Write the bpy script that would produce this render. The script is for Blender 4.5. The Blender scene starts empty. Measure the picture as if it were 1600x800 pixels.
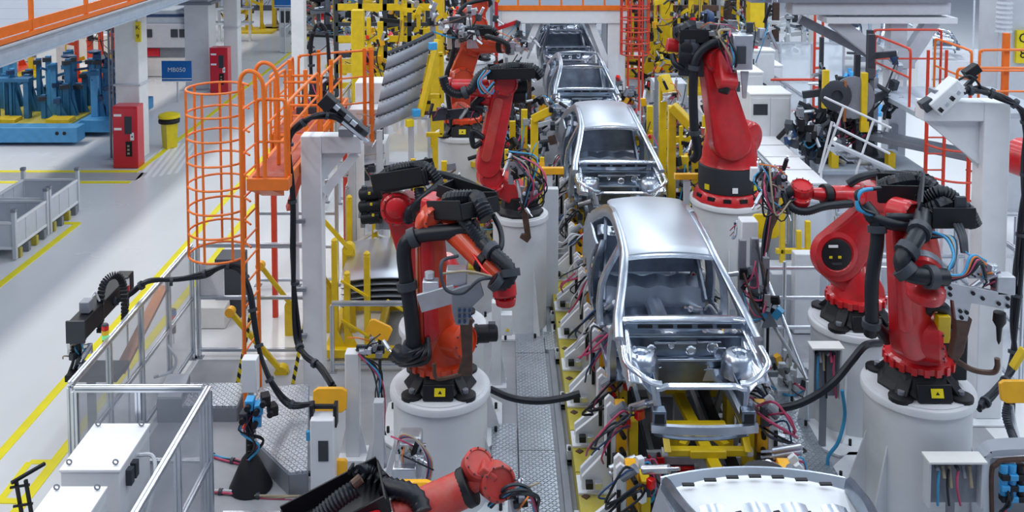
import bpy, bmesh, math, random
from mathutils import Vector, Matrix
S = bpy.context.scene
COL = S.collection
# ---------------- camera ----------------
FPX, PX0, HZ, CZ, TH = 1500.0, 783.0, -173.0, 7.0, math.radians(3.5)
PY0 = HZ + FPX * math.tan(TH)
cam = bpy.data.cameras.new('camera'); cam_o = bpy.data.objects.new('camera', cam); COL.objects.link(cam_o)
cam.sensor_width = 36; cam.lens = FPX / 1600 * 36
cam.shift_x = (800 - PX0) / 1600; cam.shift_y = -(400 - PY0) / 1600
cam.clip_end = 300; cam.clip_start = 0.1
cam_o.location = (0, 0, CZ); cam_o.rotation_euler = (math.pi / 2 - TH, 0, 0)
S.camera = cam_o
# ---------------- light ----------------
w = bpy.data.worlds.new('hall'); S.world = w; w.use_nodes = True
bg = w.node_tree.nodes['Background']; bg.inputs[0].default_value = (0.55, 0.68, 0.95, 1); bg.inputs[1].default_value = 0.27
def area(x, y, z, sx, sy, power, col=(1, 0.98, 0.95)):
    l = bpy.data.lights.new('high_bay_light', 'AREA'); l.shape = 'RECTANGLE'; l.size = sx; l.size_y = sy
    l.energy = power; l.color = col
    o = bpy.data.objects.new('high_bay_light', l); COL.objects.link(o); o.location = (x, y, z)
for lx in (-16, -9, -2, 3.5, 9.5, 17):
    for ly in (8, 24, 42):
        area(lx, ly, 12.5, 0.9, 12, {-16: 1100, -9: 640, -2: 430, 3.5: 400, 9.5: 520, 17: 1100}[lx], (1, 0.985, 0.96) if lx < -5 else (0.85, 0.93, 1.0))
S.view_settings.view_transform = 'Standard'; S.view_settings.look = 'None'
S.view_settings.gamma = 1; S.view_settings.exposure = 0.0; S.view_settings.use_curve_mapping = False
# ---------------- helpers ----------------
V = Vector
def ray(px, py):
    u = -(py - PY0) / FPX
    return V(((px - PX0) / FPX, math.cos(TH) + u * math.sin(TH), -math.sin(TH) + u * math.cos(TH)))
def P(px, py, Y):                      # point seen at a pixel, at depth Y
    d = ray(px, py); return V((0, 0, CZ)) + d * (Y / d.y)
def G(px, py, z=0.0):                  # point seen at a pixel, at height z
    d = ray(px, py); return V((0, 0, CZ)) + d * ((z - CZ) / d.z)
def rnd(seed): return random.Random(seed)
def spline(pts, n=6):
    pts = [V(p) for p in pts]
    if len(pts) < 3: return pts
    out = []; q = [pts[0] * 2 - pts[1]] + pts + [pts[-1] * 2 - pts[-2]]
    for i in range(1, len(q) - 2):
        a, b, c, d = q[i - 1:i + 3]
        for k in range(n):
            t = k / n
            out.append(0.5 * (2 * b + (c - a) * t + (2 * a - 5 * b + 4 * c - d) * t * t + (3 * b - a - 3 * c + d) * t ** 3))
    out.append(pts[-1]); return out
def frame(d, up=None):
    d = V(d).normalized(); up = V(up) if up is not None else V((0, 0, 1))
    if abs(d.dot(up.normalized())) > 0.98: up = V((0, 1, 0)) if abs(d.y) < 0.9 else V((1, 0, 0))
    x = d.cross(up).normalized(); y = x.cross(d).normalized()
    return x, y, d                     # side, up, along
ABS = {}
class MB:
    def __init__(s): s.v = []; s.f = []
    def add(s, vs, fs):
        n = len(s.v); s.v += [tuple(p) for p in vs]; s.f += [tuple(i + n for i in f) for f in fs]; return s
    def box(s, c, d, rz=0, rx=0, ry=0):
        c = V(c); h = V(d) / 2
        vs = [V((x * h.x, y * h.y, z * h.z)) for x in (-1, 1) for y in (-1, 1) for z in (-1, 1)]
        if rz or rx or ry:
            m = Matrix.Rotation(rz, 3, 'Z') @ Matrix.Rotation(ry, 3, 'Y') @ Matrix.Rotation(rx, 3, 'X'); vs = [m @ p for p in vs]
        return s.add([c + p for p in vs], [(0, 1, 3, 2), (4, 6, 7, 5), (0, 4, 5, 1), (2, 3, 7, 6), (0, 2, 6, 4), (1, 5, 7, 3)])
    def b2(s, a, b): a, b = V(a), V(b); return s.box((a + b) / 2, (abs(b.x - a.x), abs(b.y - a.y), abs(b.z - a.z)))
    def bar(s, a, b, w, h=None, up=None):
        a, b = V(a), V(b); h = h or w; x, y, d = frame(b - a, up)
        vs = [p + x * (i * w / 2) + y * (j * h / 2) for p in (a, b) for i, j in ((-1, -1), (1, -1), (1, 1), (-1, 1))]
        return s.add(vs, [(0, 1, 2, 3), (7, 6, 5, 4), (0, 4, 5, 1), (1, 5, 6, 2), (2, 6, 7, 3), (3, 7, 4, 0)])
    def prof(s, a, b, w):              # slotted aluminium profile: cross shaped section
        a, b = V(a), V(b); x, y, d = frame(b - a); h = w / 2; g = w * 0.12; k = w * 0.22
        q = [(-h, -h), (-g, -h), (-g, -k), (g, -k), (g, -h), (h, -h), (h, -g), (k, -g), (k, g), (h, g), (h, h), (g, h), (g, k), (-g, k), (-g, h), (-h, h), (-h, g), (-k, g), (-k, -g), (-h, -g)]
        n = len(q); vs = [p + x * i + y * j for p in (a, b) for i, j in q]
        return s.add(vs, [(i, (i + 1) % n, n + (i + 1) % n, n + i) for i in range(n)] + [tuple(range(n))[::-1], tuple(range(n, 2 * n))])
    def cyl(s, a, b, r, r2=None, n=14):
        a, b = V(a), V(b); r2 = r if r2 is None else r2; x, y, d = frame(b - a)
        c = [(math.cos(2 * math.pi * i / n), math.sin(2 * math.pi * i / n)) for i in range(n)]
        vs = [a + (x * i + y * j) * r for i, j in c] + [b + (x * i + y * j) * r2 for i, j in c]
        return s.add(vs, [(i, (i + 1) % n, n + (i + 1) % n, n + i) for i in range(n)] + [tuple(range(n))[::-1], tuple(range(n, 2 * n))])
    def tube(s, pts, r, n=7, smooth=6, corr=0, ry=None, up=None):
        p = spline(pts, smooth) if smooth else [V(q) for q in pts]
        if corr:                       # corrugated hose
            L = [0]
            for i in range(1, len(p)): L.append(L[-1] + (p[i] - p[i - 1]).length)
            m = max(4, int(L[-1] / corr) * 2); q = []; j = 0
            for k in range(m + 1):
                t = L[-1] * k / m
                while j < len(L) - 2 and L[j + 1] < t: j += 1
                q.append(p[j].lerp(p[j + 1], (t - L[j]) / max(1e-6, L[j + 1] - L[j])))
            p = q
        rs = r if isinstance(r, (list, tuple)) else None
        x = None; vs = []; m = len(p)
        for i in range(m):
            d = (p[min(i + 1, m - 1)] - p[max(i - 1, 0)])
            if d.length < 1e-7: d = V((0, 0, 1))
            d.normalize()
            if x is None: x, y, _ = frame(d, up)
            else:
                x = (x - d * x.dot(d)); x = x.normalized() if x.length > 1e-6 else frame(d)[0]; y = x.cross(d)
            if rs: t = i / (m - 1) * (len(rs) - 1); k = min(int(t), len(rs) - 2); rr = rs[k] + (rs[k + 1] - rs[k]) * (t - k)
            else: rr = r
            if corr and i % 2: rr *= 0.84
            r2 = rr * (ry / r if ry else 1)
            for k in range(n):
                a = 2 * math.pi * k / n; vs.append(p[i] + x * (math.cos(a) * rr) + y * (math.sin(a) * r2))
        fs = [(i * n + k, i * n + (k + 1) % n, (i + 1) * n + (k + 1) % n, (i + 1) * n + k) for i in range(m - 1) for k in range(n)]
        return s.add(vs, fs + [tuple(range(n))[::-1], tuple(range((m - 1) * n, m * n))])
    def lathe(s, o, prof, n=24, axis=(0, 0, 1)):
        o = V(o); x, y, d = frame(axis); m = len(prof)
        vs = [o + d * z + (x * math.cos(2 * math.pi * k / n) + y * math.sin(2 * math.pi * k / n)) * r for r, z in prof for k in range(n)]
        fs = [(i * n + k, i * n + (k + 1) % n, (i + 1) * n + (k + 1) % n, (i + 1) * n + k) for i in range(m - 1) for k in range(n)]
        return s.add(vs, fs + [tuple(range(n))[::-1], tuple(range((m - 1) * n, m * n))])
    def prism(s, poly, thick):         # poly: coplanar 3D points; thick: vector
        poly = [V(p) for p in poly]; t = V(thick); n = len(poly)
        return s.add(poly + [p + t for p in poly], [tuple(range(n))[::-1], tuple(range(n, 2 * n))] + [(i, (i + 1) % n, n + (i + 1) % n, n + i) for i in range(n)])
    def link(s, a, b, ra, rb, t, axis, n=9, cham=0.15):   # slab round at both ends, chamfered rims
        a, b = V(a), V(b); z = V(axis).normalized(); d = (b - a).normalized(); z = (z - d * z.dot(d)).normalized(); x = z.cross(d)
        ring = []
        for i in range(n): q = math.pi * i / (n - 1); ring.append((a, -d * math.sin(q) + x * math.cos(q), ra))
        for i in range(n): q = math.pi * i / (n - 1); ring.append((b, d * math.sin(q) - x * math.cos(q), rb))
        vs = []; N = len(ring)
        for zz, k in ((-0.5, 1 - cham), (-0.5 + cham * 0.6, 1), (0.5 - cham * 0.6, 1), (0.5, 1 - cham)):
            vs += [c + e * (r * k) + z * (zz * t) for c, e, r in ring]
        fs = [(j * N + i, j * N + (i + 1) % N, (j + 1) * N + (i + 1) % N, (j + 1) * N + i) for j in range(3) for i in range(N)]
        return s.add(vs, fs + [tuple(range(N))[::-1], tuple(range(3 * N, 4 * N))])
    def grid(s, fn, nu, nv, thick=None):
        vs = [V(fn(i / nu, j / nv)) for i in range(nu + 1) for j in range(nv + 1)]; m = nv + 1
        fs = [(i * m + j, (i + 1) * m + j, (i + 1) * m + j + 1, i * m + j + 1) for i in range(nu) for j in range(nv)]
        if thick is not None:
            t = V(thick); N = len(vs); vs2 = [p + t for p in vs]; f2 = [tuple(k + N for k in f[::-1]) for f in fs]
            e = [i * m for i in range(nu + 1)] + [nu * m + j for j in range(1, m)] + [i * m + nv for i in range(nu - 1, -1, -1)] + [j for j in range(nv - 1, 0, -1)]
            fs = fs + f2 + [(e[k], e[k] + N, e[(k + 1) % len(e)] + N, e[(k + 1) % len(e)]) for k in range(len(e))]; vs += vs2
        return s.add(vs, fs)
    def ball(s, c, r, n=10, m=6):
        c = V(c); rr = r if isinstance(r, (tuple, list)) else (r, r, r); vs = []
        for i in range(m + 1):
            a = math.pi * i / m
            for k in range(n): b = 2 * math.pi * k / n; vs.append(c + V((rr[0] * math.sin(a) * math.cos(b), rr[1] * math.sin(a) * math.sin(b), rr[2] * math.cos(a))))
        return s.add(vs, [(i * n + k, (i + 1) * n + k, (i + 1) * n + (k + 1) % n, i * n + (k + 1) % n) for i in range(m) for k in range(n)])
    def build(s, name, mat, parent=None, bev=0, ang=35, loc=None):
        me = bpy.data.meshes.new(name); o = bpy.data.objects.new(name, me)
        if parent is not None: off = ABS[parent.name]
        else:
            if loc is None and s.v:
                xs = [p[0] for p in s.v]; ys = [p[1] for p in s.v]; loc = ((min(xs) + max(xs)) / 2, (min(ys) + max(ys)) / 2, min(p[2] for p in s.v))
            off = V(loc or (0, 0, 0)); o.location = off
        me.from_pydata([(p[0] - off[0], p[1] - off[1], p[2] - off[2]) for p in s.v], [], s.f)
        bm = bmesh.new(); bm.from_mesh(me); bmesh.ops.recalc_face_normals(bm, faces=bm.faces); bm.to_mesh(me); bm.free()
        me.shade_smooth(); me.set_sharp_from_angle(angle=math.radians(ang))
        me.materials.append(M[mat] if isinstance(mat, str) else mat)
        COL.objects.link(o)
        if parent is not None: o.parent = parent
        ABS[o.name] = V(off)
        if bev:
            b = o.modifiers.new('bevel', 'BEVEL'); b.width = bev; b.segments = 2; b.limit_method = 'ANGLE'; b.angle_limit = math.radians(40)
            b.harden_normals = False
        return o
def tag(o, label=None, cat=None, group=None, kind=None):
    for k, q in (('label', label), ('category', cat), ('group', group), ('kind', kind)):
        if q: o[k] = q
    return o
def thing(name, label, cat, loc=(0, 0, 0), group=None):
    o = bpy.data.objects.new(name, None); COL.objects.link(o); o.location = loc; o.empty_display_size = 0.2
    ABS[o.name] = V(loc); return tag(o, label, cat, group)
def dup(o, loc, rz=0, label=None, group=None, skip=(), sc=None):
    def cp(q, par):
        c = q.copy(); COL.objects.link(c); c.parent = par; ABS[c.name] = ABS[q.name]
        for ch in list(q.children):
            if ch.name.split('.')[0] not in skip: cp(ch, c)
        return c
    r = cp(o, None); r.location = loc; r.rotation_euler = (0, 0, rz); ABS[r.name] = V(loc)
    if sc: r.scale = (sc, sc, sc)
    if label: r['label'] = label
    if group: r['group'] = group
    return r
def text(s, c, right, upv, size, mat, parent, name='lettering', thick=0.002, align='CENTER'):
    cu = bpy.data.curves.new(name, 'FONT'); cu.body = s; cu.size = size; cu.align_x = align; cu.align_y = 'CENTER'; cu.extrude = thick; cu.resolution_u = 2
    t = bpy.data.objects.new(name, cu); dg = None
    COL.objects.link(t); dg = bpy.context.evaluated_depsgraph_get(); me = bpy.data.meshes.new_from_object(t.evaluated_get(dg)); bpy.data.objects.remove(t)
    o = bpy.data.objects.new(name, me); COL.objects.link(o); me.name = name; me.materials.clear(); me.materials.append(M[mat])
    x = V(right).normalized(); y = V(upv).normalized(); z = x.cross(y)
    off = ABS[parent.name] if parent is not None else V((0, 0, 0)); c = V(c) - off
    for vv in me.vertices: vv.co = c + x * vv.co.x + y * vv.co.y + z * vv.co.z
    if parent is not None: o.parent = parent
    return o
# ---------------- materials ----------------
M = {}
def mat(name, col, rough=0.5, metal=0.0, var=0.08, scale=6.0, bump=0.0, bscale=80.0, emit=0, coat=0.0, spec=0.5, dirt=None, dscale=2.0):
    m = bpy.data.materials.new(name); m.use_nodes = True; nt = m.node_tree; N = nt.nodes; L = nt.links; b = N['Principled BSDF']
    tc = N.new('ShaderNodeTexCoord'); no = N.new('ShaderNodeTexNoise'); no.inputs['Scale'].default_value = scale; no.inputs['Detail'].default_value = 5
    L.new(tc.outputs['Object'], no.inputs['Vector'])
    r = N.new('ShaderNodeValToRGB'); L.new(no.outputs['Fac'], r.inputs[0]); r.color_ramp.elements[0].position = 0.3; r.color_ramp.elements[1].position = 0.7
    r.color_ramp.elements[0].color = tuple(c * (1 - var) for c in col) + (1,); r.color_ramp.elements[1].color = tuple(min(1, c * (1 + var)) for c in col) + (1,)
    out = r.outputs[0]
    if dirt:
        n2 = N.new('ShaderNodeTexNoise'); n2.inputs['Scale'].default_value = dscale; n2.inputs['Detail'].default_value = 8; n2.inputs['Roughness'].default_value = 0.7
        L.new(tc.outputs['Object'], n2.inputs['Vector'])
        r2 = N.new('ShaderNodeValToRGB'); L.new(n2.outputs['Fac'], r2.inputs[0]); r2.color_ramp.elements[0].position = 0.5; r2.color_ramp.elements[1].position = 0.75
        mx = N.new('ShaderNodeMixRGB'); L.new(r2.outputs[0], mx.inputs[0]); L.new(out, mx.inputs[1]); mx.inputs[2].default_value = tuple(dirt) + (1,); out = mx.outputs[0]
    L.new(out, b.inputs['Base Color'])
    b.inputs['Roughness'].default_value = rough; b.inputs['Metallic'].default_value = metal; b.inputs['Specular IOR Level'].default_value = spec
    b.inputs['Coat Weight'].default_value = coat
    rr = N.new('ShaderNodeMapRange'); L.new(no.outputs['Fac'], rr.inputs[0]); rr.inputs[3].default_value = max(0.02, rough - 0.06); rr.inputs[4].default_value = min(1, rough + 0.06); L.new(rr.outputs[0], b.inputs['Roughness'])
    if bump:
        n3 = N.new('ShaderNodeTexNoise'); n3.inputs['Scale'].default_value = bscale; L.new(tc.outputs['Object'], n3.inputs['Vector'])
        bp = N.new('ShaderNodeBump'); bp.inputs['Strength'].default_value = bump; bp.inputs['Distance'].default_value = 0.01; L.new(n3.outputs['Fac'], bp.inputs['Height']); L.new(bp.outputs[0], b.inputs['Normal'])
    if emit: b.inputs['Emission Color'].default_value = tuple(col) + (1,); b.inputs['Emission Strength'].default_value = emit
    M[name] = m; return m
mat('red', (0.56, 0.012, 0.018), 0.35, coat=0.2, var=0.10, scale=9, dirt=(0.30, 0.03, 0.02), dscale=5)
mat('orange_red', (0.62, 0.055, 0.014), 0.35, coat=0.2, var=0.1)
mat('faded_red', (0.50, 0.045, 0.035), 0.45, var=0.15, dirt=(0.42, 0.12, 0.09), dscale=4)
mat('black', (0.008, 0.009, 0.012), 0.5, bump=0.1, spec=0.35)
mat('rubber', (0.008, 0.011, 0.017), 0.42, bump=0.1, spec=0.4)
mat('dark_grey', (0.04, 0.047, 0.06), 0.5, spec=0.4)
mat('mid_grey', (0.24, 0.26, 0.30), 0.45, metal=0.2)
mat('light_grey', (0.55, 0.58, 0.63), 0.45, var=0.04)
mat('white', (0.74, 0.76, 0.79), 0.45, var=0.03)
mat('pedestal', (0.66, 0.68, 0.71), 0.5, var=0.04, scale=2, dirt=(0.56, 0.57, 0.60), dscale=1.5)
mat('cream', (0.72, 0.72, 0.70), 0.5, var=0.04)
mat('yellow', (0.72, 0.50, 0.008), 0.4, var=0.1, coat=0.1)
mat('safety_yellow', (0.78, 0.62, 0.01), 0.45)
mat('line_yellow', (0.85, 0.74, 0.005), 0.5, var=0.06, scale=3)
mat('dirty_yellow', (0.50, 0.42, 0.05), 0.5, var=0.2, scale=4, dirt=(0.30, 0.28, 0.15))
mat('amber', (0.85, 0.42, 0.01), 0.4, coat=0.2)
mat('orange', (0.80, 0.17, 0.012), 0.42, var=0.08)
mat('cage_red', (0.62, 0.05, 0.02), 0.45)
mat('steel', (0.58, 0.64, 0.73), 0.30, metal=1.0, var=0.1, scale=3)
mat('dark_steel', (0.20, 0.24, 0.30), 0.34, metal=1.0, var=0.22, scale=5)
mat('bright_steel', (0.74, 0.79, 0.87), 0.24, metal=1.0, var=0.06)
mat('roof_steel', (0.66, 0.70, 0.76), 0.36, metal=1.0, var=0.03, scale=1.5)
mat('panel_grey', (0.34, 0.37, 0.42), 0.45, metal=0.6, var=0.05)
mat('alu', (0.66, 0.70, 0.76), 0.32, metal=0.9, var=0.05)
mat('brushed', (0.50, 0.52, 0.56), 0.45, metal=0.8, var=0.1)
mat('brown', (0.10, 0.055, 0.04), 0.5, metal=0.3, var=0.25, scale=12)
mat('copper', (0.45, 0.18, 0.06), 0.4, metal=0.6)
mat('blue', (0.025, 0.15, 0.32), 0.45, var=0.15)
mat('light_blue', (0.07, 0.30, 0.58), 0.45, var=0.08)
mat('sky_blue', (0.05, 0.36, 0.72), 0.35)
mat('sign_blue', (0.01, 0.15, 0.50), 0.45, var=0.02)
mat('dark_blue', (0.015, 0.05, 0.14), 0.5)
mat('machine_grey', (0.42, 0.48, 0.56), 0.5)
mat('cabinet_red', (0.62, 0.012, 0.03), 0.3, var=0.03, coat=0.3)
mat('pure_white', (0.88, 0.89, 0.90), 0.4, var=0.01)
mat('paper', (0.7, 0.72, 0.75), 0.7, var=0.1, scale=60)
mat('lamp_red', (0.75, 0.01, 0.01), 0.25, coat=0.5)
mat('lamp_green', (0.25, 0.85, 0.35), 0.3, emit=0.25)
mat('lamp_yellow', (0.95, 0.6, 0.02), 0.3)
mat('lamp_white', (0.9, 0.92, 0.92), 0.3)
mat('led_red', (1.0, 0.02, 0.08), 0.4, emit=4)
mat('pink', (0.50, 0.06, 0.14), 0.4)
mat('hose_blue', (0.04, 0.30, 0.55), 0.35)
mat('hose_orange', (0.75, 0.2, 0.02), 0.4)
mat('tan', (0.35, 0.29, 0.2), 0.5)
mat('wood', (0.62, 0.48, 0.33), 0.6, var=0.12)
mat('rust_red', (0.42, 0.07, 0.035), 0.7, metal=0.1, var=0.25, scale=5, dirt=(0.5, 0.2, 0.15), dscale=3)
mat('concrete', (0.33, 0.34, 0.37), 0.55, var=0.08, scale=2, bump=0.05, bscale=30, dirt=(0.26, 0.27, 0.29), dscale=1.2)
mat('lane_grey', (0.42, 0.42, 0.42), 0.4)
mat('deck', (0.20, 0.24, 0.30), 0.5, var=0.1)
mat('navy_canvas', (0.03, 0.035, 0.045), 0.8)
# epoxy floor
m = mat('floor', (0.74, 0.75, 0.765), 0.26, var=0.02, scale=0.35, dirt=(0.71, 0.72, 0.74), dscale=0.3)
# clear panels
def clear(name, col, a, rough=0.15):
    m = bpy.data.materials.new(name); m.use_nodes = True; N = m.node_tree.nodes; L = m.node_tree.links; b = N['Principled BSDF']
    b.inputs['Base Color'].default_value = col + (1,); b.inputs['Roughness'].default_value = rough
    no = N.new('ShaderNodeTexNoise'); no.inputs['Scale'].default_value = 1.7; mr = N.new('ShaderNodeMapRange'); L.new(no.outputs['Fac'], mr.inputs[0])
    mr.inputs[3].default_value = a - 0.08; mr.inputs[4].default_value = a + 0.08; L.new(mr.outputs[0], b.inputs['Alpha']); M[name] = m
clear('clear', (0.45, 0.48, 0.53), 0.32); clear('clear_white', (0.72, 0.78, 0.86), 0.42)
# chequer plate
def plate(name, col, sc):
    m = mat(name, col, 0.38, metal=0.75, var=0.12, scale=2); N = m.node_tree.nodes; L = m.node_tree.links
    tc = N.new('ShaderNodeTexCoord'); sp = N.new('ShaderNodeSeparateXYZ'); L.new(tc.outputs['Object'], sp.inputs[0])
    def mth(op, a, b=None):
        k = N.new('ShaderNodeMath'); k.operation = op
        for i, q in enumerate((a, b)):
            if q is None: continue
            if isinstance(q, (int, float)): k.inputs[i].default_value = q
            else: L.new(q, k.inputs[i])
        return k.outputs[0]
    u = mth('MULTIPLY', mth('ADD', sp.outputs[0], sp.outputs[1]), sc); v = mth('MULTIPLY', mth('SUBTRACT', sp.outputs[0], sp.outputs[1]), sc)
    su, sv = mth('SINE', u), mth('SINE', v)
    h = mth('MAXIMUM', mth('SUBTRACT', mth('ABSOLUTE', su), mth('ABSOLUTE', mth('MULTIPLY', sv, 2.0))), mth('SUBTRACT', mth('ABSOLUTE', sv), mth('ABSOLUTE', mth('MULTIPLY', su, 2.0))))
    h = mth('MAXIMUM', h, 0.0)
    bp = N.new('ShaderNodeBump'); bp.inputs['Strength'].default_value = 0.9; bp.inputs['Distance'].default_value = 0.02; L.new(h, bp.inputs['Height']); L.new(bp.outputs[0], N['Principled BSDF'].inputs['Normal'])
plate('chequer', (0.56, 0.61, 0.68), 38.0)
def stripes(name, ca, cb, sc):
    m = bpy.data.materials.new(name); m.use_nodes = True; N = m.node_tree.nodes; L = m.node_tree.links; b = N['Principled BSDF']; b.inputs['Roughness'].default_value = 0.5
    tc = N.new('ShaderNodeTexCoord'); wv = N.new('ShaderNodeTexWave'); wv.bands_direction = 'DIAGONAL'; wv.inputs['Scale'].default_value = sc; L.new(tc.outputs['Object'], wv.inputs['Vector'])
    r = N.new('ShaderNodeValToRGB'); r.color_ramp.interpolation = 'CONSTANT'; r.color_ramp.elements[0].color = ca + (1,); r.color_ramp.elements[1].color = cb + (1,); r.color_ramp.elements[1].position = 0.5
    L.new(wv.outputs['Fac'], r.inputs[0]); L.new(r.outputs[0], b.inputs['Base Color']); M[name] = m
stripes('hazard', (0.02, 0.02, 0.02), (0.8, 0.65, 0.01), 4.0)
# ---------------- floor ----------------
fl = MB().box((0, 58, -0.1), (130, 124, 0.2)).build('floor', 'floor', loc=(0, 0, 0)); tag(fl, kind='structure')
NMK = [0]
def on_floor(pts, z=0.0, th=0.004, name='floor_marking', m='line_yellow'):
    NMK[0] += 1; th += 0.0006 * (NMK[0] % 12)
    return MB().prism([(x, y, z) for x, y in pts], (0, 0, th)).build(name, m, fl)
def strip(p, q, wd, **k):
    a, b = V(p), V(q); n = (b - a).normalized(); n = V((-n.y, n.x)) * (wd / 2)
    return on_floor([(a + n), (b + n), (b - n), (a - n)], **k)
def g2(px, py): q = G(px, py); return (q.x, q.y)
# grey cell ground, lanes
on_floor([(-1.9, 6), (6.3, 6), (6.3, 36), (-1.9, 36)], m='concrete', name='cell_ground', th=0.003); on_floor([(-4.5, 6), (-1.9, 6), (-1.9, 13.9), (-4.5, 13.9)], m='concrete', name='cell_ground', th=0.003)
on_floor([g2(0, 282), g2(212, 282), g2(232, 270), g2(0, 270)], m='lane_grey', name='grey_lane')
xa = g2(216, 267)[0]; xb = g2(150, 541)[0]; xd = g2(278, 475)[0]
strip((xb, 6), (xb, 60), 0.13); strip((xd, 6), (xd, 21), 0.13)
strip((xa, 23.6), (xa, 75), 0.14)
strip(g2(-300, 285), g2(204, 285), 0.16); strip(g2(-300, 268), g2(216, 268), 0.16)
strip(g2(-60, 492), g2(122, 349), 0.14)
strip(g2(88, 349), g2(124, 349), 0.12)
strip(g2(-10, 783), g2(42, 784), 0.09); strip(g2(0, 783), g2(46, 722), 0.09); strip(g2(46, 722), g2(84, 722), 0.09)
strip(g2(225, 245), g2(240, 238), 0.1)
for i in range(6): strip(g2(214 + 12 * i, 281 - 2 * i), g2(262 + 9 * i, 224), 0.07, m='pure_white')
# chequer walkways either side of the line
def walkway(x0, x1, y0, y1, label, n, z=0.06):
    t = thing('chequer_plate_walkway', label, 'walkway', ((x0 + x1) / 2, (y0 + y1) / 2, 0)); L = (y1 - y0) / n
    for i in range(n):
        MB().b2((x0, y0 + i * L + .006, z - .05), (x1, y0 + (i + 1) * L - .006, z)).build('plate', 'chequer', t)
    b = MB()
    for x in (x0 + .05, x1 - .05): b.b2((x - .03, y0, 0.004), (x + .03, y1, z - .052))
    b.build('frame', 'mid_grey', t)
    return t
walkway(0.22, 0.66, 9.0, 16.5, 'long aluminium chequer plate walkway left of the nearest car shell', 6)
walkway(3.45, 4.0, 9.5, 15.5, 'aluminium chequer plate walkway right of the nearest car shell', 5)
walkway(-0.12, 0.20, 10.9, 12.1, 'short bright chequer plate beside the foremost left pedestal', 1)
walkway(0.67, 0.95, 14.1, 14.7, 'small crosswise chequer plate behind the white cover plate', 1)
b = MB().b2((0.72, 9.5, 0.004), (0.80, 26, 0.05)).b2((0.86, 9.5, 0.004), (0.94, 26, 0.03))
tag(b.build('floor_rail', 'mid_grey'), 'grey steel floor rail running along the left side of the line', 'rail')
b = MB().b2((3.22, 9.5, 0.004), (3.3, 26, 0.05)).b2((3.34, 9.5, 0.004), (3.42, 26, 0.03))
tag(b.build('floor_rail', 'mid_grey'), 'grey steel floor rail running along the right side of the line', 'rail')
# ---------------- car bodies ----------------
def XS(z):
    k = [(0, .80), (.15, .87), (.5, .885), (.75, .86), (.95, .79), (1.15, .69), (1.36, .595), (1.5, .56)]
    for (a, p), (c, q) in zip(k, k[1:]):
        if z <= c: return p + (q - p) * max(0, (z - a)) / (c - a)
    return .56
def ribbon(b, path, side, th=.07, dx=0.0, n=5):
    pts = spline([(y, z, w) for y, z, w in path], 7); m = len(pts); rows = []
    for i, p in enumerate(pts):
        d = pts[min(i + 1, m - 1)] - pts[max(i - 1, 0)]; d = V((d.x, d.y)).normalized(); nn = V((-d.y, d.x)); row = []
        for k in range(6):             # outer skin, gently crowned
            t = k / 5 * 2 - 1; q = V((p.x, p.y)) + nn * (t * p.z / 2); row.append(V((side * (XS(q.y) + dx - .02 * abs(t) ** 3), q.x, q.y)))
        for k in range(3):
            t = 1 - k * 1.0; q = V((p.x, p.y)) + nn * (t * p.z * .40); row.append(V((side * (XS(q.y) + dx - th), q.x, q.y)))
        rows.append(row)
    N = 9; vs = [v for r in rows for v in r]
    b.add(vs, [(i * N + k, i * N + (k + 1) % N, (i + 1) * N + (k + 1) % N, (i + 1) * N + k) for i in range(m - 1) for k in range(N)] + [tuple(range(N)), tuple(range((m - 1) * N, m * N))])
def rim_hole(b, c, ax, r, n=12):      # a pressed hole: raised lip with dark inside
    b.lathe(c, [(r * 1.0, 0), (r * 1.25, .004), (r * 1.05, .012), (r * .8, .006), (r * .7, -.01)], n, ax)
def roofz(y): 
    t = (y - 1.9)
    return 1.36 + .115 * t - .052 * t * t - (0.03 * (t - 1.6) ** 2 if t > 1.6 else 0)
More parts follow.
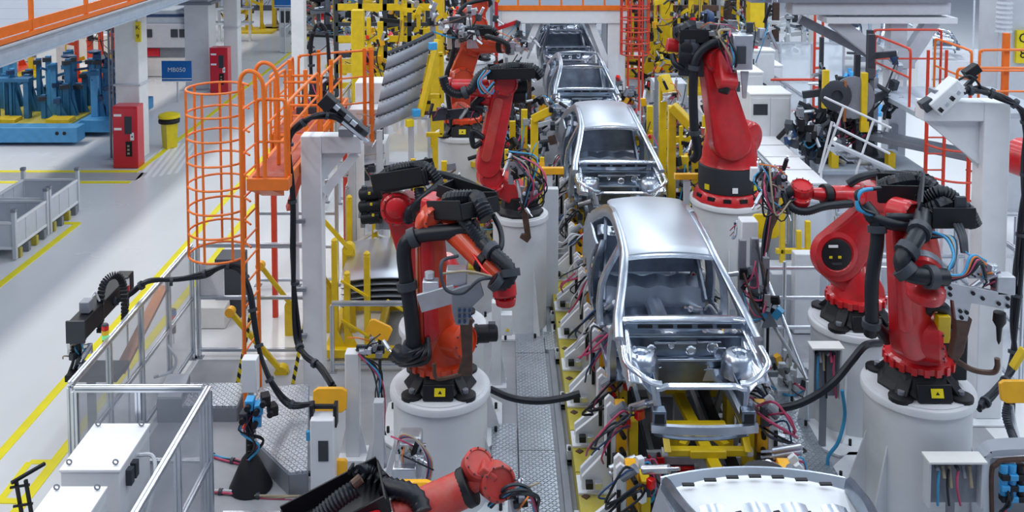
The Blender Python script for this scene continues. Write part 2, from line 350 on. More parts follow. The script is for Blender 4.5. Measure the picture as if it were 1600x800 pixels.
def make_car(label, roof=True, full=True):
    t = thing('car_body_shell', label, 'car body', (0, 0, 0))
    # roof
    if roof:
        def rf(u, v):
            y = 1.88 + 2.1 * u; x = (v * 2 - 1); w = .575 - .05 * max(0, u - .5) ; e = max(0, abs(x) - .93) / .07
            return (x * w, y, roofz(y) + .05 * (1 - x * x) - .018 * e - (.02 if u == 0 else 0))
        MB().grid(rf, 26, 28, (0, 0, -.012)).build('roof_panel', 'roof_steel', t, ang=50)
    else:
        b = MB()
        for y in (2.35, 2.85, 3.35): b.grid(lambda u, v: ((v * 2 - 1) * .56, y + (u - .5) * .09, roofz(y) + .03 * (1 - (v * 2 - 1) ** 2)), 2, 12, (0, 0, -.02))
        if full: pass
        b.v = b.v[:0]; b.f = []
    def header(y, wd, h, dz=0):
        return lambda u, v: ((v * 2 - 1) * wd, y + u * .11, roofz(y) - .02 + dz + .045 * (1 - (v * 2 - 1) ** 2) - .03 * abs(u - .5))
    MB().grid(header(1.84, .60, 0), 3, 14, (0, 0, -.04)).build('windscreen_header', 'bright_steel', t)
    MB().grid(header(3.86, .56, 0), 3, 14, (0, 0, -.04)).build('rear_header', 'steel', t)
    for s in (-1, 1):
        b = MB()
        ribbon(b, [(.62, .86, .06), (.95, .93, .10), (1.3, 1.10, .085), (1.7, 1.28, .085), (2.05, 1.37, .10), (2.6, 1.41, .115), (3.2, 1.40, .13), (3.7, 1.30, .17), (4.1, 1.10, .24), (4.35, .92, .30)], s, .09, .02)
        b.build('roof_rail', 'steel', t, ang=60)
        b = MB(); ribbon(b, [(.98, .93, .16), (1.0, .6, .22), (1.05, .3, .26), (1.3, .13, .20), (2.0, .10, .17), (3.0, .10, .17), (3.35, .14, .2)], s, .10, .0); b.build('rocker_panel', 'steel', t, ang=60)
        b = MB(); ribbon(b, [(2.32, 1.38, .10), (2.36, 1.1, .12), (2.40, .7, .16), (2.42, .3, .22), (2.42, .12, .36)], s, .08, -.012); b.build('centre_pillar', 'bright_steel', t, ang=60)
        # rear quarter with wheel arch
        up = spline([(3.25, .98, 0), (3.6, .97, 0), (4.0, .98, 0), (4.5, .96, 0), (4.75, .90, 0)], 6)
        lo = spline([(3.25, .12, 0), (3.42, .40, 0), (3.72, .60, 0), (4.05, .52, 0), (4.25, .28, 0), (4.72, .22, 0)], 6)
        def q(u, v, s=s):
            i = u * (len(up) - 1); k = min(int(i), len(up) - 2); a = up[k].lerp(up[k + 1], i - k)
            i = u * (len(lo) - 1); k = min(int(i), len(lo) - 2); c = lo[k].lerp(lo[k + 1], i - k)
            p = a.lerp(c, v); return (s * (XS(p.y) + .015 - .09 * max(0, p.x - 4.2)), p.x, p.y)
        MB().grid(q, 24, 10, (-s * .03, 0, 0)).build('rear_quarter', 'steel', t, ang=60)
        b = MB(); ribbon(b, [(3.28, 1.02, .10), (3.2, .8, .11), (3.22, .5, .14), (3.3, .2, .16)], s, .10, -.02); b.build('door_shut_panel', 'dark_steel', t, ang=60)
        MB().tube([(s * .69, .97, .93), (s * .655, 1.3, 1.06), (s * .60, 1.65, 1.22), (s * .555, 1.9, 1.31)], .018, n=6, ry=.03).build('pillar_flange', 'dark_steel', t)
        # inner side brace
        MB().bar((s * .70, 3.0, .25), (s * .60, 3.75, 1.2), .05, .14).build('inner_brace', 'dark_steel', t, bev=.01)
        # front apron, strut tower
        def ap(u, v, s=s):
            y = 1.02 * (1 - u) - .02; w = .73 + .04 * (1 - u); z = .78 - .10 * u * u
            return (s * (w + .04 - .30 * v), y, z + .02 - .05 * v - .30 * max(0, v - .5) + .018 * math.sin(u * 9) - .10 * max(0, .12 - v) / .12)
        MB().grid(ap, 14, 10, (0, 0, -.015)).build('front_apron', 'bright_steel', t, ang=45)
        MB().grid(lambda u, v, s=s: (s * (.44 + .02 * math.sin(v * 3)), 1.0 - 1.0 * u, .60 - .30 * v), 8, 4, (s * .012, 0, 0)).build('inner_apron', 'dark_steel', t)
        b = MB().lathe((s * .56, .52, .60), [(.21, -.1), (.20, .06), (.18, .12), (.15, .15), (.085, .155), (.06, .14), (.055, .10), (.02, .10)], 22)
        for k in range(3): b.cyl((s * .56 + .105 * math.cos(k * 2.1), .52 + .105 * math.sin(k * 2.1), .76), (s * .56 + .105 * math.cos(k * 2.1), .52 + .105 * math.sin(k * 2.1), .775), .014, n=8)
        b.build('strut_tower', 'steel', t)
        b = MB(); ribbon(b, [(1.05, .86, .09), (.7, .82, .09), (.3, .76, .08), (0, .66, .08)], s, .06, -.10); b.build('upper_apron_rail', 'bright_steel', t, ang=60)
        MB().tube([(s * .40, 1.1, .12), (s * .42, .8, .26), (s * .44, .4, .33), (s * .45, -.22, .33)], .055, n=8, ry=.075, up=(0, 0, 1)).build('front_rail', 'steel', t, ang=30)
        MB().box((s * .47, -.20, .38), (.15, .12, .24)).build('crash_box', 'dark_steel', t, bev=.012); MB().box((s * .47, -.265, .40), (.10, .012, .13)).build('crash_box_opening', 'black', t)
        MB().tube([(s * .765, .42, .86), (s * .77, .12, .83), (s * .67, -.02, .79), (s * .52, -.08, .72), (s * .42, -.08, .70)], .036, n=8, ry=.026).build('radiator_support_wing', 'bright_steel', t, ang=40)
        MB().bar((s * .50, -.06, .71), (s * .45, -.16, .36), .05, .09).build('radiator_support_leg', 'steel', t, bev=.008)
        MB().bar((s * .50, .98, .93), (s * .72, .90, .93), .10, .06).build('cowl_corner', 'bright_steel', t, bev=.015)
    # radiator support & beams
    MB().grid(lambda u, v: ((v * 2 - 1) * .48, -.13 + u * .09, .695 + .012 * math.sin(u * 6) - (.02 if abs(v * 2 - 1) > .85 else 0)), 4, 18, (0, 0, -.03)).build('radiator_support', 'bright_steel', t, ang=30)
    b = MB().grid(lambda u, v: ((v * 2 - 1) * .56, -.30 - .05 * (1 - (v * 2 - 1) ** 2), .29 + u * .085), 5, 16, (0, .05, 0))
    b.build('bumper_beam', 'steel', t)
    MB().tube([(-.5, -.1, .16), (-.2, -.14, .14), (.2, -.14, .14), (.5, -.1, .16)], .03, n=6, ry=.02).build('lower_crossmember', 'dark_steel', t)
    # cowl and bulkhead
    MB().grid(lambda u, v: ((v * 2 - 1) * .74, .88 + u * .15, .955 + .02 * math.sin(u * 3.1) - .015 * (v * 2 - 1) ** 2), 4, 18, (0, 0, -.03)).build('cowl_panel', 'bright_steel', t, ang=40)
    b = MB()
    for x in (-.46, -.22, .0, .24, .46): MB().box((x, .855, .895), (.17, .02, .035)).build('cowl_slot', 'black', t)
    b = MB().b2((-.72, .86, .86), (.72, .89, .93)).b2((-.70, .80, .78), (.70, .88, .80))
    b.build('cowl_front', 'dark_steel', t, bev=.006)
    b = MB().grid(lambda u, v: ((v * 2 - 1) * .64, .86 + .05 * u + .05 * math.cos(v * 6.28) * (u > .4), .78 - .62 * u), 10, 20, (0, .02, 0))
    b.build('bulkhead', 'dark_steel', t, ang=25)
    b = MB()
    for x, z, r in ((-.38, .62, .045), (-.15, .66, .03), (.08, .60, .05), (.33, .64, .055), (-.28, .42, .03), (.25, .40, .035), (.5, .5, .03), (-.52, .5, .03)):
        b = MB(); rim_hole(b, (x, .855 + (.78 - z) * .08, z), (0, -1, 0), r); b.build('grommet', 'bright_steel', t)
    MB().b2((-.60, .80, .50), (.60, .865, .53)).b2((-.3, .82, .70), (-.1, .86, .72)).b2((.15, .82, .71), (.42, .86, .73)).build('bulkhead_ribs', 'steel', t, bev=.006)
    for x, w_, z, h_ in ((-.42, .26, .30, .14), (.30, .34, .30, .16), (0, .20, .44, .10), (-.1, .5, .70, .04), (.42, .14, .58, .12)): MB().box((x, .86 + (.78 - z) * .08, z), (w_, .035, h_)).build('bulkhead_pressing', 'steel', t, bev=.012)
    b = MB().tube([(-.66, 1.12, .86), (0, 1.14, .87), (.66, 1.12, .86)], .03, n=8); b.build('dashboard_beam', 'dark_steel', t)
    MB().grid(lambda u, v: ((v * 2 - 1) * .68, 1.04 + .16 * u, .9 - .10 * u - .12 * u * (1 - (v * 2 - 1) ** 2)), 5, 16, (0, 0, -.012)).build('dash_panel', 'steel', t)
    # floor pan
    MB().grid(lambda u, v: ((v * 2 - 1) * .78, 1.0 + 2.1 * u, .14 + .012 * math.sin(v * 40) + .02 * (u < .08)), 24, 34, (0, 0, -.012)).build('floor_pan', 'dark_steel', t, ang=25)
    MB().tube([(0, 1.0, .22), (0, 1.6, .19), (0, 3.1, .17)], [.17, .14, .12], n=10).build('tunnel', 'steel', t)
    for y in (1.65, 2.25):
        MB().bar((-.75, y, .21), (.75, y, .21), .14, .10).build('seat_crossmember', 'steel', t, bev=.015)
    b = MB().box((-.02, 1.75, .36), (.2, .26, .06)).box((-.02, 1.62, .30), (.12, .06, .16))
    rim_hole(b, (-.02, 1.72, .395), (0, 0, 1), .06); b.build('shifter_bracket', 'bright_steel', t, bev=.012)
    b = MB()
    for x in (-.55, -.3, .3, .55): MB().box((x, 1.62, .275), (.07, .12, .03)).build('seat_mount', 'bright_steel', t); b = MB(); rim_hole(b, (x + .09, 2.0, .155), (0, 0, 1), .03); b.build('grommet', 'steel', t)
    for x in (-.5, .5): b = MB(); rim_hole(b, (x, 2.6, .155), (0, 0, 1), .05); b.build('grommet', 'steel', t)
    MB().grid(lambda u, v: ((v * 2 - 1) * .72, 3.05 + .12 * u + .75 * max(0, u - .5), .16 + .5 * min(u, .5) + .02 * math.sin(v * 25)), 8, 24, (0, 0, -.012)).build('rear_seat_pan', 'steel', t, ang=25)
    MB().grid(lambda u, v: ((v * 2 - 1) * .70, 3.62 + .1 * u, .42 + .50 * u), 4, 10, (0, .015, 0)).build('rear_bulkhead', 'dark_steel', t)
    MB().grid(lambda u, v: ((v * 2 - 1) * (.72 - .03 * u), 3.72 + .4 * u, .93 + .02 * math.sin(v * 30)), 6, 24, (0, 0, -.015)).build('parcel_shelf', 'steel', t, ang=25)
    b = MB()
    for x in (-.42, -.14, .14, .42): MB().box((x, 3.9, .955), (.17, .12, .008)).build('slot', 'black', t)
    MB().grid(lambda u, v: ((v * 2 - 1) * .74, 4.62 + .1 * math.sin(v * 3.14) - .04 * u, .92 - .55 * u), 5, 14, (0, -.02, 0)).build('rear_panel', 'steel', t)
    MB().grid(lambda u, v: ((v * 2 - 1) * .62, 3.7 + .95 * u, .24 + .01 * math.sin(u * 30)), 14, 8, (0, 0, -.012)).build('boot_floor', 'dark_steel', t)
    return t
CX, CZ0, CY = 2.13, 1.04, 10.0
car1 = make_car('nearest complete silver car body shell with smooth roof panel, facing the camera')
car1.location = (CX, CY, CZ0)
car2 = dup(car1, (CX, CY + 6.5, CZ0), label='second silver car body shell with smooth roof, directly behind the nearest one')
car3 = dup(car1, (CX, CY + 13, CZ0), label='roofless silver car body shell, third in the line, before the white portal', skip=('roof_panel',))
car4 = dup(car1, (CX, CY + 19.5, CZ0), label='dark roofless car body shell inside the opening of the white portal', skip=('roof_panel',))
car5 = dup(car1, (CX, CY + 26, CZ0), label='faint farthest car body shell deep behind the white portal', skip=('roof_panel',))
for c in (car1, car2, car3, car4, car5): c['group'] = 'car body shells on the line'
# the car at the bottom edge: only its rear end is in the picture
t = thing('roofless_car_shell', 'rear of a car body shell with white slotted shelf panel at the bottom edge', 'car body', (CX, 7.6, CZ0))
x0, y0 = CX, 6.98
b = MB().grid(lambda u, v: (x0 + (v * 2 - 1) * .80, y0 + .70 * u + .16 * (1 - (v * 2 - 1) ** 2) * u, 1.99 + .02 * math.sin(u * 9) + .05 * (1 - (v * 2 - 1) ** 2)), 14, 30, (0, 0, -.02)); b.build('shelf_panel', 'white', t, ang=30)
b = MB()
for i in range(7):
    x = x0 - .58 + i * .19; MB().box((x, y0 + .62 + .14 * (1 - ((x - x0) / .8) ** 2), 2.055 + .05 * (1 - ((x - x0) / .8) ** 2)), (.10, .035, .012)).build('slot', 'black', t)
for x in (-.5, -.25, .05, .3, .52): MB().box((x0 + x, y0 + .28, 2.05 + .05 * (1 - (x / .8) ** 2)), (.05, .07, .012), rz=.3).build('slot', 'black', t)
b = MB()
for x in (-.55, -.2, .1, .42): MB().grid(lambda u, v, x=x: (x0 + x + .2 * v, y0 + .1 + .3 * u, 2.052 + .02 * math.sin(v * 3.14) + .05 * (1 - ((x + .2 * v) / .8) ** 2)), 6, 6, (0, 0, -.01)).build('pressed_rib', 'steel', t)
for s in (-1, 1):
    b = MB().grid(lambda u, v: (x0 + s * (.80 + .10 * math.sin(v * 1.6)), y0 - .4 + 1.15 * u, 2.04 - .5 * v + .05 * math.sin(u * 3.1)), 12, 8, (-s * .03, 0, 0)); b.build('rear_quarter', 'roof_steel', t, ang=60)
    MB().tube([(x0 + s * .62, y0 - .3, 2.30), (x0 + s * .72, y0 + .2, 2.18), (x0 + s * .76, y0 + .68, 2.05)], .05, n=8, ry=.09).build('roof_pillar', 'dark_steel', t)
MB().grid(lambda u, v: (x0 + (v * 2 - 1) * .78, y0 + .87 + .15 * (1 - (v * 2 - 1) ** 2), 2.03 - .5 * u), 4, 16, (0, -.02, 0)).build('rear_panel', 'steel', t)
tb = MB().lathe((x0 + .18, y0 + 1.12, 1.80), [(.0, 0), (.22, 0), (.24, .05), (.2, .1), (.0, .12)], 20); tag(tb.build('black_disc_support', 'black'), 'black round support disc behind the white slotted shelf panel', 'support')
# ---------------- pedestals and robots ----------------
def pedestal(c, r, label, gus=(200, 320), box=None, flange=True, plate_w=1.0):
    c = V(c); t = thing('robot_pedestal', label, 'pedestal', (c.x, c.y, 0))
    h = c.z; b = MB().lathe((c.x, c.y, 0), [(r * .93, .03), (r * .93, h - .09), (r, h - .075), (r, h - .02), (r * .985, h)], 48); b.build('column', 'pedestal', t, ang=30)
    b = MB().lathe((c.x, c.y, h), [(r * .90, 0), (r * .90, .012), (r * .86, .014)], 48); b.build('top_ring', 'pedestal', t)
    if flange:
        w = r * 1.35 * plate_w; MB().prism([(c.x - w, c.y - w * .55, 0.004), (c.x - w * .55, c.y - w, .004), (c.x + w * .55, c.y - w, .004), (c.x + w, c.y - w * .55, .004), (c.x + w, c.y + w * .55, .004), (c.x + w * .55, c.y + w, .004), (c.x - w * .55, c.y + w, .004), (c.x - w, c.y + w * .55, .004)], (0, 0, .04)).build('base_plate', 'white', t, bev=.008)
        for k in range(8):
            a = math.radians(22.5 + 45 * k); rr = r * 1.3
            MB().cyl((c.x + rr * math.cos(a), c.y + rr * math.sin(a), .03), (c.x + rr * math.cos(a), c.y + rr * math.sin(a), .12), .02, n=8).build('anchor_bolt', 'black', t)
    for g in gus:
        a = math.radians(g); d = V((math.cos(a), math.sin(a), 0)); n = V((-d.y, d.x, 0)) * .02; p = V((c.x, c.y, .03))
        MB().prism([p + d * r * .9 - n / 2, p + d * r * 1.32 - n / 2, p + d * r * 1.32 + V((0, 0, .06)) - n / 2, p + d * r * .9 + V((0, 0, h * .62)) - n / 2], n).build('gusset', 'pedestal', t, bev=.004)
    return t
def robot_base(t, c, s=1.0, yaw=0.0, cover='black'):
    c = V(c); b = MB().lathe(c, [(.40 * s, 0), (.42 * s, .03), (.36 * s, .10), (.31 * s, .24 * s), (.29 * s, .26 * s)], 8)
    b.build('base_casting', cover, t, bev=.012)
    for k in range(4):
        a = yaw + math.pi / 4 + k * math.pi / 2; p = c + V((math.cos(a), math.sin(a), 0)) * (.42 * s)
        f = MB().lathe(p, [(.12 * s, .0), (.12 * s, .045), (.09 * s, .06), (.0, .06)], 14).build('base_foot', cover, t)
        MB().cyl(p + V((0, 0, .06)), p + V((0, 0, .10)), .035 * s, n=8).build('foot_bolt', 'mid_grey', f)
        d = V((math.cos(a), math.sin(a), 0)); MB().bar(p + V((0, 0, .03)), c + d * .26 * s + V((0, 0, .20 * s)), .13 * s, .06).build('base_rib', cover, t, bev=.01)
    # front plate with warning sticker
    q = c + V((0, -.37 * s, .10 * s)); MB().box(q, (.34 * s, .05, .17 * s), rx=-.35).build('connector_cover', cover, t, bev=.012)
    st = MB().box(q + V((.02, -.029, .015)), (.12 * s, .006, .085 * s), rx=-.35).build('warning_sticker', 'safety_yellow', t)
    MB().prism([q + V((.0, -.036, .0)), q + V((.045, -.036, .0)), q + V((.022, -.030, .035))], (0, -.002, 0)).build('warning_triangle', 'black', st)
    return t
def column(t, c, s, h0, h1, m='red', teeth=18):
    c = V(c); b = MB().lathe(c + V((0, 0, h0)), [(.30 * s, 0), (.33 * s, .02), (.33 * s, .08 * s), (.28 * s, .10 * s), (.26 * s, .17 * s), (.22 * s, (h1 - h0) * .8), (.14 * s, h1 - h0)], 28); b.build('rotating_column', m, t, bev=0)
    b = MB()
    for k in range(teeth):
        a = 2 * math.pi * k / teeth; b.box(c + V((math.cos(a) * .335 * s, math.sin(a) * .335 * s, h0 + .045 * s)), (.035 * s, .055 * s, .08 * s), rz=a)
    tag(b.build('bolt_collar', m, t, bev=.004), kind='stuff')
def joint(t, name, c, ax, r, wd, m, cover=None, n=26):
    c = V(c); ax = V(ax).normalized(); h = wd / 2
    o = MB().lathe(c - ax * h, [(r * .86, 0), (r, wd * .12), (r, wd * .88), (r * .86, wd), (r * .80, wd * 1.0), (r * .78, wd * .93), (r * .3, wd * .93)], n, ax).build(name, m, t, ang=30)
    if cover: MB().lathe(c + ax * h * .9, [(r * .66, 0), (r * .66, .02), (r * .5, .035), (.0, .04)], n, ax).build('joint_cover', cover, o)
    b = MB(); x, y, _ = frame(ax)
    for k in range(10): p = c + ax * (h * .95) + (x * math.cos(k * .628) + y * math.sin(k * .628)) * r * .88; b.cyl(p, p + ax * .015, r * .05, n=6)
    tag(b.build('bolts', 'dark_grey', o), kind='stuff')
    return o
def motor(t, c, ax, r, L, m='black'):
    c = V(c); ax = V(ax).normalized()
    o = MB().lathe(c, [(r * 1.1, 0), (r * 1.1, L * .12), (r, L * .14), (r, L * .6), (r * .9, L * .62), (r * .9, L * .95), (r * .7, L)], 16, ax).build('motor', m, t, ang=30)
    x, y, _ = frame(ax); MB().box(c + ax * L * .75 + y * r, (r * .8, r * .8, r * .5)).build('motor_plug', 'dark_grey', o, bev=.005)
    return o
def hose(t, pts, r, m='rubber', corr=0, name='hose', clamps=(), n=9):
    o = MB().tube(pts, r, n=n, smooth=7, corr=corr).build(name, m, t, ang=60)
    sp = spline(pts, 7)
    for k in clamps:
        i = min(len(sp) - 2, max(1, int(k * (len(sp) - 1)))); d = (sp[i + 1] - sp[i - 1]).normalized()
        MB().cyl(sp[i] - d * r * .5, sp[i] + d * r * .5, r * 1.35, n=12).build('hose_clamp', 'dark_grey', o)
    return o
def tray(t, a, b_, w, h, up=(0, 0, 1), hosed=True, m='black'):
    a, b_ = V(a), V(b_); x, y, d = frame(b_ - a, up); L = (b_ - a).length
    o = MB().bar(a, b_, w, .02, up).build('energy_tray', m, t, bev=.006)
    for s in (-1, 1):
        MB().bar(a + x * s * w / 2 + y * h / 2, b_ + x * s * w / 2 + y * h / 2, .02, h, up).build('tray_wall', m, o, bev=.004)
    for p in (a, b_): MB().bar(p - d * .01 + y * h * .4, p + d * .01 + y * h * .4, w, h * .8, up).build('tray_end', m, o, bev=.004)
    if hosed: MB().tube([a + d * L * .1 + y * h * .5, a + d * L * .35 + y * h * .9 + x * w * .15, a + d * L * .7 + y * h * .8 - x * w * .15, b_ + y * h * .6, b_ + d * .1 - y * h * .2], w * .20, n=10, corr=.035).build('corrugated_hose', 'rubber', o, ang=20)
    return o
def cables(t, pts, n, r, spread, seed, cols=('rubber', 'dark_grey', 'rubber', 'pink', 'hose_blue', 'rubber', 'tan'), name='cable'):
    R = rnd(seed); pts = [V(p) for p in pts]
    for i in range(n):
        q = [p + V((R.uniform(-1, 1), R.uniform(-1, 1), R.uniform(-1, 1))) * spread * (1 if 0 < k < len(pts) - 1 else .3) for k, p in enumerate(pts)]
        MB().tube(q, r * R.uniform(.7, 1.2), n=5, smooth=5).build(name, cols[i % len(cols)], t)
def gripper(t, c, w, h, seed, m='brushed', d=.12):
    """small tool head: plates, cylinders, bolts, valve blocks"""
    R = rnd(seed); c = V(c)
    MB().box(c, (w, .04, h * .35), ry=R.uniform(-.1, .1)).build('tool_plate', m, t, bev=.006)
    for k in range(3):
        p = c + V((R.uniform(-.4, .4) * w, -.06, R.uniform(-.3, .3) * h)); MB().box(p, (w * .22, .08, h * .22), rz=R.uniform(-.4, .4)).build('tool_block', R.choice(['alu', 'dark_grey', 'mid_grey', 'black']), t, bev=.004)
    for k in range(3):
        p = c + V((R.uniform(-.5, .5) * w, -.03, R.uniform(-.3, .4) * h)); e = p + V((R.uniform(-.3, .3), R.uniform(-.3, .1), R.uniform(-.6, .6))).normalized() * h * .45
        o = MB().cyl(p, e, .028, n=10).build('tool_cylinder', R.choice(['alu', 'black', 'brushed']), t); MB().cyl(e, e + (e - p) * .3, .012, n=8).build('rod', 'bright_steel', o)
    b = MB()
    for k in range(8): p = c + V((R.uniform(-.45, .45) * w, -.022, R.uniform(-.14, .14) * h)); b.cyl(p, p + V((0, -.012, 0)), .010, n=6)
    tag(b.build('bolts', 'black', t), kind='stuff')
    for k in range(4):
        p = c + V((R.uniform(-.5, .5) * w, 0, R.uniform(-.4, .4) * h)); q = c + V((R.uniform(-.8, .8) * w, R.uniform(-.1, .1), R.uniform(-.7, .7) * h))
        MB().tube([p, (p + q) / 2 + V((0, -.12, .08)), q], .009, n=5).build('cable', R.choice(['rubber', 'hose_blue', 'pink', 'hose_orange', 'tan']), t)
X1 = V((1, 0, 0))
# --- robot A : foremost left -------------------------------------------------
cA = G(688, 600, 1.35)
pA = pedestal(cA, .575, 'foremost white round pedestal left of the line, under the orange-red robot with forearm', gus=(200, 250, 345))
tA = thing('industrial_robot', 'orange-red welding robot on the foremost left pedestal, forearm slanting down right', 'robot', cA, 'industrial robots')
robot_base(tA, cA); column(tA, cA, 1.05, .24, .95, 'orange_red')
YA = cA.y; shA = P(690, 523, YA - .05); elA = P(672, 345, YA - .1)
o = joint(tA, 'shoulder', P(712, 530, YA - .15), (.75, -.6, .1), .20, .34, 'orange_red'); motor(tA, P(742, 522, YA), (1, .1, 0), .10, .26)
MB().link(shA + V((-.06, -.1, -.02)), elA + V((0, -.1, 0)), .205, .15, .2, (.25, -1, .1)).build('link_arm', 'orange_red', tA, bev=.012)
MB().link(shA + V((-.10, -.215, .12)), elA + V((-.03, -.215, -.12)), .09, .065, .05, (.25, -1, .1)).build('link_arm_rib', 'red', tA, bev=.01)
joint(tA, 'elbow', P(683, 343, YA - .15), (.3, -1, .15), .185, .32, 'orange_red')
w0 = P(706, 352, YA - .2); w1 = P(757, 408, YA - .75); w2 = P(787, 436, YA - .95)
MB().tube([w0, w0.lerp(w1, .5), w1], [.165, .14, .125], n=20).build('forearm', 'orange_red', tA)
dd = (w2 - w1).normalized(); MB().cyl(w1 - dd * .03, w1 + dd * .06, .135, n=20).build('forearm_ring', 'black', tA, bev=.008)
MB().cyl(w1 + dd * .06, w2, .115, .09, n=18).build('wrist_housing', 'orange_red', tA, bev=.01)
joint(tA, 'wrist', P(788, 452, YA - .95), (.1, -.3, -1), .125, .16, 'red'); MB().lathe(P(790, 462, YA - .95), [(.07, 0), (.11, -.02), (.10, -.09), (.05, -.10)], 18).build('wrist_cup', 'red', tA)
MB().cyl(w1 + V((0, 0, .13)) - dd * .1, w2 + V((0, 0, .10)), .045, n=10).build('wrist_hose_guide', 'dark_grey', tA)
MB().bar(P(665, 318, YA + .15), P(720, 330, YA), .34, .22).build('upper_arm_housing', 'red', tA, bev=.03)
for i, (a, b_) in enumerate(((690, 325), (705, 338), (715, 322))): motor(tA, P(a, b_, YA + .2), (-.2, 1, .1), .085, .24)
tray(tA, P(700, 335, YA - .05), P(752, 336, YA - .55), .50, .20)
tray(tA, P(695, 300, YA + .2), P(760, 322, YA - .1), .32, .14, hosed=False)
hose(tA, [P(745, 355, YA - .5), P(705, 362, YA - .4), P(655, 368, YA - .3), P(632, 385, YA - .3), P(634, 430, YA - .3), P(642, 490, YA - .35), P(645, 540, YA - .35), P(632, 556, YA - .3), P(620, 548, YA - .2)], .085, clamps=(.3, .55, .78), name='supply_hose')
hose(tA, [P(740, 350, YA - .3), P(700, 352, YA - .3), P(660, 358, YA - .2)], .05, name='supply_hose')
hose(tA, [P(722, 340, YA - .55), P(745, 368, YA - .7), P(768, 392, YA - .9), P(793, 415, YA - 1.05), P(797, 433, YA - 1.1), P(783, 444, YA - 1.1), P(770, 436, YA - 1.1)], .075, corr=.04, name='wrist_hose', clamps=(.35, .6, .95))
hose(tA, [P(770, 335, YA - .5), P(782, 360, YA - .6), P(783, 385, YA - .8), P(772, 398, YA - .85)], .03, name='wrist_cable')
for k in range(4): hose(tA, [P(620 + 6 * k, 548, YA - .2), P(610 + 5 * k, 560 + k * 3, YA - .1), P(640 + 9 * k, 552 + 4 * k, YA - .45), P(668, 540 - 4 * k, YA - .3)], .028, name='base_cable')
# tool of robot A
MB().bar(P(655, 474, YA - 1), P(712, 458, YA - 1), .04, .19).build('tool_arm', 'brushed', tA, bev=.006)
MB().prism([P(706, 454, YA - 1.04), P(750, 440, YA - 1.04), P(756, 462, YA - 1.04), P(738, 480, YA - 1.04), P(732, 508, YA - 1.04), P(712, 508, YA - 1.04), P(706, 486, YA - 1.04)], (0, .05, 0)).build('tool_bracket', 'mid_grey', tA, bev=.005)
MB().b2(P(660, 462, YA - .98), P(686, 433, YA - .85)).build('tool_motor', 'alu', tA, bev=.01); MB().cyl(P(671, 434, YA - .9), P(671, 425, YA - .9), .05).build('tool_motor_cap', 'alu', tA)
MB().b2(P(697, 448, YA - .98), P(730, 413, YA - .8)).build('nozzle_block', 'brushed', tA, bev=.012)
b = MB()
for k in range(8): p = P(718 + (k % 3) * 8, 484 + (k // 3) * 9, YA - 1.05); b.cyl(p, p + V((0, -.02, 0)), .017, n=6)
tag(b.build('bolts', 'dark_blue', tA), kind='stuff')
MB().prism([P(718, 500, YA - .9), P(738, 500, YA - .9), P(738, 588, YA - .7), P(714, 588, YA - .7), P(722, 560, YA - .8)], (0, .09, 0)).build('brown_hook', 'brown', tA, bev=.01)
MB().tube([P(722, 584, YA - .7), P(690, 592, YA - .7), P(680, 588, YA - .7), P(678, 568, YA - .7)], .022, n=8).build('hook_tip', 'brown', tA)
hose(tA, [P(715, 400, YA - .9), P(690, 410, YA - 1.1), P(695, 450, YA - 1.2), P(722, 458, YA - 1.2), P(748, 438, YA - 1.2), P(768, 434, YA - 1.1)], .018, 'dark_grey', name='tool_cable')
hose(tA, [P(690, 428, YA - 1.1), P(730, 424, YA - 1.15), P(768, 432, YA - 1.1)], .013, 'tan', name='tool_cable'); hose(tA, [P(740, 398, YA - .8), P(755, 420, YA - 1), P(766, 430, YA - 1.05)], .013, 'lamp_red', name='tool_cable')
# --- robot B : right behind A -------------------------------------------------
cB = G(692, 505, 1.35)
pedestal(cB, .575, 'white round pedestal hidden behind the foremost left pedestal', gus=(345,), flange=True)
tB = thing('industrial_robot', 'red robot behind the foremost left one, with long black box on top', 'robot', cB, 'industrial robots')
robot_base(tB, cB); YB = cB.y; column(tB, cB, 1.0, .24, .9)
MB().link(P(665, 455, YB), P(622, 325, YB), .2, .17, .2, (0, -1, 0)).build('link_arm', 'red', tB, bev=.012)
joint(tB, 'elbow', P(620, 325, YB - .15), (.15, -1, .15), .21, .26, 'red'); MB().lathe(P(619, 325, YB - .30), [(.13, 0), (.13, .01), (.10, .03), (0, .03)], 20, (.15, -1, .15)).build('elbow_disc', 'red', tB)
MB().bar(P(625, 318, YB), P(668, 330, YB - .1), .3, .32).build('upper_arm_housing', 'red', tB, bev=.03)
MB().prism([P(597, 305, YB - .2), P(606, 300, YB - .2), P(640, 345, YB - .25), P(672, 362, YB - .3), P(668, 368, YB - .3), P(632, 352, YB - .25)], (0, .1, 0)).build('arm_rim', 'red', tB, bev=.006)
tray(tB, P(595, 292, YB), P(672, 280, YB - .2), .42, .22); MB().bar(P(598, 290, YB - .22), P(668, 277, YB - .32), .03, .2).build('box_side', 'black', tB, bev=.008)
for a, b_, l in ((585, 300, .3), (582, 320, .28), (583, 338, .26), (596, 330, .25)): motor(tB, P(a + 12, b_, YB + .05), (-1, .1, -.15), .085, l)
for k in range(3): MB().box(P(577 + 3 * k, 302 + 17 * k, YB - .06), (.03, .02, .03)).build('plug_cap', 'safety_yellow', tB)
hose(tB, [P(655, 295, YB - .3), P(655, 318, YB - .4), P(640, 330, YB - .4), P(638, 345, YB - .35)], .07, corr=.035, name='supply_hose')
hose(tB, [P(690, 285, YB - .3), P(672, 300, YB - .45), P(648, 322, YB - .45), P(645, 340, YB - .35)], .05, name='supply_hose')
hose(tB, [P(668, 270, YB - .1), P(700, 275, YB - .1), P(735, 288, YB - .2), P(755, 300, YB - .2)], .05, name='supply_hose')
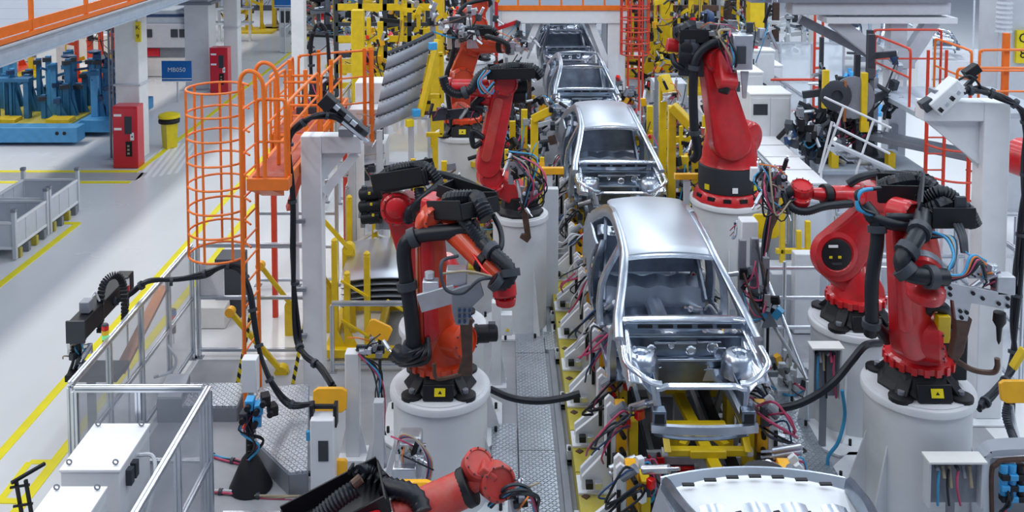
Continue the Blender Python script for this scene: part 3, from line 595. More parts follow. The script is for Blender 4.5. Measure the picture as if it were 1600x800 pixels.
# --- robot C : foremost right --------------------------------------------------
cC = G(1434, 600, 1.35)
pC = pedestal(cC, .62, 'foremost white round pedestal right of the line with a shelf at its foot', gus=(215, 180, 325))
tC = thing('industrial_robot', 'red robot on the foremost right pedestal with upright arm and brown hook', 'robot', cC, 'industrial robots')
YC = cC.y; robot_base(tC, cC, 1.12); column(tC, cC, 1.1, .26, .9)
joint(tC, 'shoulder', P(1448, 528, YC - .2), (.9, -.45, .05), .25, .36, 'red'); motor(tC, P(1466, 522, YC - .25), (1, -.2, 0), .11, .22)
MB().box(P(1472, 512, YC - .35), (.14, .12, .30)).build('yellow_stop_block', 'yellow', tC, bev=.01)
MB().link(P(1424, 528, YC - .3), P(1408, 332, YC - .15), .23, .15, .22, (.35, -1, .1)).build('link_arm', 'red', tC, bev=.014)
MB().link(P(1414, 505, YC - .43), P(1402, 352, YC - .28), .10, .07, .05, (.35, -1, .1)).build('link_arm_rib', 'red', tC, bev=.01)
joint(tC, 'elbow', P(1412, 334, YC - .2), (.5, -1, .1), .165, .30, 'red')
MB().bar(P(1395, 322, YC + .2), P(1440, 338, YC), .35, .25).build('upper_arm_housing', 'red', tC, bev=.03)
q0 = P(1436, 352, YC - .1); q1 = P(1440, 418, YC - .75); q2 = P(1442, 440, YC - .95)
MB().tube([q0, q0.lerp(q1, .5), q1], [.15, .19, .21], n=22).build('forearm', 'faded_red', tC)
dd = (q2 - q1).normalized(); MB().cyl(q1 - dd * .02, q1 + dd * .08, .22, n=22).build('forearm_ring', 'mid_grey', tC, bev=.01); MB().lathe(q1 + dd * .08, [(.21, 0), (.2, .05), (.13, .09), (.12, .15)], 20, dd).build('wrist_housing', 'red', tC)
b = MB()
for k in range(6): a = k * 1.05; x, y, _ = frame(dd); p = q1 + dd * .10 + (x * math.cos(a) + y * math.sin(a)) * .15; b.ball(p, .022, 8, 5)
tag(b.build('bolt_caps', 'pure_white', tC), kind='stuff')
MB().lathe(P(1446, 455, YC - .95), [(.10, .10), (.19, .05), (.20, 0), (.19, -.05), (.10, -.08)], 26, (0, -.3, 1)).build('wrist_disc', 'red', tC, ang=30)
tray(tC, P(1372, 306, YC + .3), P(1455, 308, YC + .1), .50, .2); tray(tC, P(1442, 345, YC - .3), P(1508, 345, YC - .3), .45, .22)
MB().bar(P(1436, 330, YC - .5), P(1440, 282, YC - .1), .28, .02, (1, 0, 0)).build('tray_divider', 'dark_grey', tC); MB().b2(P(1494, 346, YC - .5), P(1507, 306, YC - .45)).build('tray_divider', 'dark_grey', tC)
hose(tC, [P(1448, 310, YC - .2), P(1470, 300, YC - .25), P(1492, 312, YC - .3), P(1498, 335, YC - .35)], .085, corr=.03, name='corrugated_hose')
hose(tC, [P(1442, 335, YC - .45), P(1438, 358, YC - .75), P(1425, 382, YC - .95), P(1410, 405, YC - 1.05), P(1417, 425, YC - 1.1), P(1445, 432, YC - 1.15), P(1478, 433, YC - 1.1)], .09, clamps=(.2, .42, .65, .9), name='wrist_hose')
hose(tC, [P(1440, 352, YC - .4), P(1400, 351, YC - .4), P(1365, 342, YC - .35), P(1358, 332, YC - .3)], .07, clamps=(.15,), name='supply_hose')
hose(tC, [P(1440, 342, YC - .4), P(1410, 340, YC - .4), P(1385, 340, YC - .35)], .05, name='supply_hose')
hose(tC, [P(1350, 320, YC - .25), P(1368, 345, YC - .35), P(1370, 380, YC - .4), P(1362, 440, YC - .45), P(1362, 500, YC - .45), P(1360, 522, YC - .4)], .075, clamps=(.3, .85), name='supply_hose')
hose(tC, [P(1360, 500, YC - .35), P(1378, 520, YC - .2), P(1385, 530, YC - .1)], .07, name='supply_hose')
hose(tC, [P(1440, 498, YC - .2), P(1455, 478, YC - .3), P(1474, 482, YC - .3), P(1478, 500, YC - .2)], .07, name='base_cable')
for k in range(3): hose(tC, [P(1372 + 2 * k, 294, YC - .3), P(1345 - 3 * k, 300, YC - .4), P(1340 + 3 * k, 325, YC - .45), P(1360 + 3 * k, 335, YC - .45)], .022, ('hose_blue', 'hose_blue', 'rubber')[k], name='blue_cable')
for k in range(3): hose(tC, [P(1490 + k * 5, 348, YC - .5), P(1500 + k * 4, 370, YC - .7), P(1504 + 3 * k, 395, YC - .8)], .022, 'dark_grey', name='wrist_cable')
for k in range(5): hose(tC, [P(1448, 360 + k * 3, YC - .6), P(1478 + 3 * k, 372, YC - .8), P(1490, 400 + 3 * k, YC - 1), P(1480 - 2 * k, 425, YC - 1.1)], .016, ('hose_blue', 'rubber', 'tan', 'hose_blue', 'rubber')[k], name='tool_cable')
for k in range(6): hose(tC, [P(1480, 430 + k * 2, YC - 1.15), P(1505 + 2 * k, 428, YC - 1.15), P(1518 + 3 * k, 400 + 2 * k, YC - 1.1), P(1540, 408 + 5 * k, YC - 1)], .017, ('hose_blue', 'hose_orange', 'rubber', 'pink', 'rubber', 'rubber')[k], name='tool_cable')
gripper(tC, P(1535, 425, YC - .85), .30, .38, 5)
MB().prism([P(1476, 441, YC - 1.0), P(1580, 460, YC - 1.0), P(1577, 484, YC - 1.0), P(1518, 474, YC - 1.0), P(1512, 502, YC - 1.0), P(1494, 500, YC - 1.0), P(1490, 470, YC - 1.0), P(1474, 466, YC - 1.0)], (0, .05, 0)).build('tool_bracket', 'brushed', tC, bev=.005)
b = MB()
for x, y in ((1484, 450), (1484, 460), (1500, 486), (1510, 488), (1502, 496), (1520, 458), (1535, 466), (1574, 466), (1574, 478), (1560, 474)): p = P(x, y, YC - 1.0); b.cyl(p, p + V((0, -.02, 0)), .02, n=6)
tag(b.build('bolts', 'black', tC), kind='stuff')
MB().b2(P(1558, 462, YC - 1.0), P(1576, 424, YC - .85)).build('tool_motor', 'brushed', tC, bev=.012)
MB().lathe(P(1562, 488, YC - 1.0), [(.06, 0), (.065, -.10), (.03, -.16), (.02, -.3), (.004, -.34)], 12).build('pointed_probe', 'black', tC)
MB().prism([P(1490, 470, YC - .9), P(1520, 500, YC - .9), P(1506, 552, YC - .8), P(1496, 566, YC - .8), P(1486, 560, YC - .8), P(1494, 520, YC - .85)], (0, .10, 0)).build('brown_hook', 'brown', tC, bev=.012)
MB().tube([P(1492, 562, YC - .75), P(1520, 578, YC - .75), P(1550, 582, YC - .75), P(1558, 574, YC - .75), P(1558, 560, YC - .75)], .03, n=8).build('hook_tip', 'brown', tC)
MB().b2(P(1466, 525, YC - .1), P(1492, 575, YC + .2)).build('base_motor', 'black', tC, bev=.02)
# --- robot D : second right ---------------------------------------------------
cD = G(1336, 497, 1.35)
pedestal(cD, .60, 'second white round pedestal on the right, behind the foremost right one', gus=(190, 240, 320), plate_w=1.15)
tD = thing('industrial_robot', 'red robot on the second right pedestal, arm stretched out to the left', 'robot', cD, 'industrial robots')
YD = cD.y; robot_base(tD, cD, 1.12); column(tD, cD, 1.1, .24, .75)
MB().link(P(1308, 398, YD - .1), P(1380, 318, YD), .33, .2, .26, (.1, -1, .1), n=14).build('link_arm', 'red', tD, bev=.02)
MB().link(P(1310, 402, YD - .02), P(1352, 455, YD), .32, .22, .30, (.1, -1, .1), n=14).build('shoulder_casting', 'red', tD, bev=.03)
MB().lathe(P(1306, 396, YD - .24), [(.27, 0), (.28, .03), (.22, .05), (.20, .03)], 28, (.1, -1, .1)).build('shoulder_ring', 'red', tD)
o = MB().lathe(P(1306, 397, YD - .25), [(.20, 0), (.20, .03), (.15, .05), (0, .05)], 24, (.1, -1, .1)).build('shoulder_cover', 'black', tD)
for x, y, m_, w_ in ((1302, 385, 'pure_white', .12), (1298, 402, 'safety_yellow', .04), (1312, 402, 'safety_yellow', .04), (1306, 412, 'dark_grey', .15)): MB().box(P(x, y, YD - .31), (w_, .015, .03)).build('cover_sticker', m_, o)
MB().bar(P(1340, 305, YD), P(1400, 308, YD), .36, .34).build('upper_arm_housing', 'red', tD, bev=.05)
MB().cyl(P(1297, 304, YD - .2), P(1352, 307, YD), .115, .15, n=20).build('forearm', 'red', tD); MB().cyl(P(1285, 304, YD - .22), P(1296, 304, YD - .2), .135, n=20).build('forearm_ring', 'black', tD, bev=.01)
MB().cyl(P(1268, 302, YD - .24), P(1286, 304, YD - .22), .07, .09, n=16).build('wrist_housing', 'red', tD)
joint(tD, 'wrist', P(1252, 298, YD - .28), (0, -.4, 1), .14, .20, 'red'); joint(tD, 'wrist_disc', P(1250, 310, YD - .32), (0, -.5, 1), .13, .10, 'red')
MB().cyl(P(1238, 300, YD - .28), P(1228, 302, YD - .28), .09, n=14).build('tool_flange', 'black', tD)
hose(tD, [P(1330, 318, YD - .3), P(1290, 322, YD - .4), P(1262, 330, YD - .45), P(1243, 328, YD - .45), P(1232, 318, YD - .4)], .055, corr=.03, name='wrist_hose')
hose(tD, [P(1325, 288, YD - .1), P(1345, 277, YD - .1), P(1375, 272, YD), P(1430, 276, YD), P(1452, 290, YD)], .055, name='supply_hose', clamps=(.5,))
tray(tD, P(1370, 290, YD + .1), P(1450, 292, YD + .1), .4, .15)
for k in range(3): motor(tD, P(1392 + 10 * k, 318 + 4 * k, YD + .15), (1, .2, 0), .09, .25)
hose(tD, [P(1345, 392, YD + .05), P(1352, 380, YD - .1), P(1368, 398, YD - .1), P(1352, 405, YD)], .08, name='base_cable')
gripper(tD, P(1212, 296, YD - .3), .30, .60, 11); gripper(tD, P(1205, 275, YD - .25), .35, .35, 12); cables(tD, [P(1200, 262, YD - .3), P(1190, 300, YD - .45), P(1215, 335, YD - .4), P(1240, 310, YD - .4)], 10, .013, .12, 3)
# --- robot E : rear right, tall -----------------------------------------------
cE = G(1137, 308, 1.75)
pedestal(cE, .64, 'broad white pedestal of the rear right robot, right of the second car shell', gus=(200, 260))
tE = thing('industrial_robot', 'tall red robot rear right on a black drum and red ring base', 'robot', cE, 'industrial robots')
YE = cE.y; MB().lathe(cE, [(.60, 0), (.60, .05), (.53, .16), (.48, .17)], 12).build('base_ring', 'red', tE, bev=.01)
for k in range(6):
    a = math.radians(200 + k * 28); d = V((math.cos(a), math.sin(a), 0)); MB().box(cE + d * .56 + V((0, 0, .10)), (.03, .13, .06), rz=a).build('ring_pocket', 'black', tE)
MB().lathe(cE + V((0, 0, .17)), [(.49, 0), (.50, .02), (.50, .42), (.47, .44)], 36).build('base_drum', 'navy_canvas', tE, ang=30)
for a, m_ in ((-.42, 'safety_yellow'), (.38, 'safety_yellow'), (.0, 'pure_white')): MB().box(cE + V((a, -math.sqrt(.51 ** 2 - a * a), .27)), (.09, .012, .09), rz=a * 2).build('drum_sticker', m_, tE)
MB().lathe(cE + V((0.02, 0, .61)), [(.50, 0), (.47, .06), (.44, .3), (.40, .5), (.30, .62), (.12, .68)], 32).build('rotating_column', 'red', tE, ang=40)
MB().link(P(1140, 218, YE - .35), P(1114, 105, YE - .25), .34, .21, .36, (.15, -1, .1), n=12).build('link_arm', 'red', tE, bev=.03)
MB().link(P(1155, 225, YE - .2), P(1165, 215, YE - .1), .36, .30, .30, (.9, -.5, .1), n=12).build('shoulder_casting', 'red', tE, bev=.04)
joint(tE, 'elbow', P(1118, 92, YE - .3), (.2, -1, .1), .24, .5, 'red')
MB().link(P(1128, 92, YE - .4), P(1136, 128, YE - .7), .19, .13, .3, (.9, .3, 0)).build('forearm', 'red', tE, bev=.02)
MB().cyl(P(1133, 130, YE - .7), P(1130, 146, YE - .75), .12, .08, n=14).build('wrist', 'black', tE, bev=.01)
MB().bar(P(1060, 90, YE - .1), P(1108, 92, YE - .2), .4, .55).build('counterbalance', 'dark_grey', tE, bev=.03)
for k in range(4): motor(tE, P(1076 + 9 * (k % 2), 72 + 14 * (k // 2), YE - .3), (-.4, -1, 0), .11, .22, ('black', 'dark_grey')[k % 2])
MB().cyl(P(1042, 70, YE), P(1060, 72, YE), .12, n=16).build('red_motor', 'red', tE, bev=.01)
tray(tE, P(1057, 62, YE - .1), P(1100, 62, YE - .1), .7, .22)
hose(tE, [P(1130, 66, YE - .5), P(1105, 72, YE - .55), P(1087, 95, YE - .55), P(1083, 140, YE - .55), P(1085, 200, YE - .6), P(1090, 238, YE - .55), P(1082, 250, YE - .5)], .075, clamps=(.4, .7), name='supply_hose')
hose(tE, [P(1050, 85, YE - .3), P(1055, 100, YE - .4), P(1068, 108, YE - .4)], .05, name='supply_hose')
MB().b2(P(1145, 110, YE - .9), P(1170, 50, YE - .6)).build('tool_case', 'alu', tE, bev=.02)
MB().b2(P(1152, 100, YE - .94), P(1165, 72, YE - .9)).build('case_window', 'dark_grey', tE); MB().prism([P(1158, 112, YE - .8), P(1170, 112, YE - .8), P(1166, 154, YE - .8), P(1161, 154, YE - .8)], (0, .05, 0)).build('tool_blade', 'brushed', tE)
gripper(tE, P(1180, 60, YE - .6), .5, .7, 22); gripper(tE, P(1120, 42, YE - .2), .7, .35, 23); cables(tE, [P(1140, 48, YE - .6), P(1130, 58, YE - .8), P(1142, 90, YE - .9), P(1145, 110, YE - .8)], 7, .02, .1, 9)
MB().lathe(P(1105, 30, YE), [(.12, -.1), (.17, 0), (.12, .1)], 16, (1, 0, 0)).build('hose_reel', 'dark_blue', tE)
# --- robot F : mid left behind -------------------------------------------------
cF = G(812, 332, 1.85)
pedestal(cF, .46, 'slim tall white pedestal left of the second car shell', gus=(300,), plate_w=.9)
tF = thing('industrial_robot', 'red robot on the slim pedestal left of the second car shell', 'robot', cF, 'industrial robots')
YF = cF.y; MB().lathe(cF, [(.38, 0), (.38, .05), (.30, .12), (.28, .3)], 10).build('base_casting', 'black', tF, bev=.01)
MB().bar(cF + V((0, 0, .3)), P(772, 280, YF), .45, .35).build('rotating_column', 'red', tF, bev=.05)
joint(tF, 'shoulder', P(766, 275, YF - .2), (.3, -1, .1), .20, .3, 'red'); joint(tF, 'shoulder_disc', P(770, 292, YF - .25), (0, -.4, 1), .17, .12, 'red')
MB().link(P(762, 258, YF - .25), P(786, 135, YF - .15), .19, .175, .24, (.2, -1, .1)).build('link_arm', 'red', tF, bev=.02)
MB().link(P(760, 245, YF - .4), P(778, 160, YF - .3), .08, .08, .05, (.2, -1, .1)).build('link_arm_rib', 'faded_red', tF, bev=.01)
joint(tF, 'elbow', P(787, 130, YF - .2), (.3, -1, .1), .2, .3, 'red')
MB().cyl(P(760, 138, YF - .3), P(702, 135, YF - .5), .14, .11, n=18).build('forearm', 'red', tF); joint(tF, 'wrist', P(700, 132, YF - .5), (1, -.2, 0), .11, .12, 'red')
MB().cyl(P(735, 156, YF - .2), P(765, 158, YF - .2), .08, n=14).build('red_balance_cylinder', 'red', tF)
tray(tF, P(762, 120, YF - .3), P(835, 118, YF - .3), .42, .16)
motor(tF, P(800, 135, YF), (1, 0, 0), .12, .25); motor(tF, P(800, 150, YF), (1, 0, 0), .12, .22)
hose(tF, [P(765, 108, YF - .5), P(748, 120, YF - .55), P(735, 140, YF - .6), P(715, 147, YF - .6), P(698, 138, YF - .6), P(692, 120, YF - .6)], .075, corr=.04, name='supply_hose', clamps=(.5,))
hose(tF, [P(755, 150, YF - .3), P(740, 165, YF - .3), P(755, 170, YF - .3)], .06, name='supply_hose')
for k in range(5): hose(tF, [P(758 + 2 * k, 110, YF - .6), P(747 + k, 128, YF - .65), P(755 + 3 * k, 146, YF - .65), P(772, 128 + 3 * k, YF - .65)], .016, ('hose_blue', 'rubber', 'tan', 'pink', 'hose_blue')[k], name='coiled_cable')
gripper(tF, P(712, 178, YF - .2), .75, .45, 31, 'dark_grey'); hose(tF, [P(755, 215, YF - .35), P(738, 205, YF - .35), P(740, 228, YF - .35), P(752, 222, YF - .35)], .045, name='base_cable')
gripper(tF, P(812, 262, YF - .6), .35, .6, 32); gripper(tF, P(825, 300, YF - .6), .3, .5, 33); cables(tF, [P(795, 240, YF - .5), P(830, 255, YF - .7), P(835, 300, YF - .7), P(815, 330, YF - .6)], 12, .015, .18, 8)
MB().prism([P(812, 315, YF - .7), P(822, 312, YF - .7), P(830, 372, YF - .6), P(824, 380, YF - .6), P(812, 372, YF - .6), P(815, 366, YF - .6), P(820, 366, YF - .6)], (0, .06, 0)).build('brown_hook', 'brown', tF, bev=.008)
# --- robot G : rear left, H : farther -----------------------------------------
def far_robot(label, foot, sh, el, wr, Y, s=1.0, m='red', z=1.4, ped=True, plabel=None, seed=1, tool=True):
    c = V((foot, Y, z)); t = thing('industrial_robot', label, 'robot', c, 'industrial robots')
    if ped: pedestal(c, .5 * s, plabel, gus=(270,), flange=False)
    robot_base(t, c, s); column(t, c, s, .24, .8, m, 12)
    a, b, w = P(*sh, Y - .3), P(*el, Y - .3), P(*wr, Y - .6)
    joint(t, 'shoulder', a, (.5, -1, 0), .22 * s, .4, m); MB().link(a, b, .2 * s, .16 * s, .22, (.2, -1, 0)).build('link_arm', m, t, bev=.015)
    MB().bar(c + V((0, 0, .6)), a, .35 * s, .3 * s).build('shoulder_casting', m, t, bev=.03)
    joint(t, 'elbow', b, (.3, -1, 0), .2 * s, .36, m); MB().cyl(b, w, .17 * s, .11 * s, n=16).build('forearm', m, t); joint(t, 'wrist', w, (1, -.5, 0), .12 * s, .16, m)
    x = (w - b).normalized(); MB().cyl(w - x * .15, w - x * .05, .13 * s, n=16).build('forearm_ring', 'black', t)
    motor(t, b - x * .2 + V((0, .1, .05)), -x, .1 * s, .26); motor(t, b - x * .2 + V((0, .1, -.12)), -x, .1 * s, .24)
    tray(t, b + V((-.35, 0, .22)), b + V((.4, 0, .22)), .4, .14)
    hose(t, [b + V((.3, -.3, .2)), b.lerp(w, .5) + V((0, -.3, .22)), w + V((0, -.25, .1)), w + V((.05, -.2, -.1))], .06, corr=.05, name='supply_hose')
    hose(t, [b + V((-.3, -.2, .2)), b.lerp(a, .4) + V((-.3, -.2, 0)), a + V((-.25, -.2, 0)), c + V((-.2, -.3, .2))], .05, name='supply_hose')
    if tool: gripper(t, w + (w - b).normalized() * .25, .6, .5, seed, 'alu')
    return t
far_robot('orange-red robot behind the slim pedestal robot, with silver tool head', -.8, (718, 122), (738, 70), (790, 72), 19.5, 1.15, 'orange_red', 2.0, True, 'white pedestal of the robot under the silver tool head', 41)
far_robot('red robot at the top edge above the silver tool head', -.85, (742, 40), (745, 8), (715, 28), 25, 1.4, 'orange_red', 2.6, True, 'farther white pedestal behind the silver tool head', 42)
# --- robot J : lying arm at the bottom edge -----------------------------------
c = V((-1.9, 7.2, 1.3)); tJ = thing('industrial_robot', 'red robot forearm with big black hose tray at the bottom edge', 'robot', c, 'industrial robots')
tag(MB().lathe((c.x, c.y, 0), [(.42, .0), (.42, .05), (.38, .06), (.38, 1.27), (.45, 1.3)], 32).build('robot_pedestal', 'pedestal'), 'white round pedestal below the bottom edge under the lying robot arm', 'pedestal')
robot_base(tJ, c, .9); MB().lathe(c + V((0, 0, .22)), [(.3, 0), (.3, .1), (.2, .3)], 20).build('rotating_column', 'red', tJ)
YJ = 7.9; e0 = P(600, 835, 7.4)
MB().bar(c + V((0, 0, .4)), e0, .3, .3).build('link_arm', 'red', tJ, bev=.03)
MB().cyl(P(618, 812, YJ - .2), P(728, 762, YJ), .155, .15, n=26).build('forearm', 'faded_red', tJ, bev=.01); MB().cyl(P(724, 764, YJ), P(737, 757, YJ), .165, n=26).build('forearm_ring', 'black', tJ, bev=.012)
MB().cyl(P(737, 757, YJ), P(756, 745, YJ), .075, .07, n=16).build('wrist_housing', 'faded_red', tJ)
joint(tJ, 'wrist', P(746, 728, YJ + .05), (.35, -.5, .8), .135, .14, 'faded_red'); joint(tJ, 'wrist_head', P(775, 752, YJ), (.4, -.9, .3), .155, .17, 'faded_red')
MB().bar(P(748, 730, YJ), P(772, 748, YJ), .16, .13).build('wrist_fork', 'faded_red', tJ, bev=.02)
o = tray(tJ, P(450, 850, YJ - .3), P(604, 768, YJ - .1), .56, .16, hosed=False)
hose(tJ, [P(455, 848, YJ - .5), P(490, 815, YJ - .45), P(530, 780, YJ - .4), P(558, 762, YJ - .35)], .075, corr=.03, name='corrugated_hose')
MB().cyl(P(552, 757, YJ - .38), P(564, 747, YJ - .36), .04, n=10).build('copper_coupling', 'brown', tJ)
hose(tJ, [P(600, 760, YJ - .1), P(640, 770, YJ - .2), P(655, 785, YJ - .25), P(660, 800, YJ - .3)], .085, corr=.05, name='wrist_hose')
b = MB()
for k in range(7): b.bar(P(552 + 10 * k, 727 + 5 * k, YJ + .1), P(545 + 10 * k, 738 + 5 * k, YJ - .1), .02, .04)
tag(b.build('cable_chain_links', 'black', tJ), kind='stuff')
hose(tJ, [P(560, 738, YJ), P(570, 735, YJ + .1), P(590, 742, YJ + .1), P(600, 752, YJ)], .06, corr=.03, name='corrugated_hose')
gripper(tJ, P(806, 772, YJ + .1), .25, .22, 51, 'dark_grey'); cables(tJ, [P(765, 790, YJ), P(800, 765, YJ - .1), P(830, 770, YJ - .1), P(838, 800, YJ)], 6, .014, .05, 6)
# ---------------- generic builders ----------------
def fence(label, a, b, h, n, rails=(0.12, .92), panel='clear', lift=.03, w=.06, posts=True, group='fence sections'):
    a, b = V((a[0], a[1], 0)), V((b[0], b[1], 0)); t = thing('guard_fence', label, 'fence', (a + b) / 2, group); d = (b - a) / n
    up = V((0, 0, 1))
    for i in range(n + 1):
        p = a + d * i; MB().prof(p + up * .012, p + up * (h - w), w).build('post', 'alu', t); MB().box(p + up * .006, (.12, .12, .012)).build('foot_plate', 'mid_grey', t)
    MB().prof(a + up * (h - w / 2), b + up * (h - w / 2), w).build('top_rail', 'alu', t)
    dn = d.normalized()
    for i in range(n):
        for z in rails: MB().prof(a + d * i + up * z + dn * w / 2, a + d * (i + 1) + up * z - dn * w / 2, w * .8).build('rail', 'alu', t)
        if panel:
            zs = [rails[0]] + [h - w / 2]; p, q = a + d * i + dn * .035, a + d * (i + 1) - dn * .035; o = V((-dn.y, dn.x, 0)) * .008
            MB().prism([p + up * (zs[0] + .02) - o / 2, q + up * (zs[0] + .02) - o / 2, q + up * (zs[1] - .03) - o / 2, p + up * (zs[1] - .03) - o / 2], o).build('panel', panel, t)
    return t
def tube_frame(name, label, cat, loc, segs, r, m, part='rail', sq=False, group=None):
    t = thing(name, label, cat, loc, group)
    for s in segs:
        s = [V(p) for p in s]
        if sq: MB().bar(s[0], s[1], r * 2).build(part, m, t)
        elif len(s) == 2: MB().cyl(s[0], s[1], r, n=8).build(part, m, t)
        else: MB().tube(s, r, n=8, smooth=4).build(part, m, t)
    return t
def cage(t, c, r, z0, z1, m, nh=5, nv=6, a0=60, a1=300, rr=.014):
    c = V(c)
    for k in range(nh + 1):
        z = z0 + (z1 - z0) * k / nh
        MB().tube([c + V((r * math.cos(math.radians(a0 + (a1 - a0) * i / 18)), r * math.sin(math.radians(a0 + (a1 - a0) * i / 18)), z)) for i in range(19)], rr, n=6, smooth=0).build('cage_hoop', m, t)
    for k in range(nv):
        a = math.radians(a0 + (a1 - a0) * (k + .5) / nv); p = c + V((r * math.cos(a), r * math.sin(a), 0)); MB().bar(p + V((0, 0, z0)), p + V((0, 0, z1)), rr * 2, rr * .8).build('cage_bar', m, t)
def jig(name, label, cat, c, w, d, h, seed, main='yellow', posts=5, arms=9, clamps=14, cab=12, base=True, accent=('dark_grey', 'mid_grey', 'black', 'alu', 'amber'), group=None, base_m=None, hs=1.0, zmin=.5):
    R = rnd(seed); c = V(c); t = thing(name, label, cat, c, group)
    b0 = .12 if base else 0
    if base: MB().box(c + V((0, 0, .06)), (w, d, .12)).build('base', base_m or main, t, bev=.01)
    P_ = []
    for i in range(posts):
        x = (-.5 + (i + .5) / posts) * w * .9 + R.uniform(-.05, .05) * w; y = R.uniform(-.4, .4) * d; hh = h * R.uniform(zmin, 1); s = R.uniform(.06, .12) * hs
        o = MB().bar(c + V((x, y, b0)), c + V((x, y, hh)), s, s * .8).build('post', main, t, bev=.006)
        if R.random() < .6: MB().prism([c + V((x + s / 2, y, b0)), c + V((x + s / 2 + .14, y, b0)), c + V((x + s / 2, y, b0 + .3))], (0, .02, 0)).build('gusset', main, o)
        P_.append((x, y, hh))
    for i in range(arms):
        x, y, hh = R.choice(P_); z = R.uniform(.3, .97) * hh; e = V((R.uniform(-.35, .35) * w, R.uniform(-.25, .1) * d, R.uniform(-.1, .2) * h * .5)); s = R.uniform(.04, .08) * hs
        MB().bar(c + V((x, y, z)), c + V((x, y, z)) + e, s, s * 1.6).build('arm', R.choice([main, main, accent[1]]), t, bev=.004)
        P_.append((x + e.x, y + e.y, z + e.z))
    for i in range(clamps):
        x, y, z = P_[R.randrange(len(P_))]; z = min(z, h) * R.uniform(.55, 1.02); p = c + V((x + R.uniform(-.06, .06), y - .05, z)); s = R.uniform(.05, .11) * hs
        dv = V((R.uniform(-1, 1), R.uniform(-.6, .6), R.uniform(-1, 1))).normalized()
        o = MB().box(p, (s, s, s * 1.5), rz=R.uniform(0, 3), ry=R.uniform(-.6, .6)).build('clamp', R.choice(accent + (main,)), t, bev=.004)
        MB().cyl(p, p + dv * s * 2.4, s * .32, n=8).build('clamp_cylinder', R.choice(('alu', 'black', 'dark_grey', 'brushed')), o)
    for i in range(cab):
        x, y, z = P_[R.randrange(len(P_))]; x2, y2, z2 = P_[R.randrange(len(P_))]; z *= R.uniform(.6, 1); z2 *= R.uniform(.4, 1)
        a, b = c + V((x, y - .08, z)), c + V((x2, y2 - .08, z2)); b = a + (b - a) * min(1, .9 / max(.01, (b - a).length)); m = (a + b) / 2 + V((R.uniform(-.1, .1), -.12, -R.uniform(0, .2)))
        MB().tube([a, m, b], R.uniform(.010, .018), n=5, smooth=4).build('cable', R.choice(('rubber', 'rubber', 'rubber', 'pink', 'hose_blue', 'dark_grey', 'brown')), t)
    return t
# ---------------- left area ----------------
gx = -8.35
t = thing('elevated_gangway', 'elevated grey gangway with orange toe board and posts, top left', 'gangway', (gx, 22, 4.1))
MB().b2((gx, 9, 4.1), (gx + .12, 46, 4.42)).b2((gx - .1, 9, 4.1), (gx + .2, 46, 4.13)).b2((gx - .1, 9, 4.39), (gx + .2, 46, 4.42)).build('edge_beam', 'machine_grey', t)
MB().b2((gx - 4.4, 9, 4.1), (gx - 4.2, 46, 4.42)).build('edge_beam', 'machine_grey', t)
for i in range(22): MB().b2((gx - 4.2, 9 + 1.68 * i, 4.36), (gx - .02, 9 + 1.68 * i + 1.66, 4.41)).build('deck_plank', 'deck', t)
for i in range(12): MB().b2((gx - 4.2, 10 + 3 * i, 4.15), (gx, 10.1 + 3 * i, 4.35)).build('cross_joist', 'machine_grey', t)
MB().b2((gx + .0, 9, 4.52), (gx + .03, 46, 4.70)).build('toe_board', 'orange', t); MB().b2((gx + .02, 9, 4.425), (gx + .1, 46, 4.50)).build('kick_rail', 'orange', t)
for i in range(16): MB().box((gx + .0, 10.2 + i * 2.25, 5.0), (.07, .07, 1.2)).build('rail_post', 'orange', t)
MB().cyl((gx, 9, 5.6), (gx, 46, 5.6), .03, n=8).build('hand_rail', 'orange', t)
def build_col(label, x, y, w, h, m='white', cap=None, group='building columns'):
    t = thing('building_column', label, 'column', (x, y, 0), group); MB().b2((x - w / 2, y - w / 2, 0.02), (x + w / 2, y + w / 2, h)).build('shaft', m, t, bev=.02)
    MB().box((x, y, .01), (w * 1.4, w * 1.4, .02)).build('base_plate', 'light_grey', t)
    if cap: MB().box((x, y, cap), (w * 1.35, w * 1.35, .1)).build('capital', 'mid_grey', t)
    return t
c1 = G(197, 253); t = build_col('white square column with yellow K9 plate behind the nearer red fire cabinet', -9.62, 24.75, .62, 4.1)
MB().b2((-9.36, 24.36, 3.1), (-9.22, 24.43, 3.62)).build('plate', 'safety_yellow', t)
pl = text('K', (-9.29, 24.355, 3.47), (1, 0, 0), (0, 0, 1), .16, 'black', t); text('9', (-9.29, 24.355, 3.24), (1, 0, 0), (0, 0, 1), .16, 'black', t)
MB().b2((-9.97, 24.4, 1.95), (-9.27, 25.1, 2.0)).build('band', 'light_grey', t, bev=.01)
for i in range(3): tag(MB().cyl((-10.0 - .09 * i, 24.7, 0), (-10.0 - .09 * i, 24.7, 4.1), .03, n=8).build('vertical_pipe', 'mid_grey'), ('rightmost', 'middle', 'leftmost')[i] + ' of three grey vertical pipes beside the K9 column', 'pipe', 'pipes by the column')
build_col('broad white column with grey capital left of the farther red fire cabinet', -10.6, 33.6, .85, 4.1, cap=3.05)
t = build_col('slimmer white column rising behind the farther red fire cabinet', -9.75, 34.6, .5, 9)
MB().b2((-10.02, 34.3, 2.0), (-9.48, 34.9, 2.06)).build('band', 'light_grey', t)
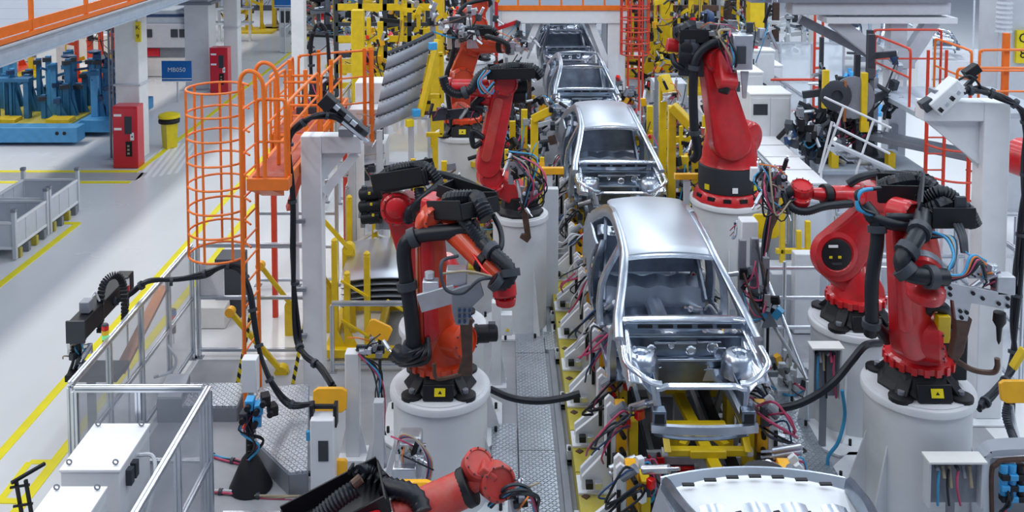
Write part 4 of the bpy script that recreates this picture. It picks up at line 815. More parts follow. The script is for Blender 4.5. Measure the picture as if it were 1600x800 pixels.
def fire_cab(label, x, y, w, h, d):
    t = thing('fire_cabinet', label, 'fire cabinet', (x, y, 0), 'red fire cabinets'); MB().b2((x - w / 2, y, 0.01), (x + w / 2, y + d, h)).build('body', 'cabinet_red', t, bev=.01)
    MB().b2((x - w / 2 + .02, y - .02, .04), (x + w / 2 - .02, y - .001, h - .04)).build('door', 'cabinet_red', t, bev=.006)
    MB().b2((x + .0, y - .03, h * .56), (x + w * .28, y - .021, h * .84)).build('upper_window', 'dark_grey', t); MB().b2((x + .02, y - .03, h * .2), (x + w * .28, y - .021, h * .44)).build('lower_window', 'black', t)
    for k in range(3): MB().box((x + .09, y - .04, h * (.25 + .06 * k)), (.05, .02, .05)).build('gauge', 'tan', t)
    for z in (.86, .64): MB().b2((x - w * .42, y - .028, h * z - .03), (x - w * .12, y - .021, h * z + .03)).build('white_label', 'pure_white', t)
    MB().b2((x + w * .22, y - .028, h * .46), (x + w * .36, y - .021, h * .58)).build('hose_tag', 'pure_white', t); MB().cyl((x + w * .3, y - .05, h * .52), (x + w * .3, y - .02, h * .52), .02, n=8).build('handle', 'dark_grey', t)
fire_cab('nearer red fire cabinet in front of the K9 column', -9.42, 23.72, .63, 1.58, .42)
fire_cab('farther red fire cabinet beside the broad white column', -9.68, 32.6, .62, 1.58, .42)
t = thing('rubbish_bin', 'yellow rubbish bin with black bag behind the nearer fire cabinet', 'bin', (-9.25, 25.2, 0)); x, y = -9.0, 25.7
MB().lathe((x, y, .01), [(.20, 0), (.24, .75), (.25, .76)], 4).build('body', 'safety_yellow', t); MB().lathe((x, y, .77), [(.28, -.08), (.29, .0), (.24, .06), (.2, .04)], 12).build('bag', 'black', t)
MB().lathe((x, y, .83), [(.29, 0), (.28, .08), (.1, .14), (0, .14)], 14).build('lid', 'safety_yellow', t)
# hanging blue sign
def sign_board(label, x, y, z0, w, h, txt=None, post=True, m='sign_blue', sz=.2):
    t = thing('blue_sign', label, 'sign', (x, y, 0)); MB().b2((x - w / 2, y, z0), (x + w / 2, y + .03, z0 + h)).build('board', m, t)
    MB().b2((x - w / 2, y - .006, z0 + .06), (x + w / 2, y - .001, z0 + .085)).build('white_stripe', 'pure_white', t); MB().b2((x - w / 2, y - .004, z0 - .03), (x + w / 2, y + .03, z0 - .001)).build('lower_edge', 'pure_white', t)
    if txt: text(txt, (x, y - .008, z0 + h * .55), (1, 0, 0), (0, 0, 1), sz, 'pure_white', t)
    if post: MB().cyl((x, y + .06, 0), (x, y + .06, z0 + h * .8), .03, n=8).build('stand', 'light_grey', t)
    return t
sign_board('blue board reading MB050 standing by the broad white column', -10.65, 31.2, .72, .98, .66, 'MB050', sz=.21)
sign_board('small blank blue board on a white stand, top left of the aisle', -9.2, 40.5, 2.0, .85, .5)
t = thing('work_station', 'narrow white work station under the small blue board', 'cabinet', (-9.2, 41, 0)); MB().b2((-9.5, 40.8, .01), (-8.95, 41.3, 1.95)).build('body', 'white', t, bev=.02); MB().b2((-9.42, 40.77, 1.3), (-9.03, 40.799, 1.8)).build('screen', 'dark_grey', t); MB().b2((-9.42, 40.77, .7), (-9.03, 40.799, 1.1)).build('front_panel', 'light_grey', t)
build_col('white column in the aisle right of the small blue board', -8.6, 40.0, .42, 9) if False else build_col('slim white column standing behind the orange platform rails', -5.62, 26.5, .36, 9)
# grey process machine
t = thing('process_machine', 'pale grey machine with dark windows left of the broad white column', 'machine', (-13.2, 36, 0)); x = -12.6
MB().b2((x - 1.1, 35.5, 1.1), (x + 1.0, 37, 2.0)).build('body', 'light_grey', t, bev=.02); MB().b2((x - 1.1, 35.6, 2.0), (x + 1.0, 36.9, 2.5)).build('upper_body', 'machine_grey', t, bev=.02); MB().b2((x - 1.1, 35.5, .02), (x + 1.2, 37, .7)).build('plinth', 'cream', t, bev=.02)
MB().b2((x - .9, 35.7, .7), (x + 1.0, 37, 1.1)).build('recess', 'mid_grey', t)
for a, b_, m_ in ((-.9, -.4, 'dark_grey'), (.3, .55, 'dark_grey'), (.62, .85, 'dark_grey')): MB().b2((x + a, 35.46, 1.5), (x + b_, 35.499, 1.8)).build('window', m_, t)
MB().b2((x - 1.0, 35.66, .75), (x - .2, 35.69, 1.05)).build('red_panel', 'cabinet_red', t); MB().b2((x - 1.0, 35.57, 2.25), (x + .9, 35.599, 2.35)).build('vent_strip', 'dark_blue', t)
# conveyor racks far behind
for i, (x, y, z, s, lb) in enumerate(((-13, 44, 0, 1, 'far rack of shelves above the pale grey machine'), (-16.5, 42, 0, 1.2, 'far rack of shelves left of the pale grey machine'))):
    t = thing('shelf_rack', lb, 'rack', (x, y, 0))
    for dx in (-1.4, 0, 1.4): MB().b2((x + dx - .05, y - .05, 0), (x + dx + .05, y + .05, 3.2)).build('upright', 'cream', t)
    for z in (.8, 1.5, 2.2, 2.9): MB().b2((x - 1.5, y - .4, z), (x + 1.5, y + .4, z + .08)).build('shelf', 'light_grey', t)
    R = rnd(i + 5)
    for k in range(14): MB().box((x + R.uniform(-1.3, 1.3), y - .2, R.choice((1.05, 1.75, 2.45, 3.1))), (R.uniform(.15, .4), .4, R.uniform(.2, .4)), rz=R.uniform(-.3, .3)).build('load', R.choice(('tan', 'dark_grey', 'yellow', 'brown')), t)
for i, (x, y, w_, h, m_, lb, sd) in enumerate(((-20, 37, 3, 2.4, 'orange_red', 'far orange-red robot cell under the gangway at the left edge', 3), (-17, 36, 2.4, 2.8, 'yellow', 'far yellow tool rack seen under the gangway', 4), (-14.6, 35, 2.4, 2.9, 'orange_red', 'far cluster of orange-red tooling left of the K9 column', 5), (-12.2, 47, 2.2, 3.4, 'yellow', 'far yellow tooling above the shelf rack', 6), (-14, 56, 4.5, 3.4, 'dark_grey', 'dark machinery at the top edge left of the aisle', 7), (-10.5, 48, 3.0, 3.2, 'tan', 'far tan machinery right of the slimmer column', 8), (-9.7, 52, 2.6, 3.2, 'red', 'far red tooling at the top edge by the slimmer column', 18), (-7.6, 60, 4, 2.4, 'yellow', 'far yellow fixture at the top edge of the aisle', 9))):
    jig('tool_cell', lb, 'machine', (x, y, 0), w_, 1.6, h, 60 + sd, m_, posts=5, arms=10, clamps=14, cab=8, hs=1.6)
tag(MB().b2((-22, 38.6, .02), (-12.5, 38.9, 1.1)).build('low_wall', 'cream', bev=.02), 'low cream barrier in front of the far cells under the gangway', 'barrier')
build_col('cream column under the gangway left of the blue jig', -15.8, 33.4, .7, 4.1, 'cream'); build_col('far cream column above the shelf rack', -14.4, 45.5, .35, 4.1, 'cream')
tag(MB().b2((-17.6, 32.2, .01), (-16.8, 32.8, 1.5)).build('electric_cabinet', 'dark_blue', bev=.02), 'dark blue cabinet behind the blue jig', 'cabinet')
tag(MB().grid(lambda u, v: (-20.6 + 3.4 * u, 30.2 + .8 * v, .02 + 1.75 * math.sin(math.pi * (.08 + .84 * u)) ** .7 + .1 * math.sin(v * 7 + u * 9)), 14, 6, (0, 0, -.02)).build('covered_load', 'navy_canvas'), 'dark covered load at the left edge behind the blue jig', 'cover')
# blue jig on its dolly
t = thing('blue_jig', 'long blue welding jig on a pale blue base at the left edge', 'jig', (-14, 27.5, 0))
MB().b2((-17.5, 25.8, .1), (-11.55, 26.3, .52)).b2((-17.5, 26.3, .1), (-11.9, 29.2, .45)).build('base_frame', 'light_blue', t, bev=.02); MB().b2((-11.9, 26.75, .14), (-10.95, 29.9, .50)).build('side_frame', 'light_blue', t, bev=.02)
MB().b2((-17.4, 26.35, .45), (-12.0, 29.1, .50)).build('deck', 'dirty_yellow', t)
for x in (-15.9, -14.2, -12.7): MB().b2((x, 26.4, .5), (x + .65, 26.85, .60)).build('yellow_pad', 'yellow', t, bev=.01)
for x in (-11.9, -12.1): MB().cyl((x, 25.79, .36), (x, 25.84, .36), .05, n=12).build('socket', 'black', t)
MB().b2((-10.949, 27.5, .25), (-10.94, 27.9, .42)).build('sticker', 'safety_yellow', t)
R = rnd(77)
for i in range(60):
    x = -16.8 + R.random() * 5.6; y = R.uniform(26.9, 29.4); h = R.uniform(.6, 1.7); w_ = R.uniform(.10, .2)
    o = MB().bar((x, y, .5), (x, y, h + .5), w_, w_ * .8).build('post', R.choice(('blue', 'blue', 'light_blue')), t, bev=.01)
    MB().prism([(x + w_ / 2, y, .5), (x + w_ / 2 + .2, y, .5), (x + w_ / 2, y, .5 + h * .6)], (0, .03, 0)).build('gusset', 'blue', o); MB().box((x, y - .1, h + .4), (w_ * 1.6, .12, .12), rz=R.uniform(0, 1)).build('clamp', R.choice(('blue', 'dark_blue', 'dark_grey')), o)
    if R.random() < .6: MB().bar((x, y, h * .8 + .4), (x + R.uniform(-.5, .5), y + R.uniform(-.3, .3), h * .8 + .5), .07).build('arm', R.choice(('blue', 'dark_blue')), o)
for x in (-14.9, -14.3):
    pass
b = MB().b2((-14.45, 26.9, .5), (-14.3, 27.1, 1.55)).b2((-13.55, 26.9, .5), (-13.4, 27.1, 1.55)).b2((-14.5, 26.85, 1.55), (-13.35, 27.15, 1.66)).b2((-13.98, 26.95, .5), (-13.9, 27.05, 1.55)); b.build('portal', 'blue', t, bev=.01)
for x, y, h in ((-12.3, 28.6, 2.1), (-11.7, 28.9, 1.9), (-11.2, 29.3, 2.2), (-13.0, 28.4, 2.0)):
    o = MB().tube([(x, y, .5), (x + .02, y, h * .6), (x + .12, y, h)], .08, n=6).build('tall_arm', 'blue', t); MB().lathe((x + .1, y - .05, h), [(.16, 0), (.2, .03), (.2, .06), (.1, .09)], 12).build('handwheel', 'dark_blue', o)
# steel boxes on the yellow line
def steel_box(label, x0, y0, x1, y1):
    t = thing('steel_pallet_box', label, 'container', ((x0 + x1) / 2, (y0 + y1) / 2, 0), 'steel pallet boxes'); z0, z1 = .2, .72
    MB().b2((x0, y0, z0), (x1, y1, z0 + .03)).build('floor_sheet', 'light_grey', t)
    for a, b_, i in (((x0, y0), (x1, y0), 0), ((x1, y0), (x1, y1), 0), ((x1, y1), (x0, y1), 0), ((x0, y1), (x0, y0), 0)):
        MB().bar((a[0], a[1], .47), (b_[0], b_[1], .47), .012, .5).build('side_sheet', 'light_grey', t)
        for z in (.24, .72): MB().bar((a[0], a[1], z), (b_[0], b_[1], z), .045, .05).build('rim', 'white', t, bev=.006)
        for k in (.33, .66): p = V((a[0], a[1], 0)).lerp(V((b_[0], b_[1], 0)), k); MB().box((p.x, p.y, .48), (.03, .03, .46)).build('stiffener', 'light_grey', t)
    for x in (x0, x1):
        for y in (y0, y1): MB().box((x, y, .48), (.075, .075, .9)).build('corner_post', 'light_grey', t, bev=.008); MB().box((x, y, .96), (.09, .09, .06)).build('post_cap', 'mid_grey', t)
    for k in range(4): MB().box((x1 - .02, y0 + (y1 - y0) * (k + .5) / 4, .10), (.12, .09, .18)).build('foot', ('dirty_yellow', 'mid_grey')[k % 2], t)
steel_box('nearer open grey steel box on the yellow line at the left edge', -10.35, 17.75, -9.18, 19.02); steel_box('farther open grey steel box on the yellow line at the left edge', -10.35, 19.15, -9.18, 20.45)
# --- fences front left ---
fence('clear-panel aluminium fence along the yellow line, front left', (-4.6, 9.95), (-4.6, 13.95), 1.75, 4)
fence('short clear-panel fence crossing behind the white control boxes', (-4.52, 9.87), (-3.17, 9.87), 1.75, 2)
fence('clear-panel fence running to the bottom edge beside the white control boxes', (-3.1, 6.9), (-3.1, 9.87), 1.75, 3)
fence('aluminium fence crossing behind the orange ladder', (-4.52, 13.98), (-2.9, 13.98), 1.75, 1, panel=None)
fence('low aluminium rail fence in front of the chequer plate deck', (-3.0, 9.95), (-1.5, 9.95), .30, 1, rails=(.1,), panel=None)
fence('aluminium fence behind the white gantry post, left part', (-4.3, 16.6), (-2.9, 16.6), 1.9, 2, panel=None, rails=(.1, .7, 1.3))
fence('aluminium fence between the gantry post and the yellow hood rack', (-2.6, 15.9), (-2.6, 19.9), 2.0, 3, panel=None, rails=(.1, .7, 1.3))
fence('aluminium rail fence in front of the yellow hood rack', (-2.45, 13.55), (-1.0, 13.55), 1.05, 1, panel=None, rails=(.12,))
# control boxes with eye bolts
def ctrl_box(label, x0, x1, y0, y1, z0, z1):
    t = thing('control_cabinet', label, 'cabinet', ((x0 + x1) / 2, (y0 + y1) / 2, 0), 'white control cabinets'); MB().b2((x0, y0, z0), (x1, y1, z1 - .03)).build('body', 'white', t, bev=.008); MB().b2((x0 - .01, y0 - .01, z1 - .03), (x1 + .01, y1 + .01, z1)).build('lid', 'pure_white', t, bev=.006)
    for x in (x0 + .06, x1 - .06):
        for y in (y0 + .06, y1 - .06):
            MB().tube([(x + .025 * math.cos(a * .785), y, z1 + .035 + .025 * math.sin(a * .785)) for a in range(9)], .008, n=6, smooth=0).build('eye_bolt', 'mid_grey', t)
    b = MB(); 
    for k in range(2): MB().box((x1 + .03, y0 + .18 + .12 * k, z1 - .18), (.06, .08, .16)).build('plug_block', 'dark_grey', t, bev=.005)
    MB().tube([(x1 + .02, y0 + .4, z1 - .1), (x1 + .18, y0 + .4, z1 - .12), (x1 + .24, y0 + .25, z1 - .3), (x1 + .2, y0 + .1, z1 - .6)], .02, n=7).build('conduit', 'light_grey', t)
    for x in (x0 + .05, x1 - .05): MB().b2((x - .02, (y0 + y1) / 2 - .02, 0), (x + .02, (y0 + y1) / 2 + .02, z0)).build('leg', 'alu', t)
ctrl_box('larger white control cabinet with eye bolts in the front left corner', -4.25, -3.68, 8.93, 9.72, .7, 1.42); ctrl_box('lower white control cabinet at the bottom edge, front left', -4.22, -3.72, 8.0, 8.72, .7, 1.38)
t = thing('folding_bracket', 'black folding bracket outside the fence corner', 'bracket', (-4.9, 9.6, 0)); MB().bar((-4.85, 9.5, .0), (-4.98, 9.5, .95), .03).bar((-4.75, 9.5, .0), (-4.88, 9.5, .95), .03).build('uprights', 'black', t)
for z in (.3, .5, .7, .9): MB().bar((-4.72 - z * .13, 9.5, z), (-4.9 - z * .13, 9.45, z), .02).build('rung', 'black', t)
MB().bar((-5.0, 9.45, .95), (-4.8, 9.75, .97), .03).build('top_bar', 'black', t)
# linear unit with chain
t = thing('linear_axis', 'black linear axis with arched cable chain outside the fence', 'machine', (-5.0, 11.9, 0))
MB().b2((-5.17, 11.15, 1.62), (-4.97, 12.7, 1.85)).build('beam', 'black', t, bev=.01); MB().b2((-5.18, 11.12, 1.60), (-4.96, 11.15, 1.87)).build('end_cap', 'dark_grey', t)
MB().b2((-5.12, 11.35, 1.86), (-5.0, 11.5, 2.0)).build('motor_block', 'mid_grey', t, bev=.01); MB().tube([(-5.05, 11.5, 1.95), (-5.03, 11.6, 2.02), (-4.98, 11.62, 1.9)], .012, n=6).build('motor_cable', 'light_grey', t)
arch = spline([P(157, 520, 11.7), P(157, 480, 11.7), P(160, 448, 11.7), P(172, 432, 11.75), P(186, 432, 11.8), P(193, 448, 11.85), P(195, 478, 11.85), P(195, 505, 11.85)], 5)
for i in range(0, len(arch) - 1):
    a, b_ = arch[i], arch[i + 1]; MB().bar(a.lerp(b_, .08), a.lerp(b_, .85), .085, .05, (0, 1, 0)).build('chain_link', 'rubber', t, bev=.005)
for k in range(3): MB().tube([P(112 + 6 * k, 535, 11.3), P(116 + 4 * k, 560, 11.35), P(108 + 4 * k, 585, 11.4)], .025, n=7).build('support_tube', ('rubber', 'alu', 'rubber')[k], t)
gripper(t, P(125, 545, 11.35), .3, .35, 71, 'alu')
MB().b2((-5.25, 11.2, 1.08), (-4.62, 11.6, 1.16)).build('bracket_plate', 'black', t, bev=.01); MB().b2((-5.05, 11.35, .01), (-4.97, 11.43, 1.08)).build('stand', 'black', t)
MB().bar((-4.75, 11.6, 1.0), (-4.68, 13.0, 1.5), .14, .05).build('amber_guard', 'copper', t)
def stack_light(label, p, cols, h=.05, r=.033, base=.12, foot=None):
    p = V(p); t = thing('signal_tower', label, 'signal light', p, 'signal towers'); z = 0
    MB().cyl(p, p + V((0, 0, base)), r * .8, n=12).build('base', 'black', t); z = base
    for c_ in cols: MB().cyl(p + V((0, 0, z)), p + V((0, 0, z + h - .004)), r, n=14).build('lens', c_, t); z += h
    MB().cyl(p + V((0, 0, z)), p + V((0, 0, z + .02)), r, r * .7, n=14).build('cap', 'dark_grey', t); 
    if foot is not None: MB().cyl((p.x, p.y, foot), p, .015, n=8).build('pole', 'alu', t)
stack_light('signal tower with green, yellow and red lens on the fence top', P(165, 545, 11.0), ('lamp_green', 'lamp_yellow', 'lamp_red'), .055, .042, .12, 1.75)
stack_light('red and white signal tower beside the arched cable chain', P(198, 478, 12.2), ('dark_blue', 'lamp_red', 'lamp_white'), .09, .04, .1, 0)
stack_light('low blue and yellow signal tower outside the fence behind the clear panels', P(271, 520, 14.4), ('lamp_yellow', 'lamp_red', 'sign_blue'), .07, .05, .15, 0)
def cable_thing(label, pts, r, m='rubber', n=1, name='cable_bundle', sp=.03, cat='cable', corr=0):
    o = None; R = rnd(len(label))
    if n == 1: return tag(MB().tube(pts, r, n=9, smooth=8, corr=corr).build(name, m), label, cat)
    t = thing(name, label, cat, pts[0])
    for i in range(n):
        MB().tube([V(p) + V((R.uniform(-sp, sp), R.uniform(-sp, sp), R.uniform(-sp, sp))) for p in pts], r, n=7, smooth=8).build('cable', m if isinstance(m, str) else m[i % len(m)], t)
    s = spline(pts, 6)
    for k in range(3, len(s) - 3, 7): d = (s[k + 1] - s[k - 1]).normalized(); MB().cyl(s[k] - d * .02, s[k] + d * .02, r + sp + .005, n=10).build('cable_tie', 'dark_grey', t)
    return t
cable_thing('thick black cables arching from the linear axis over the fence to the floor', [P(160, 482, 12.0), P(200, 460, 12.1), P(232, 441, 12.1), P(275, 439, 12.2), P(320, 428, 12.3), P(352, 416, 12.3), P(378, 425, 12.3), P(390, 460, 12.2), P(399, 510, 12.1), P(408, 555, 12.0), P(425, 600, 11.9), P(455, 632, 11.9), P(492, 630, 11.9)], .028, n=3, sp=.025)
cable_thing('black cables hanging down the white gantry post', [P(560, 205, 12.6), P(530, 186, 12.5), P(500, 180, 12.4), P(470, 195, 12.4), P(452, 225, 12.4), P(456, 300, 12.4), P(460, 400, 12.4), P(464, 520, 12.4), P(475, 553, 12.2), P(500, 575, 12.0), P(520, 602, 11.6)], .024, n=4, sp=.03)
# orange ladder with cage and platform
t = thing('caged_ladder', 'orange caged ladder with hoops and top platform, left of the white gantry post', 'ladder', (-3.35, 12.4, 0)); la, lb = V((-3.34, 12.15, 0)), V((-3.3, 12.75, 0))
for p in (la, lb): MB().cyl(p + V((0, 0, .01)), p + V((0, 0, 4.45)), .028, n=8).build('stringer', 'orange', t); MB().box(p + V((0, 0, .006)), (.16, .16, .012)).build('foot_plate', 'cage_red', t)
for k in range(14): z = .4 + .29 * k; MB().cyl(la + V((0, 0, z)), lb + V((0, 0, z)), .014, n=6).build('rung', 'orange', t)
cage(t, (-3.72, 12.45, 0), .40, 2.2, 4.40, 'orange', 7, 6, 25, 335, .015)
for p in (la, lb): MB().tube([p + V((0, 0, 4.2)), p + V((0, 0, 4.55)), p + V((.1, 0, 4.68)), p + V((.26, 0, 4.6)), p + V((.3, 0, 4.3)), p + V((.3, 0, 3.3))], .028, n=8).build('grab_rail', 'orange', t)
t = thing('platform', 'orange working platform behind the caged ladder', 'platform', (-3, 13.5, 3.2))
MB().b2((-3.28, 12.15, 3.12), (-2.74, 14.4, 3.28)).build('edge_frame', 'orange', t, bev=.01); MB().b2((-3.22, 12.21, 3.281), (-2.8, 14.34, 3.29)).build('deck', 'rust_red', t)
MB().prism([(-3.28, 12.2, 3.12), (-3.28, 13.0, 3.12), (-3.28, 12.95, 2.8)], (.3, 0, 0)).build('bracket', 'orange', t)
MB().bar((-3.2, 14.2, 2.2), (-2.8, 13.4, 3.1), .08).build('strut', 'cage_red', t)
rl = lambda pts, sm=0: MB().tube(pts, .022, n=8, smooth=sm).build('rail', 'orange', t)
for z in (3.75, 4.1): MB().tube([(-3.28, 14.3, z), (-2.76, 14.3, z)], .02, n=8, smooth=0).build('rail', 'orange', t)
def hoop(t, a, b_, z0, z1, mids=1, m='orange', r=.022):
    a, b_ = V(a), V(b_); q = (b_ - a) * .08; u = V((0, 0, 1))
    MB().tube([a + u * z0, a + u * (z1 - .12), a + q * .4 + u * (z1 - .03), a + q * 1.3 + u * z1, b_ - q * 1.3 + u * z1, b_ - q * .4 + u * (z1 - .03), b_ + u * (z1 - .12), b_ + u * z0], r, n=8, smooth=4).build('guard_rail', m, t)
    for k in range(mids): z = z0 + (z1 - z0) * (k + 1) / (mids + 1); MB().cyl(a + u * z, b_ + u * z, r * .8, n=7).build('mid_rail', m, t)
hoop(t, (-2.76, 12.3, 0), (-2.76, 14.3, 0), 3.2, 4.25, 2); hoop(t, (-3.14, 12.2, 0), (-2.78, 12.2, 0), 3.2, 4.3); hoop(t, (-3.25, 13.1, 0), (-3.25, 14.3, 0), 3.2, 4.3)
t = thing('platform', 'farther orange platform with grid of guard rails above the gantry', 'platform', (-3, 16, 3))
MB().b2((-3.75, 15.3, 2.95), (-2.9, 18.0, 3.05)).build('deck', 'orange', t); MB().b2((-3.7, 15.35, 3.051), (-2.95, 17.95, 3.06)).build('deck_plate', 'rust_red', t)
hoop(t, (-3.65, 15.3, 0), (-2.95, 15.3, 0), 2.7, 4.0, 3); hoop(t, (-3.72, 15.3, 0), (-3.72, 17.0, 0), 2.7, 4.0, 2); hoop(t, (-3.6, 16.9, 0), (-2.4, 17.5, 0), 2.6, 4.05, 2)
hoop(t, (-2.9, 15.3, 0), (-2.9, 17.2, 0), 2.7, 4.0, 2)
for x, y in ((-3.6, 16.2), (-3.4, 15.3), (-3.15, 15.3), (-2.4, 17.5), (-2.5, 17.4), (-2.35, 17.3), (-3.3, 17.2), (-2.9, 16.2)): MB().b2((x - .03, y - .03, 2.4), (x + .03, y + .03, 4.1)).build('upright', 'orange', t)
for x, y in ((-3.7, 15.35), (-2.95, 15.35), (-3.7, 17.9), (-2.95, 17.9)): MB().b2((x - .04, y - .04, 0), (x + .04, y + .04, 2.95)).build('support_post', 'cage_red', t)
cable_thing('black cable loop hanging over the farther orange platform', [P(488, 140, 17), P(486, 70, 17), P(490, 45, 17), P(500, 39, 17), P(509, 50, 17), P(514, 100, 17), P(518, 150, 17)], .03, n=2, sp=.03)
jig('tool_cell', 'dark small machinery inside the farther orange platform rails', 'machine', (-3.25, 17.0, 3.06), .7, .7, .75, 99, 'dark_grey', 4, 6, 8, 6)
# white gantry post with gusset
t = thing('white_gantry', 'tall white steel gantry left of the foremost robots, cables down its post', 'gantry', (-2.55, 13.0, 0)); gy = 12.95
MB().b2((-2.72, gy - .13, .03), (-2.44, gy + .13, 3.66)).build('post', 'white', t, bev=.012); MB().b2((-2.44, gy - .12, 3.42), (-1.90, gy + .12, 3.66)).build('beam', 'white', t, bev=.012)
MB().prism([(-2.44, gy - .03, 3.42), (-2.1, gy - .03, 3.42), (-2.44, gy - .03, 3.0)], (0, .03, 0)).build('gusset', 'white', t); MB().bar((-2.42, gy, 2.85), (-1.98, gy, 3.4), .10, .12).build('brace', 'white', t)
t2 = thing('support_post', 'slim grey post behind the yellow hood rack', 'post', (-2.52, 16, 0)); MB().b2((-2.58, 15.94, .02), (-2.46, 16.06, 3.05)).build('post', 'light_grey', t2, bev=.01); MB().b2((-2.46, 15.97, .02), (-2.32, 16.03, 2.7)).build('side_profile', 'white', t2, bev=.01)
MB().b2((-2.78, gy - .25, .01), (-2.38, gy + .25, .035)).build('base_plate', 'white', t)
for z in (1.55, 2.5, .9): MB().box((-2.74, gy - .16, z), (.16, .05, .05)).build('cable_bracket', 'mid_grey', t)
t = thing('scanner_unit', 'black and white scanner unit tilted on top of the white gantry', 'scanner', (-2.1, 12.9, 3.66))
MB().b2((-2.2, 12.8, 3.66), (-2.0, 13.0, 3.76)).build('mount', 'mid_grey', t)
a, b_ = P(512, 158, 12.6), P(572, 212, 12.6); MB().bar(a, b_, .16, .14).build('body', 'dark_grey', t, bev=.012); MB().bar(P(505, 168, 12.5), P(520, 152, 12.5), .2, .18).build('head', 'black', t, bev=.01)
for k in range(5): p = a.lerp(b_, .2 + .15 * k) + V((.03, -.1, .03)); MB().box(p, (.09, .04, .06), ry=.7).build('module', ('alu', 'black', 'mid_grey')[k % 3], t, bev=.004)
MB().bar(P(535, 190, 12.5), P(575, 222, 12.5), .05, .04).build('rail', 'alu', t)
# chequer deck pieces
def plate_poly(label, pix, z, name='floor_deck', m='chequer'):
    t = thing(name, label, 'deck', (G(*pix[0]).x, G(*pix[0]).y, 0)); MB().prism([G(x, y, z) for x, y in pix], (0, 0, -.03)).build('plate', m, t)
    b = MB(); q = [G(x, y, z) for x, y in pix]; 
    for i in range(len(q)): a, b_ = q[i], q[(i + 1) % len(q)]; MB().bar(a - V((0, 0, z / 2 + .015)), b_ - V((0, 0, z / 2 + .015)), .02, max(.03, z - .03)).build('skirt', 'mid_grey', t)
plate_poly('sloping chequer plate deck beside the blue camera stand', [(392, 606), (482, 600), (480, 735), (452, 738), (402, 690)], .28)
plate_poly('low chequer plate deck at the foot of the orange ladder', [(282, 598), (385, 598), (370, 634), (268, 634)], .22)
plate_poly('plain pale cover plate left of the low chequer deck', [(262, 584), (296, 584), (282, 620), (246, 620)], .35, m='light_grey')
# camera stand
c = G(392, 762); t = thing('camera_stand', 'black cone-footed stand carrying blue and black cameras', 'stand', c)
MB().lathe(c, [(.24, 0.0), (.25, .02), (.10, .36), (.05, .42), (.04, .95)], 24).build('foot', 'black', t, ang=40); 
for k in range(6): MB().ball(c + V((.01, 0, .46 + .075 * k)), (.06, .06, .03), 10, 5).build('bellows_ring', 'rubber', t)
for dx, dz, m_ in ((.02, 1.05, 'sky_blue'), (.12, 1.0, 'sky_blue'), (.2, 1.1, 'black'), (-.04, .9, 'dark_grey'), (.1, .85, 'sky_blue'), (.28, .98, 'black')):
    o = MB().box(c + V((dx, -.05, dz)), (.1, .14, .12), rz=dx * 2).build('camera', m_, t, bev=.01); MB().cyl(c + V((dx, -.13, dz)), c + V((dx, -.19, dz)), .035, n=12).build('lens', 'black', o)
cables(t, [c + V((.1, 0, 1.0)), c + V((-.05, -.1, .8)), c + V((.12, -.1, .6)), c + V((0, -.1, .4))], 6, .012, .06, 4)
t = thing('junction_box', 'white junction box on a post in front of the orange ladder', 'box', (-3.05, 11.35, 0)); MB().b2((-3.12, 11.2, .95), (-2.94, 11.35, 1.36)).build('body', 'white', t, bev=.008); MB().b2((-3.06, 11.26, .0), (-3.0, 11.32, .95)).build('post', 'light_grey', t)
# small posts and paddles
def paddle(label, p, w_, h, foot=True, m='amber', pole='rubber', ry=0.0):
    p = V(p); t = thing('amber_paddle', label, 'guard plate', (p.x, p.y, 0), 'amber plates')
    c_ = .28; q = [(-.5 + c_ * .5, -.5), (.5 - c_ * .5, -.5), (.5, -.5 + c_ * .5), (.5, .5 - c_ * .5), (.5 - c_ * .5, .5), (-.5 + c_ * .5, .5), (-.5, .5 - c_ * .5), (-.5, -.5 + c_ * .5)]
    co, si = math.cos(ry), math.sin(ry)
    MB().prism([p + V(((x * w_ * co - y * h * si), y * .06, (x * w_ * si + y * h * co))) for x, y in q], (0, .05, 0)).build('plate', m, t, bev=.008); MB().bar(p + V((-w_ * .4, .06, -h * .45)), p + V((w_ * .4, .06, -h * .45)), .04).build('underframe', 'black', t)
    if foot: MB().cyl((p.x, p.y + .08, 0.0), p + V((0, .08, 0)), .022, n=8).build('pole', pole, t)
    return t
paddle('amber plate on a pole in front of the white gantry post', P(515, 626, 11.2), .41, .27); paddle('amber plate leaning beside the yellow hood rack', P(592, 517, 12.9), .34, .20, ry=-.45)
paddle('small amber plate beside the grey control post', P(528, 733, 10.4), .20, .17); paddle('amber plate behind the lying robot forearm', P(645, 765, 8.6), .35, .11)
paddle('amber plate above the second walkway, right of the nearest car roof', P(1196, 354, 14.5), .42, .36, m='yellow'); paddle('small amber plate beside the car windscreen pillar', P(1203, 470, 13.5), .28, .10); paddle('amber plate at the right edge below the white gantry', P(1590, 613, 11), .40, .24)
t = thing('control_post', 'white control post with black head and label plate', 'post', G(497, 800)); c = V((-1.97, 10.3, 0))
MB().b2((c.x - .13, c.y - .1, 0), (c.x + .13, c.y + .1, 1.18)).build('body', 'white', t, bev=.012); MB().b2((c.x - .04, c.y - .108, .72), (c.x + .07, c.y - .1, .95)).build('label_plate', 'dark_grey', t)
for dx in (-.13, .13): MB().b2((c.x + dx - .02, c.y - .02, 1.05), (c.x + dx + .02, c.y + .1, 1.30)).build('head_bracket', 'black', t, bev=.005)
MB().b2((c.x - .13, c.y + .06, 1.22), (c.x + .13, c.y + .1, 1.26)).build('head_bar', 'black', t); MB().cyl(c + V((-.17, 0, .9)), c + V((-.17, 0, 1.0)), .025, n=8).build('button', 'hose_blue', t)
